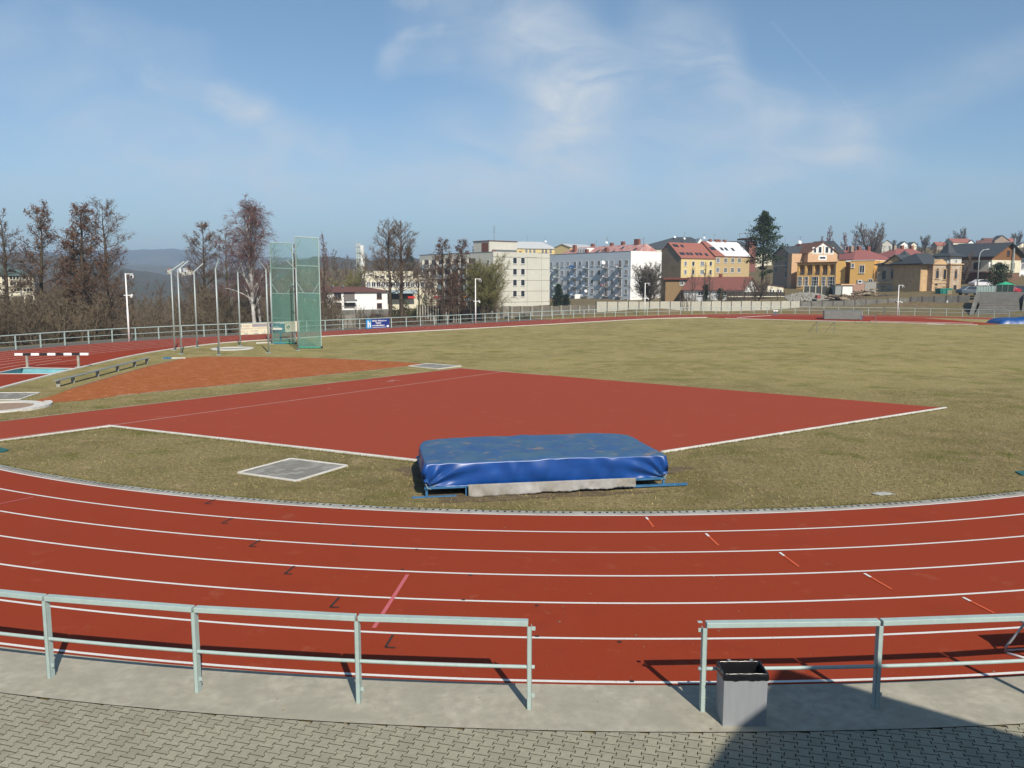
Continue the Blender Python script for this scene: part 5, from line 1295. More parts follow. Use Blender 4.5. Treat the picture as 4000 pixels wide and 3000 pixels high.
# ------------------------------------------------------------------ buildings
def wallm(name, c, **k): return mat(name, c, .9, k.pop('var', .12), k.pop('scale', 1.2), .1, **k)
W_PANEL = wallm('panel_grey', (.56, .545, .475), var=.08, big=(.50, .485, .42), bscale=.25)
W_JOINT = wallm('panel_joint', (.17, .165, .15))
W_WHITEH = wallm('render_white', (.78, .78, .76), var=.05)
W_BLUE = wallm('render_paleblue', (.55, .61, .66), var=.06)
W_YELL = wallm('render_yellow', (.64, .50, .235))
W_YELLD = wallm('render_tan', (.46, .34, .175))
W_BROWN = wallm('bare_gable', (.27, .20, .12), scale=.7, big=(.19, .15, .09), bscale=.4)
W_ORANGE = wallm('render_orange', (.74, .44, .14), var=.08)
W_PEACH = wallm('render_peach', (.58, .37, .22), var=.08)
W_GREYB = wallm('render_greybrown', (.31, .24, .18))
W_CREAM = wallm('render_cream', (.66, .61, .47))
W_VILLA = wallm('villa_stone', (.52, .42, .32), var=.35, scale=1.6, big=(.31, .235, .165), bscale=.6)
W_VILLAO = wallm('villa_ochre', (.60, .42, .22), var=.3, scale=1.6, big=(.46, .30, .18), bscale=.7)
W_WOODP = wallm('chalet_wood', (.20, .095, .038), stretch=(1, 1, .2))
W_STONE = mat('block_stone', (.225, .215, .19), .95, .45, 2.2, .5, big=(.13, .125, .11), bscale=.5)
M_ROOFW = mat('roof_pale_metal', (.50, .51, .51), .5, .12, 2, metal=.0)
M_ROOFPINK = mat('roof_faded_red', (.46, .24, .21), .7, .35, 2, .2, col2=(.34, .11, .085), big=(.52, .36, .33), bscale=.7)
M_ROOFSNOW = mat('roof_frosted', (.66, .66, .67), .7, .15, 3)
M_ROOFGREEN = mat('roof_greenish', (.10, .15, .135), .7, .25, 1)
WCACHE = {}
def win_mesh(w, h, fm, gm, style):
    k = (round(w, 2), round(h, 2), fm.name, gm.name, style)
    if k in WCACHE: return WCACHE[k]
    b = MB(); f = .09 if style != 'arch' else .07
    pb = MB(); pb.box((0, -.012, 0), (w - f, .02, h - f))
    for x in (-w / 2, w / 2): b.box((x, -.035, 0), (f, .07, h + f))
    for z in (-h / 2, h / 2): b.box((0, -.035, z), (w - f, .068, f))
    if style in ('mull', 'cross'): b.box((0, -.025, 0), (f * .8, .05, h - f))
    if style in ('trip',): [b.box((x, -.025, 0), (f * .8, .05, h - f)) for x in (-w / 6, w / 6)]
    if style in ('cross', 'grid'): b.box((0, -.022, h * .12), (w - f, .044, f * .7))
    if style == 'grid': [b.box((x, -.024, 0), (f * .6, .048, h - f)) for x in (-w / 5, w / 5)]; b.box((0, -.021, -h * .22), (w - f, .042, f * .6))
    if style != 'nosill': b.box((0, -.08, -h / 2 - f), (w + .2, .16, .05))
    if style == 'arch':
        b.tube([(w / 2 * math.cos(q), -.04, h / 2 + w / 2 * math.sin(q)) for q in np.linspace(0, PI, 9)], .06, 5)
        b.add([(w / 2 * math.cos(q), -.02, h / 2 + w / 2 * math.sin(q)) for q in np.linspace(0, PI, 9)], [tuple(reversed(range(9)))], 1) if False else None; pb.add([(w / 2 * math.cos(q), -.02, h / 2 + w / 2 * math.sin(q)) for q in np.linspace(0, PI, 9)], [tuple(reversed(range(9)))])
    me = bpy.data.meshes.new('window'); me.from_pydata(b.v, [], b.f); me.materials.append(fm); me.update()
    mp = bpy.data.meshes.new('pane'); mp.from_pydata(pb.v, [], pb.f); mp.materials.append(gm); mp.update()
    WCACHE[k] = (me, mp); return WCACHE[k]
class House:
    def __init__(s, name, label, cat, u1, Y1, u2, Y2, z0, group=None):
        s.A = Vector((XU(u1, Y1), Y1, 0)); B = Vector((XU(u2, Y2), Y2, 0)); s.a = (B - s.A).normalized(); s.L = (B - s.A).length; s.b = Vector((-s.a.y, s.a.x, 0)); s.z0 = z0
        s.t = thing(name, label, cat, (s.A.x, s.A.y, z0), group); s.rz = math.atan2(s.a.y, s.a.x)
    def P(s, x, y, z): return s.A + s.a * x + s.b * y + Vector((0, 0, z))
    def block(s, name, x0, x1, y0, y1, z0, z1, m, parent=None, bevel=0):
        b = MB(); b.obox(s.P(x0, y0, z0), s.a * (x1 - x0), s.b * (y1 - y0), (0, 0, z1 - z0)); return b.build(name, m, parent or s.t, bevel=bevel)
    def slab(s, b, pts, th, mi=0):
        """roof plane with thickness from 3-4 local points"""
        P_ = [s.P(*p) for p in pts]; n = len(P_); vs = P_ + [p - Vector((0, 0, th)) for p in P_]
        b.add(vs, [tuple(range(n)), tuple(reversed(range(n, 2 * n)))] + [(i, n + i, n + (i + 1) % n, (i + 1) % n) for i in range(n)], mi)
    def gable(s, x0, x1, y0, y1, z0, ze, zr, axis, wm, rm, oh=.35, wname='wall', rname='roof', asym=.5):
        b = MB(); V_ = []
        if axis == 'x':
            ym = y0 + (y1 - y0) * asym
            sec = [(y0, z0), (y1, z0), (y1, ze), (ym, zr), (y0, ze)]; vs = [s.P(x0, y, z) for y, z in sec] + [s.P(x1, y, z) for y, z in sec]
        else:
            xm = x0 + (x1 - x0) * asym
            sec = [(x0, z0), (x1, z0), (x1, ze), (xm, zr), (x0, ze)]; vs = [s.P(x, y0, z) for x, z in sec] + [s.P(x, y1, z) for x, z in sec]
        fl_ = [(0, 1, 2, 3, 4), (9, 8, 7, 6, 5)] + [(i, 5 + i, 5 + (i + 1) % 5, (i + 1) % 5) for i in range(5)]
        if axis == 'x': fl_ = [tuple(reversed(f)) for f in fl_]
        b.add(vs, fl_); w = b.build(wname, wm, s.t)
        b = MB(); th = .16; up = .18
        if axis == 'x':
            g0, g1 = (zr - ze) / (ym - y0), (zr - ze) / (y1 - ym)
            s.slab(b, [(x0 - oh, y0 - oh, ze - g0 * oh + up), (x1 + oh, y0 - oh, ze - g0 * oh + up), (x1 + oh, ym, zr + up), (x0 - oh, ym, zr + up)], th)
            s.slab(b, [(x0 - oh, ym, zr + up), (x1 + oh, ym, zr + up), (x1 + oh, y1 + oh, ze - g1 * oh + up), (x0 - oh, y1 + oh, ze - g1 * oh + up)], th)
        else:
            g0, g1 = (zr - ze) / (xm - x0), (zr - ze) / (x1 - xm)
            s.slab(b, [(x0 - oh, y1 + oh, ze - g0 * oh + up), (x0 - oh, y0 - oh, ze - g0 * oh + up), (xm, y0 - oh, zr + up), (xm, y1 + oh, zr + up)], th)
            s.slab(b, [(xm, y1 + oh, zr + up), (xm, y0 - oh, zr + up), (x1 + oh, y0 - oh, ze - g1 * oh + up), (x1 + oh, y1 + oh, ze - g1 * oh + up)], th)
        return w, b.build(rname, rm, s.t)
    def hip(s, x0, x1, y0, y1, ze, zr, rm, ins=None, oh=.4, name='roof', ym=.5, xl=None, xr=None):
        ins = (y1 - y0) / 2 if ins is None else ins; xl = ins if xl is None else xl; xr = ins if xr is None else xr
        X0, X1, Y0, Y1 = x0 - oh, x1 + oh, y0 - oh, y1 + oh; yc = y0 + (y1 - y0) * ym
        vs = [s.P(X0, Y0, ze), s.P(X1, Y0, ze), s.P(X1, Y1, ze), s.P(X0, Y1, ze), s.P(x0 + xl, yc, zr), s.P(x1 - xr, yc, zr)]
        vs += [v - Vector((0, 0, .15)) for v in vs[:4]]
        b = MB(); b.add(vs, [(0, 1, 5, 4), (1, 2, 5), (2, 3, 4, 5), (3, 0, 4), (6, 7, 1, 0), (7, 8, 2, 1), (8, 9, 3, 2), (9, 6, 0, 3), (9, 8, 7, 6)]); return b.build(name, rm, s.t)
    def win(s, x, z, w, h, face='f', fm=None, gm=None, style='mull', parent=None, y=0., name='window'):
        me, mp = win_mesh(w, h, fm or M_FRAME, gm or M_GLASS, style); o = bpy.data.objects.new(name, me); COL.objects.link(o); o.parent = parent or s.t
        p = {'f': s.P(x, y, z), 'l': s.P(0 + y, x, z), 'r': s.P(s.L - y, x, z)}[face]
        o.location = p - root_loc(o.parent); o.rotation_euler.z = s.rz + {'f': 0, 'l': -PI / 2, 'r': PI / 2}[face]
        if o.parent == s.t: q = bpy.data.objects.new('pane', mp); COL.objects.link(q); q.parent = o
        else: o.data = bpy.data.meshes.new('window'); bm_ = bmesh.new(); bm_.from_mesh(me); bm_.from_mesh(mp); bm_.to_mesh(o.data); bm_.free(); n_ = len(me.polygons); o.data.materials.append(fm or M_FRAME); o.data.materials.append(gm or M_GLASS); [setattr(pg, 'material_index', 1) for pg in o.data.polygons[n_:]]
        return o
    def xu(s, u):          # place along the front wall seen at photograph column u
        k = (u - 2000) / FOC / 1.0077; return (k * s.A.y - s.A.x) / (s.a.x - k * s.a.y)
    def yl(s, u):          # depth along the left side wall
        k = (u - 2000) / FOC / 1.0077; return (k * s.A.y - s.A.x) / (s.b.x - k * s.b.y)
    def wu(s, u, v, w, h, **k):
        x = s.xu(u); q = s.P(x, 0, 0); return s.win(x, ZV(v, q.y), w, h, **k)
    def chim(s, x, y, z0, z1, roof, w=.7, d=.6): return s.block('chimney', x - w / 2, x + w / 2, y - d / 2, y + d / 2, z0, z1, M_BRICK, roof)
    def antenna(s, x, y, z0, z1, arms=3, parent=None, dish=False):
        b = MB(); p = s.P(x, y, z0); b.tube([p, s.P(x, y, z1)], [.06, .03], 5); h = z1 - z0
        for k in range(arms):
            z = z1 - h * (.05 + .13 * k); b.bar(p + s.a * -(.7 - .15 * k) + Vector((0, 0, z - z0)), p + s.a * (.7 - .15 * k) + Vector((0, 0, z - z0)), .035, .035)
            b.bar(p + s.b * .45 + Vector((0, 0, z - z0 - .12)), p - s.b * .45 + Vector((0, 0, z - z0 - .12)), .03, .03)
        o = b.build('antenna', M_METALGREY, parent or s.t)
        if dish: s.dish(x, y - .2, z0 + h * .35, .45, o)
        return o
    def dish(s, x, y, z, r, parent=None):
        p = s.P(x, y, z); d = Vector((.35, -.85, .35)).normalized(); b = MB(); a = d.orthogonal().normalized(); c = d.cross(a)
        vs = [p] + [p + (a * math.cos(q) + c * math.sin(q)) * r + d * r * .22 for q in np.linspace(0, 2 * PI, 17)[:-1]]
        vs += [p - d * .04] + [v - d * .04 for v in vs[1:17]]
        b.add(vs, [(0, 1 + k, 1 + (k + 1) % 16) for k in range(16)] + [(17, 18 + (k + 1) % 16, 18 + k) for k in range(16)] + [(1 + k, 18 + k, 18 + (k + 1) % 16, 1 + (k + 1) % 16) for k in range(16)])
        b.tube([p + d * .02, p + d * r * .9 - Vector((0, 0, r * .5))], .025, 4); b.tube([p, p - d * .4], .04, 4)
        return b.build('satellite_dish', M_DISH, parent or s.t)
    def skylight(s, roof, x, y, z, slope, w=.8, l=1.1, axis='x'):
        b = MB(); n = Vector((0, 0, 1)); up = (s.b * math.cos(slope) + Vector((0, 0, math.sin(slope)))); nn = s.a.cross(up)
        b.obox(s.P(x, y, z) - s.a * w / 2 - up * l / 2 + nn * .02, s.a * w, up * l, nn * .09); return b.build('skylight', M_GLASS, roof)

# --- A: pale grey panel block with the blank gable
A = House('panel_block', 'pale grey concrete panel block with two window columns on its gable', 'apartment block', 1927, 210, 2147, 222, -2.2)
zt = 12.2
A.block('wall', 0, A.L, 0, 34, -2.2, zt, W_PANEL)
for z in (11.0, 7.95, 5.15, 2.35, -.45):
    A.block('panel_joint', -.004, A.L + .004, -.006, 0, z - .05, z + .05, W_JOINT)
for x in (A.L * .59, A.L * .85): A.block('panel_joint', x - .03, x + .03, -.004, 0, -1.5, zt - .02, W_JOINT)
A.block('parapet', -.05, A.L * .77, -.06, .4, zt - 1.1, zt + .12, wallm('parapet_ribbed', (.54, .525, .455), scale=3)); A.block('roof_edge', -.06, A.L + .06, .4, 34.05, zt, zt + .14, M_METALGREY)
for u in (2011, 2042):
    for v in (1018, 1061.5, 1104, 1147): A.wu(u, v, 1.3, 1.6, style='plain')
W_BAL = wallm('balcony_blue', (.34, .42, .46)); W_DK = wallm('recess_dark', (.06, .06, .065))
for r in range(5):
    zc = 9.6 - r * 2.8
    for k in range(9):
        y = 2.0 + k * 3.5
        if k in (0, 1): A.win(y, zc, 1.0, 1.5, 'l'); continue
        A.block('loggia', -.01, 0, y - 1.5, y + 1.5, zc - 1.1, zc + 1.2, W_DK)  # flat dark sheet; the shade inside the loggia is put into its colour
        b = A.block('balcony', -.9, -.02, y - 1.4, y + 1.4, zc - 1.25, zc - 1.1, W_PANEL)
        A.block('parapet', -.9, -.84, y - 1.4, y + (.9 if k % 2 else 1.4), zc - 1.1, zc - .1, W_BAL if (k + r) % 3 else wallm('balcony_white', (.55, .56, .56)), b)
        A.block('divider', -.9, -.02, y + 1.42, y + 1.5, zc - 1.1, zc + 1.2, W_PANEL, b)
A.block('roof_tower', A.xu(1942), A.xu(2050), 3.2, 10, zt, zt + 2.9, W_PANEL); A.block('tower_cap', A.xu(1942) - .15, A.xu(2050) + .15, 3.05, 10.15, zt + 2.9, zt + 3.1, wallm('cap_rust', (.14, .07, .05)))
A.block('tower_door', A.xu(1942) - .02, A.xu(1942), 3.6, 6.5, zt + .1, zt + 2.5, wallm('rust_brown', (.17, .06, .04))); A.block('tower_plinth', A.xu(1952), A.xu(2049), 3.17, 3.2, zt + .1, zt + .8, M_METALGREY)
A.antenna(A.xu(1973), 4.5, zt + 3.1, ZV(880, 214), 4)
for x in (1.5, 2.2, 10.5): A.block('roof_vent', x, x + .5, 2, 2.5, zt + .1, zt + .5, M_BRICK)
# --- B: long pale blue block with white gable
B = House('panel_block', 'long pale blue five storey block with balconies and a plain white gable', 'apartment block', 2108, 280, 2462, 243, -2.4)
zt = 13.6
B.block('wall', 0, B.L, 0, 12.3, -2.4, zt, W_BLUE)
B.block('gable_wall', B.L, B.L + .12, -.02, 12.3, -2.4, zt + .1, W_WHITEH); B.block('roof_edge', -.05, B.L, -.05, 12.35, zt, zt + .12, M_METALGREY)
cols = [(2154, 0), (2176, 1), (2197, 0), (2219, 0), (2243, 2), (2265.5, 0), (2290, 3), (2314, 0), (2339, 0), (2367, 4), (2391.5, 0), (2419.5, 5), (2446.5, 0)]
rail_c = {1: (.22, .34, .30), 2: (.06, .19, .42), 3: (.15, .24, .36), 4: (.16, .09, .10), 5: (.17, .13, .14)}
rb = random.Random(12)
for r in range(5):
    zc = 10.4 - r * 2.83
    for u, k in cols:
        x = B.xu(u); g = M_GLASSL if rb.random() < .3 else M_GLASS
        if not k or r == 4: B.win(x, zc, 1.25, 1.45, gm=g); continue
        B.win(x + .25, zc - .35, 1.35, 2.1, gm=g, name='balcony_door')
        b = B.block('balcony', x - 1.15, x + 1.15, -1.15, -.02, zc - 1.62, zc - 1.47, wallm('slab_grey', (.3, .3, .3)))
        m = wallm('rail_%d' % k, rail_c[k]); q = MB()
        for z in (.05, .95): q.obox(B.P(x - 1.15, -1.15, zc - 1.47 + z), B.a * 2.3, B.b * .04, (0, 0, .05)); q.obox(B.P(x - 1.15, -1.12, zc - 1.47 + z), B.a * .04, B.b * 1.1, (0, 0, .05)); q.obox(B.P(x + 1.11, -1.12, zc - 1.47 + z), B.a * .04, B.b * 1.1, (0, 0, .05))
        for i in range(13): q.obox(B.P(x - 1.13 + i * .185, -1.14, zc - 1.42), B.a * .035, B.b * .03, (0, 0, .9))
        q.build('railing', m, b)
        if (k == 2 and r == 0): B.block('screen', x - 1.1, x + 1.1, -1.17, -1.152, zc - 1.45, zc - .55, wallm('screen_blue', (.05, .20, .50)), b)
        if (k == 4 and r == 2):
            for i, c in enumerate(((.5, .08, .06), (.7, .7, .7), (.55, .1, .07), (.5, .5, .5))): B.block('laundry', x - 1.0 + i * .5, x - .6 + i * .5, -1.22, -1.18, zc - 1.2, zc - .55, wallm('cloth%d' % i, c), b)
        elif k in (1, 2, 3, 4, 5) and rb.random() < .7: B.dish(x - .2, -1.0, zc - 1.2, .32, b)
B.dish(B.xu(2368), -1.3, 10.5, .62); B.dish(B.xu(2153), -.8, 7.4, .6); B.dish(B.xu(2298), -1.0, 1.9, .5); B.dish(B.xu(2435), -.8, -1.4, .45)
B.antenna(B.xu(2480) - 3, 6, zt + .1, ZV(925, 246), 4)
for u in (2245, 2385): B.block('porch', B.xu(u) - 1.6, B.xu(u) + 1.6, -2.5, -.02, -2.3, -.6, wallm('porch_brown', (.2, .16, .13)))
B.block('porch_wall', B.xu(2273), B.xu(2273) + .4, -3.0, -.02, -2.3, .9, W_WHITEH)
# --- C: yellow house with pale roof behind
C = House('yellow_house', 'yellow house with pale hipped metal roof behind the panel block', 'house', 1880, 330, 2172, 340, 2)
C.block('wall', 0, C.L, 0, 12, 2, ZV(969, 334), W_YELL); C.hip(0, C.L, 0, 12, ZV(969, 334), ZV(944, 342), M_ROOFW, ins=4)
for u in (2056, 2071, 2087, 2119, 2133, 2150): C.wu(u, 982, .95, 1.7, style='cross')
C.antenna(C.xu(2150), 6, ZV(950, 340), ZV(925, 340), 1, dish=True); C.antenna(C.xu(2078), 6, ZV(948, 340), ZV(920, 340), 1)
Cw = House('yellow_wing', 'yellow gabled house wing with pale roof rising behind the pink roof', 'house', 2166, 332, 2226, 326, 3)
Cw.gable(0, Cw.L, 0, 14, 3, ZV(966, 328), ZV(953, 328), 'y', W_YELL, M_ROOFW)
# --- D: long faded red roof behind B
Dh = House('long_house', 'long house with faded pinkish red roof, dormer and brick chimneys', 'house', 2150, 305, 2470, 268, 2)
ze, zr = ZV(1012, 290), ZV(961, 290)
Dh.block('wall', 0, Dh.L, 0, 14, 2, ze, W_YELL); rf = Dh.hip(0, Dh.L, 0, 14, ze, zr, M_ROOFPINK, xl=5, xr=1)
sl_ = math.atan2(zr - ze, 7)
for u, d, h in ((2205, 4.5, 2.4), (2249, 7.5, 1.1), (2272, 2.2, 2.0), (2322, 7.5, 1.0), (2345, 2.6, 2.0), (2367, 7.3, 1.2), (2420, 7, 1.7), (2428, 7, 1.7)):
    x = Dh.xu(u); zz = ze + (zr - ze) * min(1, d / 7); Dh.chim(x, d, zz - .3, zz + h, rf, 1.3, .9)
for u, d in ((2299, 4), (2317, 4.3), (2339, 3.8), (2364, 3.2), (2383, 5.3), (2390, 2.6), (2400, 2.4), (2442, 4)): Dh.skylight(rf, Dh.xu(u), d, ze + (zr - ze) * d / 7 + .05, sl_, 1.1, 1.5)
x = Dh.xu(2250); dm = Dh.block('dormer', x - 2.6, x + 2.6, 2.6, 6, ze + 1.6, ze + 3.9, W_WHITEH, rf)
for i in range(5): Dh.win(x - 1.8 + i * .9, ze + 2.8, .55, 1.5, y=2.58, style='nosill', parent=dm)
Dh.antenna(Dh.xu(2308), 7, zr, ZV(922, 288), 3, dish=True); Dh.antenna(Dh.xu(2275), 6, zr - .3, zr + 2, 1)
# --- F: the big slate roofs on the skyline
for k, (u1, u2, Y, ve, vr, xl, xr, lab) in enumerate([(2470, 2790, 330, 972, 926, 18, 8, 'big dark slate hipped roof on the skyline behind the red roofs'), (2735, 3012, 335, 985, 940, 4, 10, 'dark slate roof on the skyline running behind the tall pine')]):
    F = House('slate_roofed_hall', lab, 'house', u1, Y, u2, Y + (6 if k else 0), 4, 'slate roofed halls on the skyline'); F.block('wall', 0, F.L, 0, 16, 4, ZV(ve, Y), W_CREAM); rf = F.hip(0, F.L, 0, 16, ZV(ve, Y), ZV(vr, Y + 8), M_SLATE, xl=xl, xr=xr)
    if k == 0:
        F.gable(F.xu(2712), F.xu(2748), -1.2, 8, 8, ZV(960, Y), ZV(931, Y), 'y', W_WHITEH, M_ROOFW, .2, 'dormer_wall', 'dormer_roof'); F.antenna(F.xu(2675), 3, ZV(945, Y), ZV(903, Y), 2, dish=True); F.dish(F.xu(2643), 6, ZV(923, Y), .5); F.antenna(F.xu(2757), 5, ZV(935, Y), ZV(910, Y), 1, dish=True)
    else:
        F.antenna(F.xu(2806), 5, ZV(945, Y), ZV(911, Y), 2); F.antenna(F.xu(3075), 3, ZV(950, Y), ZV(918, Y), 1)
T_ = House('tower_house', 'brick roof tower with a steel frame mast partly behind the pine', 'tower', 2884, 300, 2960, 300, 4)
T_.block('shaft', T_.L * .5, T_.L - 1, 0, 5, 4, ZV(940, 300), wallm('tower_red', (.22, .09, .07))); T_.block('cap', T_.L * .1, T_.L + .4, -.8, 6, ZV(936, 300), ZV(930, 300), wallm('cap_dark', (.07, .035, .035)))
for x in (.2, T_.L * .6): T_.block('mast', x, x + .12, 1, 1.12, ZV(931, 300), ZV(912, 300), M_METALGREY)
T_.block('mast_beam', 0, T_.L * .62, 1, 1.12, ZV(913, 300), ZV(911, 300), M_METALGREY); T_.antenna(T_.L * .5, 1, ZV(912, 300), ZV(862, 300), 1)
# --- G, H: tall yellow and tan houses with red roofs
Gh = House('tall_house', 'tall yellow house with bare brown gable wall and red skylit roof', 'house', 2659, 255, 2790, 262, -1)
ze, zr = ZV(1006, 256), ZV(948, 259)
w, rf = Gh.gable(0, Gh.L, 0, 11.5, -1, ze, zr, 'x', W_YELL, M_REDTILE)
b = MB(); sec = [(0, -1), (11.5, -1), (11.5, ze), (5.75, zr), (0, ze)]; vs = [Gh.P(-.06, y, z) for y, z in sec] + [Gh.P(0, y, z) for y, z in sec]
b.add(vs, [(0, 1, 2, 3, 4)] + [(i, 5 + i, 5 + (i + 1) % 5, (i + 1) % 5) for i in range(5)]); b.build('gable_wall', W_BROWN, Gh.t)
for u, st, g in ((2676, 'plain', M_GLASSL), (2706, 'plain', M_GLASS), (2741, 'mull', M_GLASSL), (2774, 'plain', M_GLASS)):
    for v in (1030, 1062.5): Gh.wu(u, v, 1.5 if st == 'mull' else 1.0, 1.4, style=st, gm=g)
sl_ = math.atan2(zr - ze, 5.75)
for u, d in ((2660, 1.2), (2677, 1.2), (2694, 1.2), (2708, 1.2), (2729, 1.2), (2744, 1.2), (2765, 1.0), (2648, 4.4), (2677, 4.3), (2698, 4.3)): Gh.skylight(rf, min(max(Gh.xu(u), 1), Gh.L - .8), d, ze + (zr - ze) * d / 5.75 + .22, sl_, 1.0, 1.2)
Hh = House('tall_house', 'tan house with half red half frosted white roof beside the yellow one', 'house', 2791, 262, 2925, 270, -1)
ze, zr = ZV(999, 264), ZV(945, 268)
w, rf = Hh.gable(0, Hh.L, 0, 11.5, -1, ze, zr, 'x', W_YELLD, M_REDTILE)
b = MB(); g = (zr - ze) / 5.75; P_ = []
xs = [(Hh.L * .26, 0), (Hh.L * .20, .35), (Hh.L * .14, .7), (Hh.L * .10, 1.0)]
lo = [(x, -.38 + 6.12 * f) for x, f in xs]
Hh.slab(b, [(x, y, ze + g * y + .235) for x, y in lo] [::-1] + [(Hh.L + .36, -.38, ze - g * .38 + .235), (Hh.L + .36 - 0, 5.75, zr + .235)] if False else [(lo[0][0], lo[0][1], ze + g * lo[0][1] + .24), (Hh.L + .36, -.38, ze - g * .38 + .24), (Hh.L + .36, 5.74, zr + .23), (lo[3][0], lo[3][1], ze + g * lo[3][1] + .24)], .05)
b.build('frosted_tiles', M_ROOFSNOW, rf)
for u in (2832, 2859, 2885):
    for v in (1017.5, 1055): Hh.wu(u, v, 1.35, 1.45, style='trip')
for v in (1017, 1054): Hh.wu(2802, v, 1.4, 1.5, style='plain', gm=M_GLASSL)
sl_ = math.atan2(zr - ze, 5.75)
for u, d in ((2782, 2.6), (2808, 2.6), (2838, 2.5), (2855, 2.5), (2880, 2.4)): Hh.skylight(rf, max(.8, Hh.xu(u)), d, ze + g * d + .24, sl_, 1.0, 1.5)
for x in (.6, 3.5, 5, 7.8): Hh.chim(Hh.L * .18 + x * .9, 5.75, zr, zr + .9, rf, .9, .7)
# --- I: low white house with red-brown roof, its yard wall and fence
I = House('low_house', 'low white house with long red brown tiled roof before the tall yellow house', 'house', 2672, 168, 2906, 160, .2)
ze, zr = ZV(1131, 164), ZV(1085, 167)
w, rf = I.gable(0, I.L, 0, 6.6, .2, ze, zr, 'x', W_WHITEH, mat('roof_redbrown', (.25, .095, .075), .8, .25, 4, .2))
for u in (2738, 2830): I.wu(u, 1146, 1.1, .8)
I.win(3.0, zr - 1.2, .5, .7, 'r', style='plain'); I.chim(I.L * .5, 3.3, zr, zr + .8, rf, .6, .5)
o = House('lean_to', 'low brown wing with flat rusty red roof at the foot of the bare gable', 'shed', 2600, 172, 2690, 172, .2); o.block('wall', 0, o.L, 0, 5, .2, ZV(1092, 172), wallm('render_dull_orange', (.25, .165, .085))); o.block('roof', -.6, o.L + 9, -.6, 5.4, ZV(1092, 172), ZV(1085, 172), wallm('roof_rust', (.16, .05, .04)))
for u in (2663, 2688): o.wu(min(u, 2682), 1104, .7, 1.0)
J = House('garden_shed', 'small cream lean to shed right of the pine trunk', 'shed', 3000, 162, 3062, 162, 1.5)
b = MB(); zs0, zs1 = ZV(1112, 162), ZV(1122, 162); b.add([J.P(0, 0, 1.5), J.P(J.L, 0, 1.5), J.P(J.L, 3, 1.5), J.P(0, 3, 1.5), J.P(0, 0, zs0), J.P(J.L, 0, zs1), J.P(J.L, 3, zs1), J.P(0, 3, zs0)], [(3, 2, 1, 0), (4, 5, 6, 7), (0, 1, 5, 4), (1, 2, 6, 5), (2, 3, 7, 6), (3, 0, 4, 7)]); b.build('wall', W_CREAM, J.t)
b = MB(); J.slab(b, [(-.15, -.2, zs0 + .12), (J.L + .15, -.2, zs1 + .12), (J.L + .15, 3.2, zs1 + .12), (-.15, 3.2, zs0 + .12)], .1); b.build('roof', M_BROWNTILE, J.t)
for u in (3012, 3022, 3041, 3051): J.wu(u, 1137, .4, .5, style='plain')
f = House('yard_fence', 'black timber yard fence with a pale rail below the pine', 'fence', 2840, 157, 3068, 157, .6)
for k in range(38):
    x = f.L * k / 38; f.block('board', x, x + f.L / 38 - .02, 0, .03, .6, ZV(1141, 157) + (.03 if k % 3 else 0), M_DARKWOOD)
f.block('rail', 0, f.L, -.06, -.002, ZV(1160, 157), ZV(1157, 157), W_CREAM)
# --- K, L: grey brown gabled house and peach gabled house
K = House('gabled_house', 'grey brown house with steep slate gable right of the pine', 'house', 3018, 196, 3084, 189, 2)
w, rf = K.gable(0, K.L, 0, 12, 2, ZV(996, 192), ZV(964, 192), 'y', W_GREYB, M_SLATE)
for v in (998, 1035, 1072): K.wu(3069, v, .9, 1.4 if v != 1035 else 1.7, fm=wallm('frame_pale', (.4, .42, .38)))
for v in (1015, 1052): K.wu(3030, v, .8, 1.3, fm=wallm('frame_pale', (.4, .42, .38)))
K.block('string_course', 0, K.L, -.03, 0, ZV(1038, 192), ZV(1036, 192), W_CREAM)
K.block('bay_wall', K.L + .02, K.L + 1.6, -.6, 6, 3.4, ZV(992, 189), W_PEACH)
KL = House('slate_roof_house', 'long house with dark slate roof joining the peach gable', 'house', 3086, 193, 3160, 190, 3)
KL.block('wall', 0, KL.L + 2, 0, 12, 3, ZV(986, 192), W_GREYB); rf = KL.hip(0, KL.L + 3, 0, 12, ZV(986, 192), ZV(945, 198), M_SLATE, xl=3, xr=0)
for u in (3119, 3137): KL.wu(u, 1012, .8, 1.4, fm=wallm('frame_pale', (.4, .42, .38)))
KL.block('canopy', KL.xu(3113), KL.xu(3151), -1.2, -.02, ZV(1030, 191), ZV(1024, 191), W_WHITEH); KL.antenna(KL.xu(3075) + 1, 4, ZV(958, 194), ZV(922, 194), 1, dish=True); KL.skylight(rf, KL.xu(3140), 3, ZV(972, 194) + .1, .7)
Lh = House('gabled_house', 'peach house with tall white trimmed gable and half round window', 'house', 3152, 186, 3267, 187, 3)
w, rf = Lh.gable(0, Lh.L, 0, 12, 3, ZV(988, 186), ZV(946, 186), 'y', W_PEACH, mat('roof_rusty', (.18, .085, .055), .8, .3, 3))
for u, v, ww, hh in ((3178, 979, .6, .95), (3197.5, 976, .75, 1.35), (3224, 976, .75, 1.35), (3242, 980, .6, .95), (3209, 1007, 1.4, .5)):
    q = Lh.wu(u, v, ww, hh, style='nosill'); x = Lh.xu(u); z = ZV(v, 186.5); Lh.block('surround', x - ww / 2 - .28, x + ww / 2 + .28, -.012, 0, z - hh / 2 - .28, z + hh / 2 + .28, W_WHITEH)
x = Lh.xu(3211); z = ZV(961, 186); b = MB(); b.prism([(0, 0)] * 0 or [(math.cos(q), math.sin(q)) for q in np.linspace(0, PI, 10)], 0, .03)
b.v = [tuple(Lh.P(x + p[0] * .8, -.04 + p[2], z + p[1] * .8)) for p in b.v]; b.build('half_round_window', M_FRAME, Lh.t)
Lh.block('string_course', 0, Lh.L, -.05, 0, ZV(990, 186), ZV(987, 186), W_CREAM)
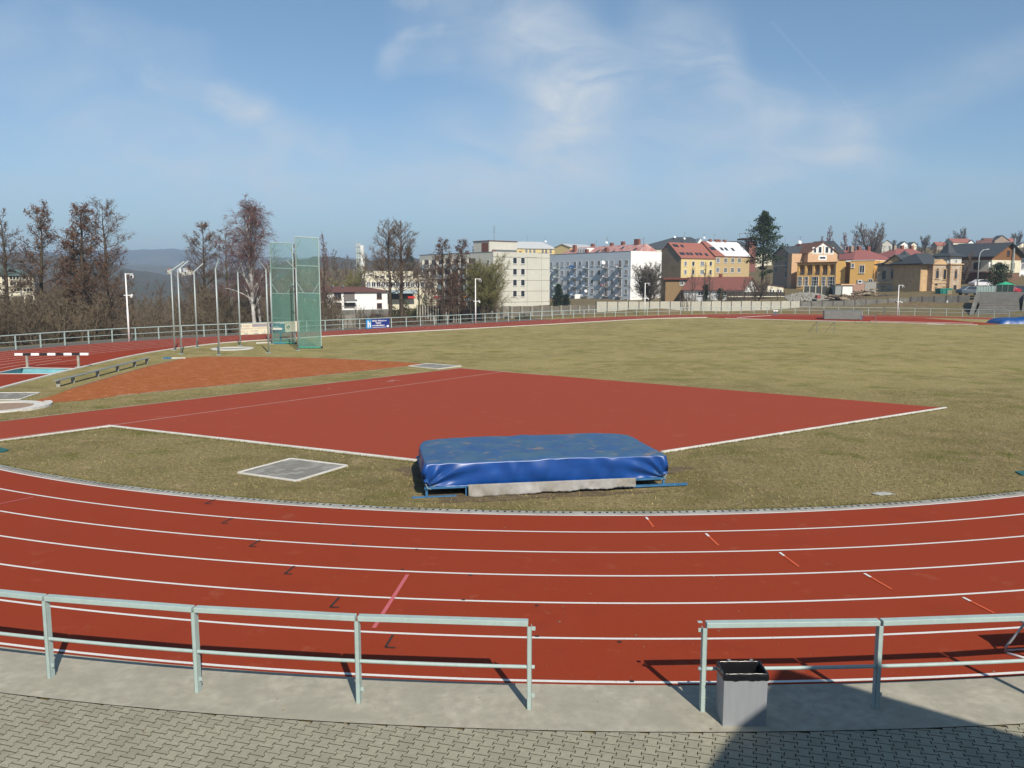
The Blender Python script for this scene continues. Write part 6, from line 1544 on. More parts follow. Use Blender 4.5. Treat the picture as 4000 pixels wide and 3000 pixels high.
# --- M, N: orange loggia building and orange boxes
M = House('loggia_house', 'ochre orange building with five upper loggias and tall lower windows', 'house', 3112, 183, 3264, 176, 2.5)
z0, zl0, zl1, zt = 2.5, ZV(1074, 179), ZV(1034, 179), ZV(1026, 179)
M.block('wall', 0, M.L, 0, 9, z0, zl0, W_ORANGE); M.block('back_wall', 0, M.L, 1.4, 9, zl0, zl1, W_ORANGE); M.block('upper_band', 0, M.L, 0, 9, zl1, zt, W_ORANGE); M.block('roof', -.3, M.L + .2, -.3, 9.2, zt, zt + .14, M_BROWNTILE)
xs = [M.xu(u) for u in (3112, 3141, 3171, 3200, 3230, 3264)]
for k in range(5):
    x0, x1 = xs[k], xs[k + 1]; M.block('pillar', x0, x0 + .5, 0, 1.4, zl0, zl1, W_ORANGE); xm = (x0 + .5 + x1) / 2
    M.win(xm, (zl0 + zl1) / 2 - .05, .9, 1.7, y=1.38, style='cross', parent=M.t); q = MB()
    for z in (.1, .8): q.obox(M.P(x0 + .5, .05, zl0 + z), M.a * (x1 - x0 - .5), M.b * .05, (0, 0, .05))
    for i in range(8): q.obox(M.P(x0 + .52 + i * (x1 - x0 - .5) / 8, .06, zl0 + .1), M.a * .03, M.b * .03, (0, 0, .7))
    q.build('railing', M_METALGREY, M.t)
M.block('pillar', xs[5] - .4, xs[5], 0, 1.4, zl0, zl1, W_ORANGE)
for u, w_, st in ((3125, 1.0, 'grid'), (3150, .9, 'grid'), (3184, 1.5, 'grid'), (3218, .9, 'grid'), (3247, 1.5, 'grid')): M.wu(u, 1099, w_, 2.0, style=st)
M.block('drainpipe', M.L - .1, M.L - .02, -.1, -.01, z0, zt, M_METALGREY)
f = House('terrace_fence', 'dark wire fence with pale posts before the orange loggia building', 'fence', 3140, 160, 3262, 160, 2.4)
f.block('mesh_panel', 0, f.L, 0, .02, 2.3, ZV(1118, 160), mat('dark_mesh', (.05, .055, .05), .9))
for k in range(6): f.block('post', f.L * k / 5.2, f.L * k / 5.2 + .1, -.06, -.005, 2.3, ZV(1113, 160), W_CREAM)
N1 = House('orange_annex', 'plain orange annex with a shaded recess beside the loggia building', 'house', 3265, 176, 3300, 175, 2.5); N1.block('wall', 0, N1.L, 0, 8, 2.5, ZV(1019, 176), W_ORANGE)
N1.block('recess_wall', N1.L + .01, N1.L + 1.1, 2.5, 7.9, 2.5, ZV(1024, 176), W_ORANGE); N1.block('canopy', N1.L, N1.L + 1.15, -.05, 2.4, ZV(1023, 176), ZV(1018, 176), W_WHITEH)
N2 = House('orange_block', 'bright orange block with one white window and climbing vines', 'house', 3319, 173, 3414, 170, 2.5); N2.block('wall', 0, N2.L, 0, 9, 2.5, ZV(1018, 172), W_ORANGE); N2.block('roof', -.1, N2.L + .1, -.1, 9.1, ZV(1018, 172), ZV(1016, 172), M_WHITE)
N2.wu(3365, 1051, .95, 1.55); N2.wu(3328, 1037, .6, .8, style='plain', gm=M_GLASSL); N2.wu(3401, 1096, .8, .6)
N2.block('side_wall', N2.L, N2.L + .9, .3, 8, 2.5, ZV(1019, 172), W_ORANGE)
rv = random.Random(3); vn = [(N2.P(N2.L + .2 + rv.uniform(0, .8), .27, 2.6), None)] ; q = MB()
for k in range(16):
    x = N2.L + rv.uniform(-.3, .9); p = N2.P(x, .26 if x > N2.L else -.04, 2.6); pts = [p]
    for j in range(7): p = p + N2.a * rv.uniform(-.25, .25) + Vector((0, 0, rv.uniform(.4, .9))); pts.append(p)
    q.tube(pts, [.05, .045, .04, .035, .03, .025, .02, .015], 4)
tag(q.build('climbing_vine', M_BARK), 'leafless climbing vine on the right end of the orange block', 'vine')
# --- red roofs behind
for k, (u1, u2, Y, ve, vr, lab) in enumerate([(3268, 3440, 212, 1008, 977, 'wide red roofed house directly behind the peach gable house'), (3330, 3480, 200, 1014, 975, 'red roofed house behind the orange block with small chimneys'), (3488, 3640, 235, 1004, 970, 'red roofed house behind the villa turret')]):
    R_ = House('red_roofed_house', lab, 'house', u1, Y, u2, Y + 4, 4, 'red roofed houses up the slope'); R_.block('wall', 0, R_.L, 0, 12, 4, ZV(ve, Y), W_GREYB); rf = R_.hip(0, R_.L, 0, 12, ZV(ve, Y), ZV(vr, Y + 6), mat('roof_crimson', (.28, .10, .088), .8, .2, 3, .2), xl=6, xr=2 if k else 4)
    for x in (.35, .55, .8): R_.block('chimney', R_.L * x, R_.L * x + .8, 5.5, 6.3, ZV(vr, Y + 6) - .5, ZV(vr, Y + 6) + .9, W_GREYB if x < .5 else M_BRICK, rf)
# --- O: derelict villa
O = House('derelict_villa', 'half renovated villa with slate roofs, pediments and a pointed corner turret', 'villa', 3425, 158, 3604, 151, 2.2)
z0 = 1.8; zc = ZV(1035, 153); zm = ZV(1104, 153)
O.block('wall', 0, O.L, 0, 5.5, z0, zc, W_VILLA); O.block('string_course', -.08, O.L + .05, -.12, 0, zm - .12, zm + .12, W_VILLAO); O.block('cornice', -.25, O.L - .1, -.35, 5.8, zc, zc + .22, wallm('cornice_dark', (.11, .085, .065)))
rf = O.hip(0, O.L + .3, 0, 6, zc + .22, ZV(994, 157), M_SLATE, xl=7, xr=1.2, oh=.45)
b = MB(); x0, x1 = O.xu(3452), O.xu(3545); pe = [O.P(x0, -.5, zc + .22), O.P(x1, -.5, zc + .22), O.P((x0 + x1) / 2, -.5, zc + 1.75)]; b.add(pe + [p + O.b * 5 for p in pe], [(0, 1, 2), (5, 4, 3), (0, 3, 4, 1), (1, 4, 5, 2), (2, 5, 3, 0)]); b.build('pediment', W_VILLAO, O.t)
b = MB(); O.slab(b, [(x0 - .3, -.8, zc + .2), ((x0 + x1) / 2, -.8, zc + 1.95), ((x0 + x1) / 2, 5, zc + 1.95), (x0 - .3, 5, zc + .2)], .14); O.slab(b, [((x0 + x1) / 2, -.8, zc + 1.95), (x1 + .3, -.8, zc + .2), (x1 + .3, 5, zc + .2), ((x0 + x1) / 2, 5, zc + 1.95)], .14); b.build('pediment_roof', M_SLATE, O.t)
for u, st in ((3452, 'plain'), (3486, 'arch'), (3505, 'arch'), (3525, 'arch'), (3569, 'plain')): O.wu(u, 1074, .8, 1.7 if st != 'arch' else 1.4, fm=W_VILLAO, style=st)
for u, g in ((3450, M_GLASS), (3482, M_GLASSL), (3519, M_GLASSL), (3566, M_GLASSL)): O.wu(u, 1131, .9, 1.7, fm=W_VILLA, style='plain', gm=g)
O.block('drainpipe', O.xu(3552), O.xu(3552) + .28, -.2, -.01, z0, zc, M_BLACK)
for k in range(10): O.block('quoin', O.xu(3543) - .25, O.xu(3543) + .25, -.1, -.01, z0 + k * .27, z0 + k * .27 + .2, W_VILLAO)
for k in range(7): O.block('plaster_band', .2, O.xu(3538), -.03, 0, z0 + .5 + k * .28, z0 + .68 + k * .28, W_VILLA)
for u, w_ in ((3420, 2.6),):
    zt0, zt1 = ZV(1016, 166), ZV(981, 166); x = O.xu(3500) - 2.5; O.block('turret', x - 1.2, x + 1.2, 6, 8.4, zc, zt0, wallm('turret_pale', (.33, .34, .34)))
    b = MB(); c = O.P(x, 7.2, zt1); q = [O.P(x - 1.5, 5.7, zt0), O.P(x + 1.5, 5.7, zt0), O.P(x + 1.5, 8.7, zt0), O.P(x - 1.5, 8.7, zt0)]; b.add(q + [c], [(0, 1, 4), (1, 2, 4), (2, 3, 4), (3, 0, 4), (3, 2, 1, 0)]); b.build('turret_roof', M_SLATE, O.t)
# lit strip and bay
Ob = House('x', '', '', 3604, 149, 3700, 151, 2.2); bpy.data.objects.remove(Ob.t); Ob.t = O.t
Ob.block('wing_wall', .0, Ob.xu(3632), .6, 8, z0, zc, W_VILLAO); Ob.block('bay_wall', Ob.xu(3632), Ob.L, -.5, 8, z0, zc, W_VILLA); Ob.block('bay_cornice', Ob.xu(3630), Ob.L + .1, -.75, 8, zc, zc + .2, W_VILLAO)
for k in range(15):
    for xa in (0, Ob.xu(3632), Ob.xu(3698)): Ob.block('quoin', xa, xa + .42, -.56 if xa else .52, -.5 if xa else .6, z0 + .1 + k * .42, z0 + .38 + k * .42, W_VILLAO)
Ob.hip(-.5, Ob.L + .3, -.3, 7, zc + .21, zc + 2.1, M_SLATE, xl=2, xr=1.5, oh=.35); x0, x1 = Ob.xu(3634), Ob.xu(3690); b = MB(); pe = [Ob.P(x0, -.7, zc + .2), Ob.P(x1, -.7, zc + .2), Ob.P((x0 + x1) / 2, -.7, zc + 1.0)]; b.add(pe + [p + Ob.b * 3 for p in pe], [(0, 1, 2), (5, 4, 3), (0, 3, 4, 1), (1, 4, 5, 2), (2, 5, 3, 0)]); b.build('pediment', W_VILLAO, O.t)
for u, st in ((3650, 'arch'), (3679, 'plain')): Ob.wu(u, 1072, .75, 1.5 if st == 'arch' else 1.9, fm=W_VILLAO, style=st, y=-.5)
for u, hh in ((3648, 2.6), (3678, 1.6), (3690, 1.6)): Ob.wu(u, 1134, .75, hh, fm=W_VILLAO, style='plain', y=-.5)
Ob.block('string_course', Ob.xu(3632), Ob.L, -.62, -.5, zm - .12, zm + .12, W_VILLAO)
for k in range(6): Ob.block('plaster_band', Ob.xu(3634), Ob.L, -.53, -.5, z0 + .4 + k * .34, z0 + .6 + k * .34, W_VILLAO)
Ot = House('x', '', '', 3702, 150, 3746, 151, 2.2); bpy.data.objects.remove(Ot.t); Ot.t = O.t
Ot.block('tower_wall', 0, Ot.L, -.4, 3.4, z0, zc, W_VILLA); Ot.block('tower_cornice', -.25, Ot.L + .25, -.65, 3.65, zc, zc + .2, W_VILLAO); zb = ZV(1001, 151)
Ot.block('belvedere', .05, Ot.L - .02, -.3, 3.2, zc + .2, zb, wallm('belvedere_pale', (.56, .54, .50))); Ot.block('belvedere_side', -.5, .04, 0, 4.5, zc + .2, zb - .1, wallm('turret_pale', (.33, .34, .34)))
Ot.win(Ot.L / 2, (zc + zb) / 2, .5, 1.0, y=-.3, style='cross')
b = MB(); h1 = zb + .5; zp = ZV(942, 152); m1 = [(-.7, -1.0), (Ot.L + .5, -1.0), (Ot.L + .5, 3.9), (-.7, 3.9)]; cx_, cy_ = Ot.L / 2 - .1, 1.45; m2 = [(cx_ - 1.0, cy_ - 1.0), (cx_ + 1.0, cy_ - 1.0), (cx_ + 1.0, cy_ + 1.0), (cx_ - 1.0, cy_ + 1.0)]
vs = [Ot.P(x, y, zb) for x, y in m1] + [Ot.P(x, y, h1 + .1) for x, y in m2] + [Ot.P(cx_, cy_, zp)]
b.add(vs, [(3, 2, 1, 0)] + [(i, (i + 1) % 4, 4 + (i + 1) % 4, 4 + i) for i in range(4)] + [(4 + i, 4 + (i + 1) % 4, 8) for i in range(4)]); b.tube([Ot.P(cx_, cy_, zp - .2), Ot.P(cx_, cy_, zp + 1.2)], [.06, .02], 5); b.build('spire_roof', M_SLATE, O.t)
Ot.win(Ot.L / 2, ZV(1074, 151), .65, 1.5, y=-.4, fm=W_VILLAO, style='arch'); Ot.win(Ot.L / 2, ZV(1130, 151), .8, 1.6, y=-.4, fm=W_VILLAO, style='plain')
for k in range(15):
    for xa in (0, Ot.L - .35): Ot.block('quoin', xa, xa + .35, -.46, -.4, z0 + .1 + k * .42, z0 + .38 + k * .42, W_VILLAO)
# --- P: chalet
Pc = House('chalet', 'brown boarded chalet with cream walls and dark gabled roof', 'house', 3870, 166, 3984, 171, 2.8)
ze, zr = ZV(997, 167), ZV(950, 168); zw = ZV(1016, 168)
w, rf = Pc.gable(0, Pc.L, 0, 11, zw, ze, zr, 'y', W_WOODP, M_SLATE, .9)
Pc.block('cream_wall', .05, Pc.L - .05, .02, 11, ZV(1065, 168), zw, W_CREAM); Pc.block('garage_wall', .1, Pc.L - .1, .1, 11, 2.4, ZV(1065, 168), wallm('garage_brown', (.17, .10, .065)))
Pc.wu(3931, 989, 1.0, 1.0, fm=M_WOODFR); Pc.wu(3898, 1037, 1.2, 1.2, fm=M_WOODFR); Pc.wu(3952, 1037, .9, 1.0, fm=M_WOODFR)
for y in (3, 6.5): Pc.win(y, ZV(1038, 168), 1.3, 1.3, 'l', fm=M_WOODFR)
Pc.block('side_canopy', -2.2, .08, -.3, 10, ZV(1066, 168), ZV(1061, 168), M_BROWNTILE); Pc.block('flue', Pc.L * .64, Pc.L * .64 + .28, -.5, -.22, ZV(1070, 168), ZV(930, 168), M_GALV)
for k, (u, v) in enumerate(((3859, 1030), (3859, 1041), (3876, 1032))): Pc.block('sign_plate', Pc.xu(u) - .25, Pc.xu(u) + .25, -.06 if k == 2 else -.1, -.0, ZV(v, 168) - .25, ZV(v, 168) + .25, M_WHITE)
wgx = House('chalet_wing', 'low dark roofed wing of the chalet running left to the villa turret', 'house', 3762, 178, 3872, 176, 2.8)
w, rf2 = wgx.gable(0, wgx.L, 0, 11, 2.8, ZV(1000, 177), ZV(952, 180), 'x', W_CREAM, M_SLATE, .4)
wgx.block('boarding', -.02, wgx.L, -.05, -.005, ZV(1018, 177), ZV(1001, 177), W_WOODP)
for u in (3788, 3828): wgx.wu(u, 1040, 1.2, 1.1, fm=M_WOODFR)
wgx.block('canopy', 0, wgx.L, -2.5, -.1, ZV(1066, 176), ZV(1060, 176), M_BROWNTILE); wgx.block('garage_door', wgx.xu(3800), wgx.xu(3840), -.06, -.01, 3, ZV(1074, 176), wallm('door_dark', (.10, .05, .035)))
for u in (3808, 3832, 3862): wgx.skylight(rf2, wgx.xu(u), 1.6, ZV(983, 178) + .25, .6, 1.0, .7)
Qh = House('white_house', 'white house half cut off by the right edge behind the chalet', 'house', 3980, 182, 4110, 186, 3); Qh.gable(0, Qh.L, 0, 9, 3, ZV(1020, 182), ZV(985, 184), 'x', W_WHITEH, M_SLATE)
for u in (3989, 4001):
    for v in (1040, 1083): Qh.wu(u, v, .8, 1.3)
# --- R, S, T, U on the left
R = House('old_block', 'old cream block with greenish hipped roof at the left edge behind alders', 'apartment block', -90, 170, 132, 176, -9)
R.block('wall', 0, R.L, 0, 14, -9, ZV(1074, 173), W_CREAM); R.block('pilaster', R.xu(76), R.xu(82), -.15, 0, -9, ZV(1074, 173), M_METALGREY); R.hip(0, R.L, 0, 14, ZV(1074, 173), ZV(1034, 180), M_ROOFGREEN, ins=5)
for v in (1083, 1107, 1133):
    for u in (-10, 14, 44, 57, 69, 95, 108, 119): R.wu(u, v, .6, .95 if v < 1130 else .7, style='plain', fm=W_CREAM)
S = House('white_villa', 'white two storey house with dark brown hipped roof behind the net gates', 'house', 1243, 140, 1512, 148, -4.4)
S.block('wall', 0, S.L, 0, 9, -4.6, ZV(1138, 144), W_WHITEH); rf = S.hip(0, S.L, 0, 9, ZV(1138, 144), ZV(1119, 148), M_BROWNTILE, ins=2.5)
S.block('recess', S.xu(1341), S.xu(1384), -.02, 0, ZV(1205, 143), ZV(1141, 143), wallm('recess_shade', (.17, .15, .14)))  # flat sheet on the wall, coloured dark for the shade of a recess
bq = S.block('balcony', S.xu(1341), S.xu(1384), -.9, -.03, ZV(1182, 142), ZV(1178, 142), W_WHITEH); S.block('parapet', S.xu(1341), S.xu(1384), -.9, -.84, ZV(1178, 142), ZV(1170, 142), M_METALGREY, bq)
for u, v, w_, h_ in ((1317, 1157, 1.25, 1.0), (1317, 1195, 1.25, 1.0), (1480, 1156, .9, .85), (1480, 1193, .9, .75), (1262, 1157, 1.2, 1.0), (1262, 1195, 1.2, 1.0)): S.wu(u, v, w_, h_, fm=M_WOODFR)
for x in (.3, .45): S.block('flue', S.L * x, S.L * x + .3, 3, 3.3, ZV(1122, 148), ZV(1113, 148), M_METALGREY, rf)
S.block('plinth', -.05, S.L + .05, -.06, -.001, -4.6, ZV(1211, 143), W_STONE)
T = House('flat_roofed_block', 'white flat roofed modern block with long window bands behind bare trees', 'house', 1425, 205, 1705, 212, -3)
T.block('wall', 0, T.L, 0, 12, -3, ZV(1086, 208), W_CREAM); T.block('upper_storey', T.xu(1468), T.xu(1622), 2, 12, ZV(1086, 208), ZV(1059, 208), W_CREAM); T.block('upper_left', T.xu(1426), T.xu(1468), 3.5, 12, ZV(1086, 208), ZV(1065, 208), W_PANEL)
for k in range(14): T.wu(1440 + 19 * k, 1111, 1.0, 1.25, gm=M_GLASSL if k % 3 == 0 else M_GLASS)
for u in (1480, 1502, 1524, 1547, 1585, 1605): T.wu(u, 1081, 1.1, .55, style='nosill', y=1.98)
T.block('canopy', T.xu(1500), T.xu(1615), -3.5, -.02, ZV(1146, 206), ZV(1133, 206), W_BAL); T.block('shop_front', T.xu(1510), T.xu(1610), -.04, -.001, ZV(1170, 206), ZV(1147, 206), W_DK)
T.wu(1648, 1080, 1.5, .6, fm=W_CREAM, style='nosill')
for u, c in ((1590, (.55, .03, .02)), (1690, (.5, .03, .05)), (1792, (.62, .28, .03))): T.block('sign_panel', T.xu(u) - .9, T.xu(u) + .9, -3.9, -3.8, ZV(1166, 204), ZV(1158, 204), wallm('sign_%d' % u, c))
U = House('flue_tower', 'white cluster of tall metal flues rising behind the white house', 'chimney', 1391, 215, 1422, 215, -1)
zt = ZV(955, 215)
U.block('casing', U.L * .62, U.L, 0, 1.6, -1, zt - .2, wallm('flue_white', (.66, .68, .66)))
for k in range(3):
    b = MB(); x = U.L * (.10 + .2 * k); b.tube([U.P(x, .5, -1), U.P(x, .5, zt + .3)], .17, 10); b.build('flue', wallm('flue_grey', (.45, .50, .49)), U.t)
for k in range(9): z = -0 + (zt) * k / 9; U.block('bracket', -.35, U.L * .62, .2, .28, z + 1, z + 1.12, M_GALV)
for k in range(5): U.block('cap', U.L * (.02 + .2 * k), U.L * (.02 + .2 * k) + .1, .6, .7, zt + .1, zt + .75, M_GALV)
U.block('boiler_house', -.6, U.L + 1.6, -.5, 4, -1.5, ZV(1087, 215), wallm('boiler_dark', (.10, .10, .095)))
# --- small houses far off
rh = random.Random(21)
def small(label, u, vr, w, h, wm, rm, Y, grp, zb=None):
    s = House('small_house', label, 'house', u - w / 2, Y, u + w / 2, Y + rh.uniform(-2, 2), 0, grp); zr = ZV(vr, Y); hh = h * Y / FOC; z0 = zr - hh
    s.t.location.z = z0; s.gable(0, s.L, 0, s.L * .7, z0 - 4, zr - hh * .42, zr, rh.choice('xy'), wm, rm, .3)
    s.win(s.L * .3, z0 + hh * .25, s.L * .13, s.L * .16, style='plain'); s.win(s.L * .7, z0 + hh * .25, s.L * .13, s.L * .16, style='plain'); return s
gp = 'small houses on the right hand ridge'
for u, vr, w, h, wm, rm, lab in [(3458, 938, 40, 34, W_PANEL, M_METALGREY, 'half ruined grey house on the ridge right of the oak'), (3525, 944, 30, 28, W_WHITEH, M_SLATE, 'white house with black roof on the ridge above the villa'), (3562, 946, 22, 22, W_CREAM, M_SLATE, 'tiny cream house on the ridge above the villa'),
    (3670, 946, 36, 28, W_GREYB, M_REDTILE, 'brown house with bright red roof on the ridge left of the turret spire'), (3698, 952, 30, 26, W_CREAM, M_BROWNTILE, 'cream gabled house on the ridge just left of the turret spire'), (3752, 932, 74, 34, W_CREAM, M_REDTILE, 'long house with red roof on the ridge right of the turret spire'),
    (3785, 938, 26, 26, W_WHITEH, M_SLATE, 'white fronted house on the ridge right of the long red roofed one'), (3830, 940, 44, 32, W_PEACH, M_BROWNTILE, 'peach house with brown roof on the ridge above the chalet wing'), (3862, 930, 40, 36, W_CREAM, M_BROWNTILE, 'cream house with chimneys on the ridge above the chalet'),
    (3903, 920, 56, 46, W_GREYB, M_SLATE, 'house with steep pointed slate roof on the ridge above the chalet'), (3935, 932, 30, 26, W_CREAM, M_REDTILE, 'small red roofed house right of the steep slate roof'), (3985, 948, 44, 34, W_CREAM, M_SLATE, 'cream house at the right edge of the ridge')]:
    small(lab, u, vr, w, h, wm, rm, 390, gp)
gp = 'tiny houses in the far valley'
for k, (u, v, w, wm, rm, lab) in enumerate([(705, 1046, 9, W_WHITEH, M_REDTILE, 'tiny white house, leftmost in the far valley between the poles'), (722, 1040, 9, W_WHITEH, M_SLATE, 'tiny white house, highest in the far valley'), (735, 1051, 16, W_CREAM, M_REDTILE, 'tiny wide red roofed house in the far valley'),
    (752, 1056, 12, W_CREAM, M_REDTILE, 'tiny red roofed house, rightmost in the far valley'), (693, 1078, 9, W_WHITEH, M_REDTILE, 'tiny lone white house lowest in the far valley'), (660, 1048, 10, W_CREAM, M_REDTILE, 'tiny pale house near the tip of the leftmost cage pole'), (716, 1058, 12, W_CREAM, M_BROWNTILE, 'tiny brown roofed house amid the far valley houses')]):
    small(lab, u, v, w, 8, wm, rm, 900, gp)
# ------------------------------------------------------------------ walls, fences and yard things behind the stadium
def wall_run(label, name, u1, Y1, u2, Y2, n, z0a, z0b, za, zb, m, mp, post_w=.22, th=.14, jag=.0, post_out=.10, cat='wall', step=None):
    A_ = Vector((XU(u1, Y1), Y1, 0)); B_ = Vector((XU(u2, Y2), Y2, 0)); d = B_ - A_; a = d.normalized(); nb = Vector((-a.y, a.x, 0)); rs = random.Random(n)
    t = thing(name, label, cat, tuple(A_), None); Ls = d.length / n
    for k in range(n):
        f = k / n; z0 = z0a + (z0b - z0a) * f; z1 = za + (zb - za) * (f + .5 / n)
        if step: z1 = round(z1 / step) * step
        z1 += rs.uniform(-jag, jag)
        b = MB(); b.obox(A_ + a * (Ls * k + post_w / 2) + Vector((0, 0, z0)), a * (Ls - post_w), nb * th, (0, 0, z1 - z0)); b.build('panel', m, t)
        b = MB(); b.obox(A_ + a * (Ls * k - post_w / 2) - nb * post_out + Vector((0, 0, z0)), a * post_w, nb * (th + post_out + .02), (0, 0, z1 - z0 + .05)); b.build('post', mp, t)
    return t
Y1, Y2 = 121, 126
wall_run('rough dark block wall with concrete posts below the spruces', 'block_wall', 1995, 112, 2330, 122, 9, -1, -.3, ZV(1197, 112), ZV(1192, 122), mat('rough_block', (.20, .175, .145), .95, .4, 4, .6, big=(.13, .12, .10), bscale=.8), mat('wall_post', (.30, .28, .23), .9, .3, 3), .30, .14, .07, .28)
wall_run('long pale concrete panel wall behind the far bend', 'panel_wall', 2331, 124, 3130, 131, 20, -.2, .4, ZV(1179, 124), ZV(1176, 131), mat('pale_panel', (.46, .445, .37), .9, .2, 3, .3, big=(.37, .355, .30), bscale=.5), mat('dark_post', (.11, .10, .09), .9, .3, 3), .16, .12, .03, -.02)
wall_run('stepped grey stone wall on the bank below the villa', 'stone_wall', 3131, 133, 3560, 131, 10, 0.2, 1.0, ZV(1179, 133), ZV(1164, 131), W_STONE, mat('dark_post', (.11, .10, .09), .9, .3, 3), .22, .2, .06, -.03)
wall_run('grey stone retaining wall left of the terrace steps', 'stone_wall', 3561, 131, 3796, 126, 5, 0.6, 1.2, ZV(1161, 131), ZV(1155, 126), W_STONE, mat('dark_post', (.11, .10, .09), .9, .3, 3), .26, .3, .03, -.03)
t = wall_run('old paling fence with dark gaps and white posts behind brambles', 'paling_fence', 1628, 104, 1800, 108, 17, -1.5, -.8, ZV(1192, 104) , ZV(1203, 108), mat('paling_dark', (.055, .05, .045), .9, .4, 4), mat('paling_post', (.42, .40, .34), .9, .3, 4), .13, .06, .05, .05, 'fence')
t = wall_run('rough grey wall with wire posts behind the willow trunk', 'rubble_wall', 1801, 112, 1994, 114, 6, -1.6, -1.3, ZV(1199, 112), ZV(1196, 114), mat('rubble', (.27, .25, .215), .95, .4, 3, .5), M_METALGREY, .06, .2, .06, .25)
wall_run('low grey rubble wall before the white house', 'rubble_wall', 1235, 105, 1490, 108, 5, -4, -3, ZV(1236, 105), ZV(1228, 108), mat('rubble', (.27, .25, .215), .95, .4, 3, .5), W_STONE, .1, .3, .12, .02)
# terrace steps
q0, q1 = D(3806, 1235, 116), D(3985, 1235, 113); a = (q1 - q0); a.z = 0; L_ = a.length; a.normalize(); nb = Vector((-a.y, a.x, 0))
t = thing('terrace_steps', 'grey stone spectator terrace of ten steps at the right', 'terrace', (q0.x, q0.y, 0))
zz0, zz1 = .0, ZV(1165, 121)
for k in range(11):
    z = zz1 * (k + 1) / 11 ; b = MB(); b.obox(Vector((q0.x, q0.y, -.3)) + nb * (k * .62) + a * (k * .05), a * (L_ - k * .1), nb * (.62 if k < 10 else 2.5), (0, 0, z + .3)); b.build('step', W_STONE, t)
    if k % 1 == 0:
        b = MB(); b.obox(Vector((q0.x, q0.y, z + .001)) + nb * (k * .62 + .1) + a * (k * .05), a * (L_ - k * .1), nb * .3, (0, 0, .05)); b.build('seat_plank', mat('plank_grey', (.30, .285, .25), .9, .4, 5), t)
b = MB(); p = Vector((q0.x, q0.y, -.3)) + nb * 9.4; b.obox(p - a * .5, a * (L_ + .5), nb * .3, (0, 0, zz1 + 1.2)); b.build('back_wall', wallm('terrace_wall', (.20, .195, .18)), t)
for s in (-.6, L_ + .1):
    b = MB(); pts = [Vector((q0.x, q0.y, 0)) + a * s + nb * y + Vector((0, 0, z)) for y, z in ((-.3, -.3), (9.3, -.3), (9.3, zz1 + .7), (6.6, zz1 + .3), (-.3, .25))]; vs = pts + [p + a * .45 for p in pts]
    b.add(vs, [(4, 3, 2, 1, 0), (5, 6, 7, 8, 9)] + [(i, (i + 1) % 5, 5 + (i + 1) % 5, 5 + i) for i in range(5)]); b.build('side_wall', W_STONE, t)
# corrugated fence, cars, container, parasol on the upper yard
YC = 131; zc = ZV(1150, YC)
b = MB(); b.add([(XU(3560, 131.5), 131.5, 2.0), (XU(4150, 126), 126, ZV(1154, 126)), (XU(4150, 150), 150, 3.2), (XU(3560, 150), 150, 2.45)], [(0, 1, 2, 3)]); b.build('yard', mat('yard_gravel', (.20, .18, .15), .95, .3, 3, .3))['kind'] = 'structure'
f = House('sheet_fence', 'pale green corrugated sheet fence above the terrace steps', 'fence', 3818, 127.5, 3892, 127, 2.6)
for k in range(14):
    x = f.L * k / 14; f.block('sheet', x, x + f.L / 14 - .01, .0 if k % 2 else .05, .09, 2.5, ZV(1118 - (2 if k > 7 and k % 2 else 0), 127), mat('sheet_green', (.28, .36, .34), .6, .2, 3))
f = House('net_screen', 'dark green net screen beside the corrugated fence', 'fence', 3893, 127, 3962, 126.5, 2.6); f.block('net', 0, f.L, .0, .03, 2.5, ZV(1112, 127), mat('net_dark', (.02, .045, .035), .9, .3, 3))
for k in range(4): f.block('post', f.L * k / 3.05, f.L * k / 3.05 + .07, -.08, -.005, 2.5, ZV(1109, 127), M_METALGREY)
def car(label, u, v, Y, col, rz, roofh=1.4):
    p = D(u, v, Y); t = thing('parked_car', label, 'car', tuple(p), 'cars in the yard above the terrace'); ca, sa = math.cos(rz), math.sin(rz); X = Vector((ca, sa, 0)); Yv = Vector((-sa, ca, 0))
    prof_ = [(-2.0, .3), (2.0, .3), (2.05, .6), (1.95, .82), (1.15, .92), (.55, roofh), (-.85, roofh), (-1.55, .98), (-2.0, .92), (-2.08, .6)]
    b = MB(); n = len(prof_); ins = [0, 0, 0, .03, .05, .2, .2, .08, .04, 0]
    vs = [p + X * x + Yv * (-.82 + i) + Vector((0, 0, z)) for (x, z), i in zip(prof_, ins)] + [p + X * x + Yv * (.82 - i) + Vector((0, 0, z)) for (x, z), i in zip(prof_, ins)]
    b.add(vs, [tuple(range(n)), tuple(reversed(range(n, 2 * n)))] + [(i, n + i, n + (i + 1) % n, (i + 1) % n) for i in range(n)]); b.build('body', col, t, bevel=.05)
    b = MB()
    for s in (-1, 1):
        q = [p + X * x + Yv * s * y + Vector((0, 0, z)) for x, y, z in ((1.0, .79, .95), (.5, .65, roofh - .07), (-.8, .65, roofh - .07), (-1.35, .76, 1.0))]; q2 = [k + Yv * s * .012 for k in q]
        b.add(q2 if s < 0 else q2[::-1], [(0, 1, 2, 3)])
    b.add([p + X * x + Yv * y + Vector((0, 0, z)) for x, y, z in ((1.17, -.68, .94), (1.17, .68, .94), (.60, .58, roofh - .04), (.60, -.58, roofh - .04))], [(0, 1, 2, 3)]); b.build('windows', M_GLASS, t)
    for x in (-1.25, 1.3):
        for s in (-.8, .66): b = MB(); q = p + X * x + Vector((0, 0, .31)); b.tube([q + Yv * s, q + Yv * (s + .16)], .31, 14); b.build('wheel', M_BLACK, t)
    return t
car('silver dark car beside the corrugated sheet fence', 3792, 1153, 131, mat('car_silver', (.16, .19, .22), .3, .1, 2, metal=.6), .1)
car('red car behind the green net screen', 3925, 1151, 130, mat('car_red', (.35, .02, .03), .3, .1, 2), 2.9)
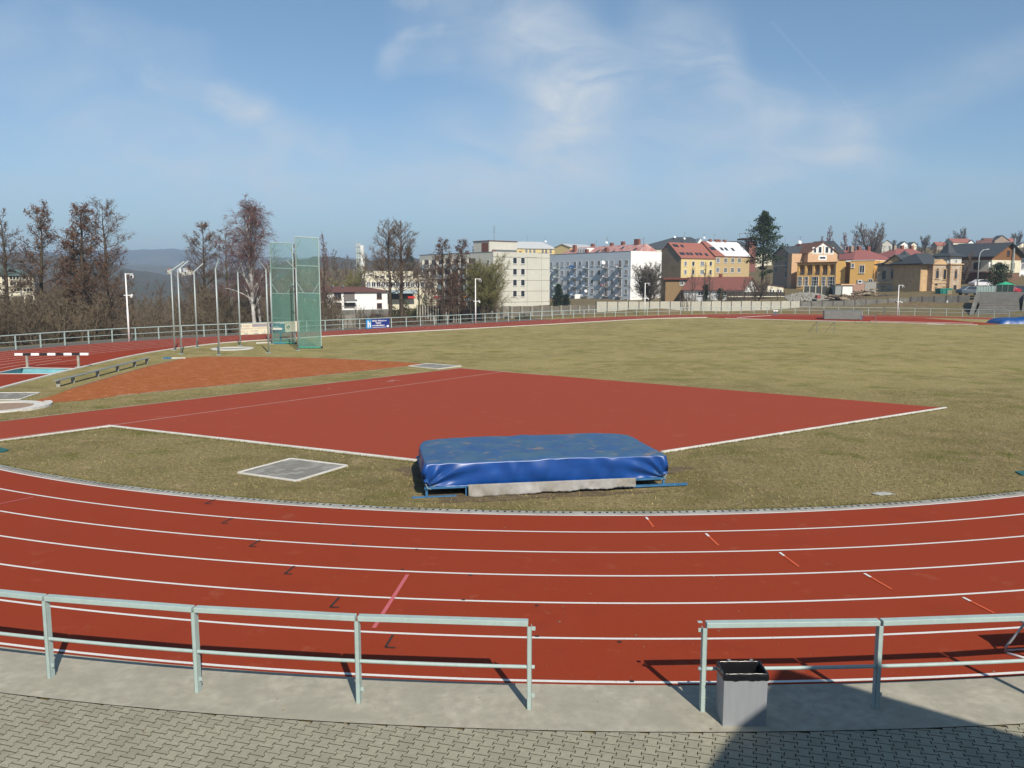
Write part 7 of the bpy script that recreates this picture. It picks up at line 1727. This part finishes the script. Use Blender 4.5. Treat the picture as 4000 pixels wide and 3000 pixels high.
car('dark green car at the right edge above the terrace', 3978, 1151, 130, mat('car_green', (.02, .05, .06), .3, .1, 2), .05)
car('white car half hidden behind the street lamp foot', 3832, 1122, 150, mat('car_white', (.6, .6, .62), .3, .1, 2), .2)
s = House('skip_container', 'green building skip before the villa bay', 'skip', 3676, 142, 3722, 142, 2.3); b = MB(); mg = mat('skip_green', (.02, .20, .16), .6, .2, 3)
b.add([s.P(.1, 0, 2.4), s.P(s.L - .1, 0, 2.4), s.P(s.L - .1, 1.6, 2.4), s.P(.1, 1.6, 2.4), s.P(-.05, -.15, 3.7), s.P(s.L + .05, -.15, 3.7), s.P(s.L + .05, 1.8, 3.7), s.P(-.05, 1.8, 3.7)], [(3, 2, 1, 0), (0, 1, 5, 4), (1, 2, 6, 5), (2, 3, 7, 6), (3, 0, 4, 7), (4, 5, 6, 7)]); b.build('tub', mg, s.t)
for x in (.3, s.L / 2, s.L - .4): s.block('rib', x, x + .08, -.2, -.1, 2.5, 3.65, mg)
s = House('pallet_stack', 'pale pallet leaning against the green skip', 'pallet', 3706, 140.5, 3722, 140.5, 2.3)
for k in range(5): s.block('slat', k * .14, k * .14 + .09, .0, .03, 2.3, 3.4, mat('raw_wood', (.40, .29, .17), .9, .3, 4))
b = MB(); b.bar(D(3742, 1156, 138), D(3775, 1129, 138), .2, .12); tag(b.build('plank', mat('raw_wood', (.40, .29, .17), .9, .3, 4)), 'long plank leaning beside the villa tower', 'plank')
p = D(3925, 1150, 135); t = thing('parasol', 'bright green parasol behind the net screen', 'parasol', tuple(p)); b = MB(); zt = ZV(1100, 135); b.tube([p, (p.x, p.y, zt)], .04, 6); b.build('pole', M_GALV, t)
b = MB(); n = 8; c = Vector((p.x, p.y, zt)); rg_ = [c + Vector((1.5 * math.cos(2 * PI * k / n), 1.5 * math.sin(2 * PI * k / n), -.55)) for k in range(n)]; b.add([c] + rg_ + [c - Vector((0, 0, .04))] + [q - Vector((0, 0, .04)) for q in rg_], [(0, 1 + k, 1 + (k + 1) % n) for k in range(n)] + [(n + 1, n + 2 + (k + 1) % n, n + 2 + k) for k in range(n)]); b.build('canopy', mat('parasol_green', (.03, .40, .20), .7, .1, 3), t)
p = D(3817, 1120, 140); t = thing('street_lamp', 'grey curved arm street lamp before the chalet', 'street lamp', tuple(p)); zt = ZV(977, 140)
b = MB(); b.tube([p - Vector((0, 0, .6)), p + Vector((0, 0, (zt - p.z) * .8)), p + Vector((.15, 0, (zt - p.z) * .93)), p + Vector((.55, 0, zt - p.z)), p + Vector((1.0, 0, zt - p.z + .1))], [.11, .085, .08, .07, .06], 8); b.build('pole', M_GALV, t, smooth=True)
b = MB(); b.obox((p.x + .95, p.y - .12, zt + .04), (.6, 0, .06), (0, .24, 0), (0, 0, .12)); b.build('lamp_head', M_GALV, t, bevel=.03)
# hut, sheds, timber and rubble between the orange buildings and the wall
s = House('concrete_hut', 'grey concrete hut between the green bush and the white shed', 'hut', 3265, 150, 3289, 150, 2.0); s.block('wall', 0, s.L, 0, 2, 1.8, ZV(1116, 150), mat('hut_grey', (.30, .31, .29), .9, .2, 3)); s.block('roof', -.1, s.L + .1, -.1, 2.1, ZV(1116, 150), ZV(1114, 150), M_METALGREY)
s = House('white_shed', 'white boarded site shed with pale roof below the orange block', 'shed', 3293, 152, 3332, 152, 2.2); s.block('wall', 0, s.L, 0, 2.2, 2.2, ZV(1114, 152), W_WHITEH); s.block('roof', -.4, s.L + .3, -.3, 2.4, ZV(1114, 152), ZV(1109, 152), W_PEACH)
for k in range(5): s.block('board_joint', s.L * k / 5, s.L * k / 5 + .03, -.01, 0, 2.2, ZV(1115, 152), W_CREAM)
s = House('brick_ruin', 'pinkish brick wall stub with a patched window below the orange block', 'ruin', 3334, 154, 3379, 154, 2.4); s.block('wall', 0, s.L, 0, .5, 2.2, ZV(1108, 154), wallm('pink_brick', (.36, .22, .17))); s.block('upper_wall', s.L * .35, s.L, 0, .5, ZV(1108, 154), ZV(1094, 154), wallm('grey_patch', (.27, .24, .22))); s.win(s.L * .55, ZV(1100, 154), .7, .5, style='plain')
s = House('grey_wall', 'pale grey blockwork wall left of the villa', 'wall', 3380, 154, 3424, 154, 2.4); s.block('wall', 0, s.L, 0, .4, 2.2, ZV(1101, 154), mat('blockwork', (.32, .31, .28), .95, .3, 4, .3)); s.block('coping', -.05, s.L + .05, -.05, .45, ZV(1101, 154), ZV(1099, 154), W_STONE)
rs = random.Random(33)
for lab, u0, u1, v0, v1, n, Y in (('heap of cut timber and boards left of the villa', 3338, 3420, 1125, 1150, 46, 148), ('low stack of planks behind the stone wall', 3235, 3300, 1148, 1163, 22, 140)):
    t = thing('timber_heap', lab, 'timber heap', tuple(D(u0, v1, Y)))
    for k in range(n):
        u = rs.uniform(u0, u1); f = (u - u0) / (u1 - u0); zlo, zhi = ZV(v1 + 4, Y), ZV(v1 - (v1 - v0) * (.35 + .65 * f), Y); z = rs.uniform(zlo, zhi); x = XU(u, Y); an = rs.gauss(0, .35); ln = rs.uniform(.7, 1.9); y = Y + rs.uniform(-1, 1) - (zhi - z)
        b = MB(); b.bar((x - ln / 2 * math.cos(an), y - .2, z - ln * .18 * math.sin(an)), (x + ln / 2 * math.cos(an), y + .3 * rs.uniform(-1, 1), z + ln * .18 * math.sin(an)), rs.uniform(.12, .3), rs.uniform(.08, .2)); b.build('plank', mat('timber_pale', (.36, .28, .19), .9, .4, 3) if rs.random() < .45 else mat('timber_dark', (.10, .08, .06), .95, .4, 3), t)
def heap(label, name, u0, u1, vt, vb, Y, m, cat, seed, n=700, size=.22):
    rs = random.Random(seed); x0, x1 = XU(u0, Y), XU(u1, Y); z0 = ZV(vb, Y); h = ZV(vt, Y) - z0; pts = []
    t = thing(name, label, cat, ((x0 + x1) / 2, Y, z0)); b = MB()
    for k in range(n):
        f = rs.random(); w = rs.random(); prof_ = math.sin(PI * min(1, .08 + f * .95)) ** .5; z = z0 + h * prof_ * (1 - w) ; x = x0 + (x1 - x0) * f; y = Y - 1.5 + w * -2.0 + 2.0; s = size * rs.uniform(.5, 1.4)
        b.box((x, Y + 1.2 - 2.4 * w, z - s * .3), (s * rs.uniform(.7, 1.6), s, s * rs.uniform(.5, 1)), rs.uniform(0, 3))
    o = b.build('stones', m, t); o['kind'] = 'stuff'
    return t
heap('pale grey rubble bank below the orange loggia building', 'rubble_bank', 3075, 3262, 1141, 1172, 143, mat('rubble_pale', (.36, .345, .31), .95, .3, 5, .3), 'rubble', 41)
heap('small dark earth and brick heap at the foot of the villa', 'rubble_heap', 3425, 3560, 1150, 1164, 142, mat('rubble_dark', (.13, .11, .09), .95, .4, 5, .3), 'rubble', 42, 350)
heap('brown soil and brick heap in front of the timber', 'rubble_heap', 3260, 3420, 1152, 1172, 141, mat('rubble_brown', (.19, .14, .10), .95, .4, 5, .3), 'rubble', 43, 450)
b = MB(); c = D(3195, 1160, 141); b.box(c, (.7, .5, .5), .3); b.box(c + Vector((0, 0, .28)), (.74, .54, .05), .3); tag(b.build('red_crate', mat('crate_red', (.30, .07, .06), .7, .2, 4)), 'small red crate lying on the rubble bank', 'crate')
b = MB(); c = D(3700, 1183, 128); b.tube([c, c + Vector((0, 0, .35))], [.18, .2], 12); tag(b.build('white_bucket', M_WHITE), 'white bucket on the bank below the villa tower', 'bucket')

# ------------------------------------------------------------------ grandstand round the viewpoint; its roof corner throws the shadow at lower right
apex = Vector((3.396, 9.864, .03)); corner = apex + sd * (6.3 / sd.z) - Vector((0, 0, .28))
e1 = Vector((-.555, -.832, 0)).normalized(); e2 = Vector((.786, -.619, 0)).normalized()
t = thing('grandstand', 'grandstand with flat roof and stepped terraces where the viewer stands', 'grandstand', (corner.x, corner.y - 4, 0))
b = MB(); b.obox(corner, e1 * 26, e2 * 9, (0, 0, .28)); b.build('roof', W_PANEL, t)
for k in range(4):
    b = MB(); p = corner + e1 * (1.0 + k * 7) + e2 * 8; b.obox(Vector((p.x, p.y, 0)), e1 * .3, e2 * .3, (0, 0, corner.z)); b.build('column', W_PANEL, t)
for k in range(7):
    b = MB(); r0 = 43.6 + k * .85; dd = np.arange(-30, 31, 2.0); z = .05 + (k + 1) * .43
    strip(b, [bend(r0, q) for q in dd], [bend(r0 + (.85 if k < 6 else 6), q) for q in dd], z); strip(b, [bend(r0, q) for q in dd], [bend(r0, q) for q in dd], z - .45, z); b.build('tier', M_CONC, t)

# ------------------------------------------------------------------ air
if HAZE:
    b = MB(); b.box((0, 1400, 40), (9000, 7200, 250)); o = b.build('haze', None); o['kind'] = 'stuff'
    m = bpy.data.materials.new('haze'); m.use_nodes = True; nt = m.node_tree; nt.nodes.remove(nt.nodes['Principled BSDF'])
    v = nt.nodes.new('ShaderNodeVolumePrincipled'); v.inputs['Color'].default_value = (.52, .69, .93, 1); v.inputs['Density'].default_value = HAZE; v.inputs['Anisotropy'].default_value = .0
    nt.links.new(v.outputs[0], nt.nodes['Material Output'].inputs['Volume']); o.data.materials.clear(); o.data.materials.append(m)
    o['label'] = 'thin blue spring haze filling the valley'; o['category'] = 'haze'

# ------------------------------------------------------------------ short dry blades on the near grass
def inside(px, py, poly):
    c = np.zeros(len(px), bool); n = len(poly)
    for i in range(n):
        (x0, y0), (x1, y1) = poly[i], poly[(i + 1) % n]
        k = (y0 > py) != (y1 > py); c ^= k & (px < (x1 - x0) * (py - y0) / ((y1 - y0) or 1e-9) + x0)
    return c
g = np.random.default_rng(5)
def blades(n, seed, m):
    g = np.random.default_rng(seed); px, py = g.uniform(-22, 22, n), 15 + g.uniform(0, 1, n) ** 1.5 * 22
    k = (np.hypot(px - CX, py - CY) < 29.22) & (np.abs(px) < py * .66)
    for poly in (ap, CLAY, [Q(-.25, -.15, 0), Q(FW + .1, -.15, 0), Q(FW + .1, FD, 0), Q(-.1, FD, 0)], [G(930, 1849), G(1158, 1881), G(1356, 1821), G(1136, 1794)]): k &= ~inside(px, py, [(p[0], p[1]) for p in poly])
    px, py = px[k], py[k]; n = len(px); a = g.uniform(0, 6.28, n); w = g.uniform(.006, .014, n); h = g.uniform(.012, .045, n) ; lx, ly = g.normal(0, .025, n), g.normal(0, .025, n)
    V = np.stack([np.stack([px - np.cos(a) * w, py - np.sin(a) * w, np.zeros(n)], 1), np.stack([px + np.cos(a) * w, py + np.sin(a) * w, np.zeros(n)], 1), np.stack([px + lx, py + ly, h], 1)], 1).reshape(-1, 3)
    o = np_mesh('grass_blades', V, np.arange(n * 3).reshape(-1, 3), m); o['kind'] = 'stuff'; return o
o = blades(90000, 3, mat('blade_straw', (.36, .29, .15), .9, .5, .8, col2=(.24, .19, .085), spec=.1)); tag(o, 'short dry straw coloured grass on the near infield', 'grass')
o = blades(60000, 4, mat('blade_green', (.20, .185, .065), .9, .5, .8, col2=(.14, .125, .048), spec=.1)); tag(o, 'short olive green grass on the near infield', 'grass')
# a ragged fringe where the turf meets drain and kerbs
V_ = []
rs = random.Random(9)
for k in range(9000):
    if k % 2: p = bend(29.215 + rs.gauss(0, .02), rs.uniform(-44, 36))
    else:
        a, b = rs.choice((((432, 1667), (1636, 1804)), ((2577, 1770), (3687, 1596)), ((-330, 1770), (424, 1670)))); f = rs.random(); p = G(*a).lerp(G(*b), f) + Vector((rs.gauss(0, .02), -.15 + rs.gauss(0, .03), 0))
    q = rs.uniform(0, 6.28); w = rs.uniform(.006, .014); V_ += [(p.x - math.cos(q) * w, p.y - math.sin(q) * w, 0), (p.x + math.cos(q) * w, p.y + math.sin(q) * w, 0), (p.x + rs.gauss(0, .03), p.y + rs.gauss(0, .03), rs.uniform(.02, .07))]
o = np_mesh('grass_fringe', np.array(V_), np.arange(len(V_)).reshape(-1, 3), MATS['blade_green']); o['kind'] = 'stuff'; tag(o, 'ragged grass fringe along the kerbs and the drain', 'grass')
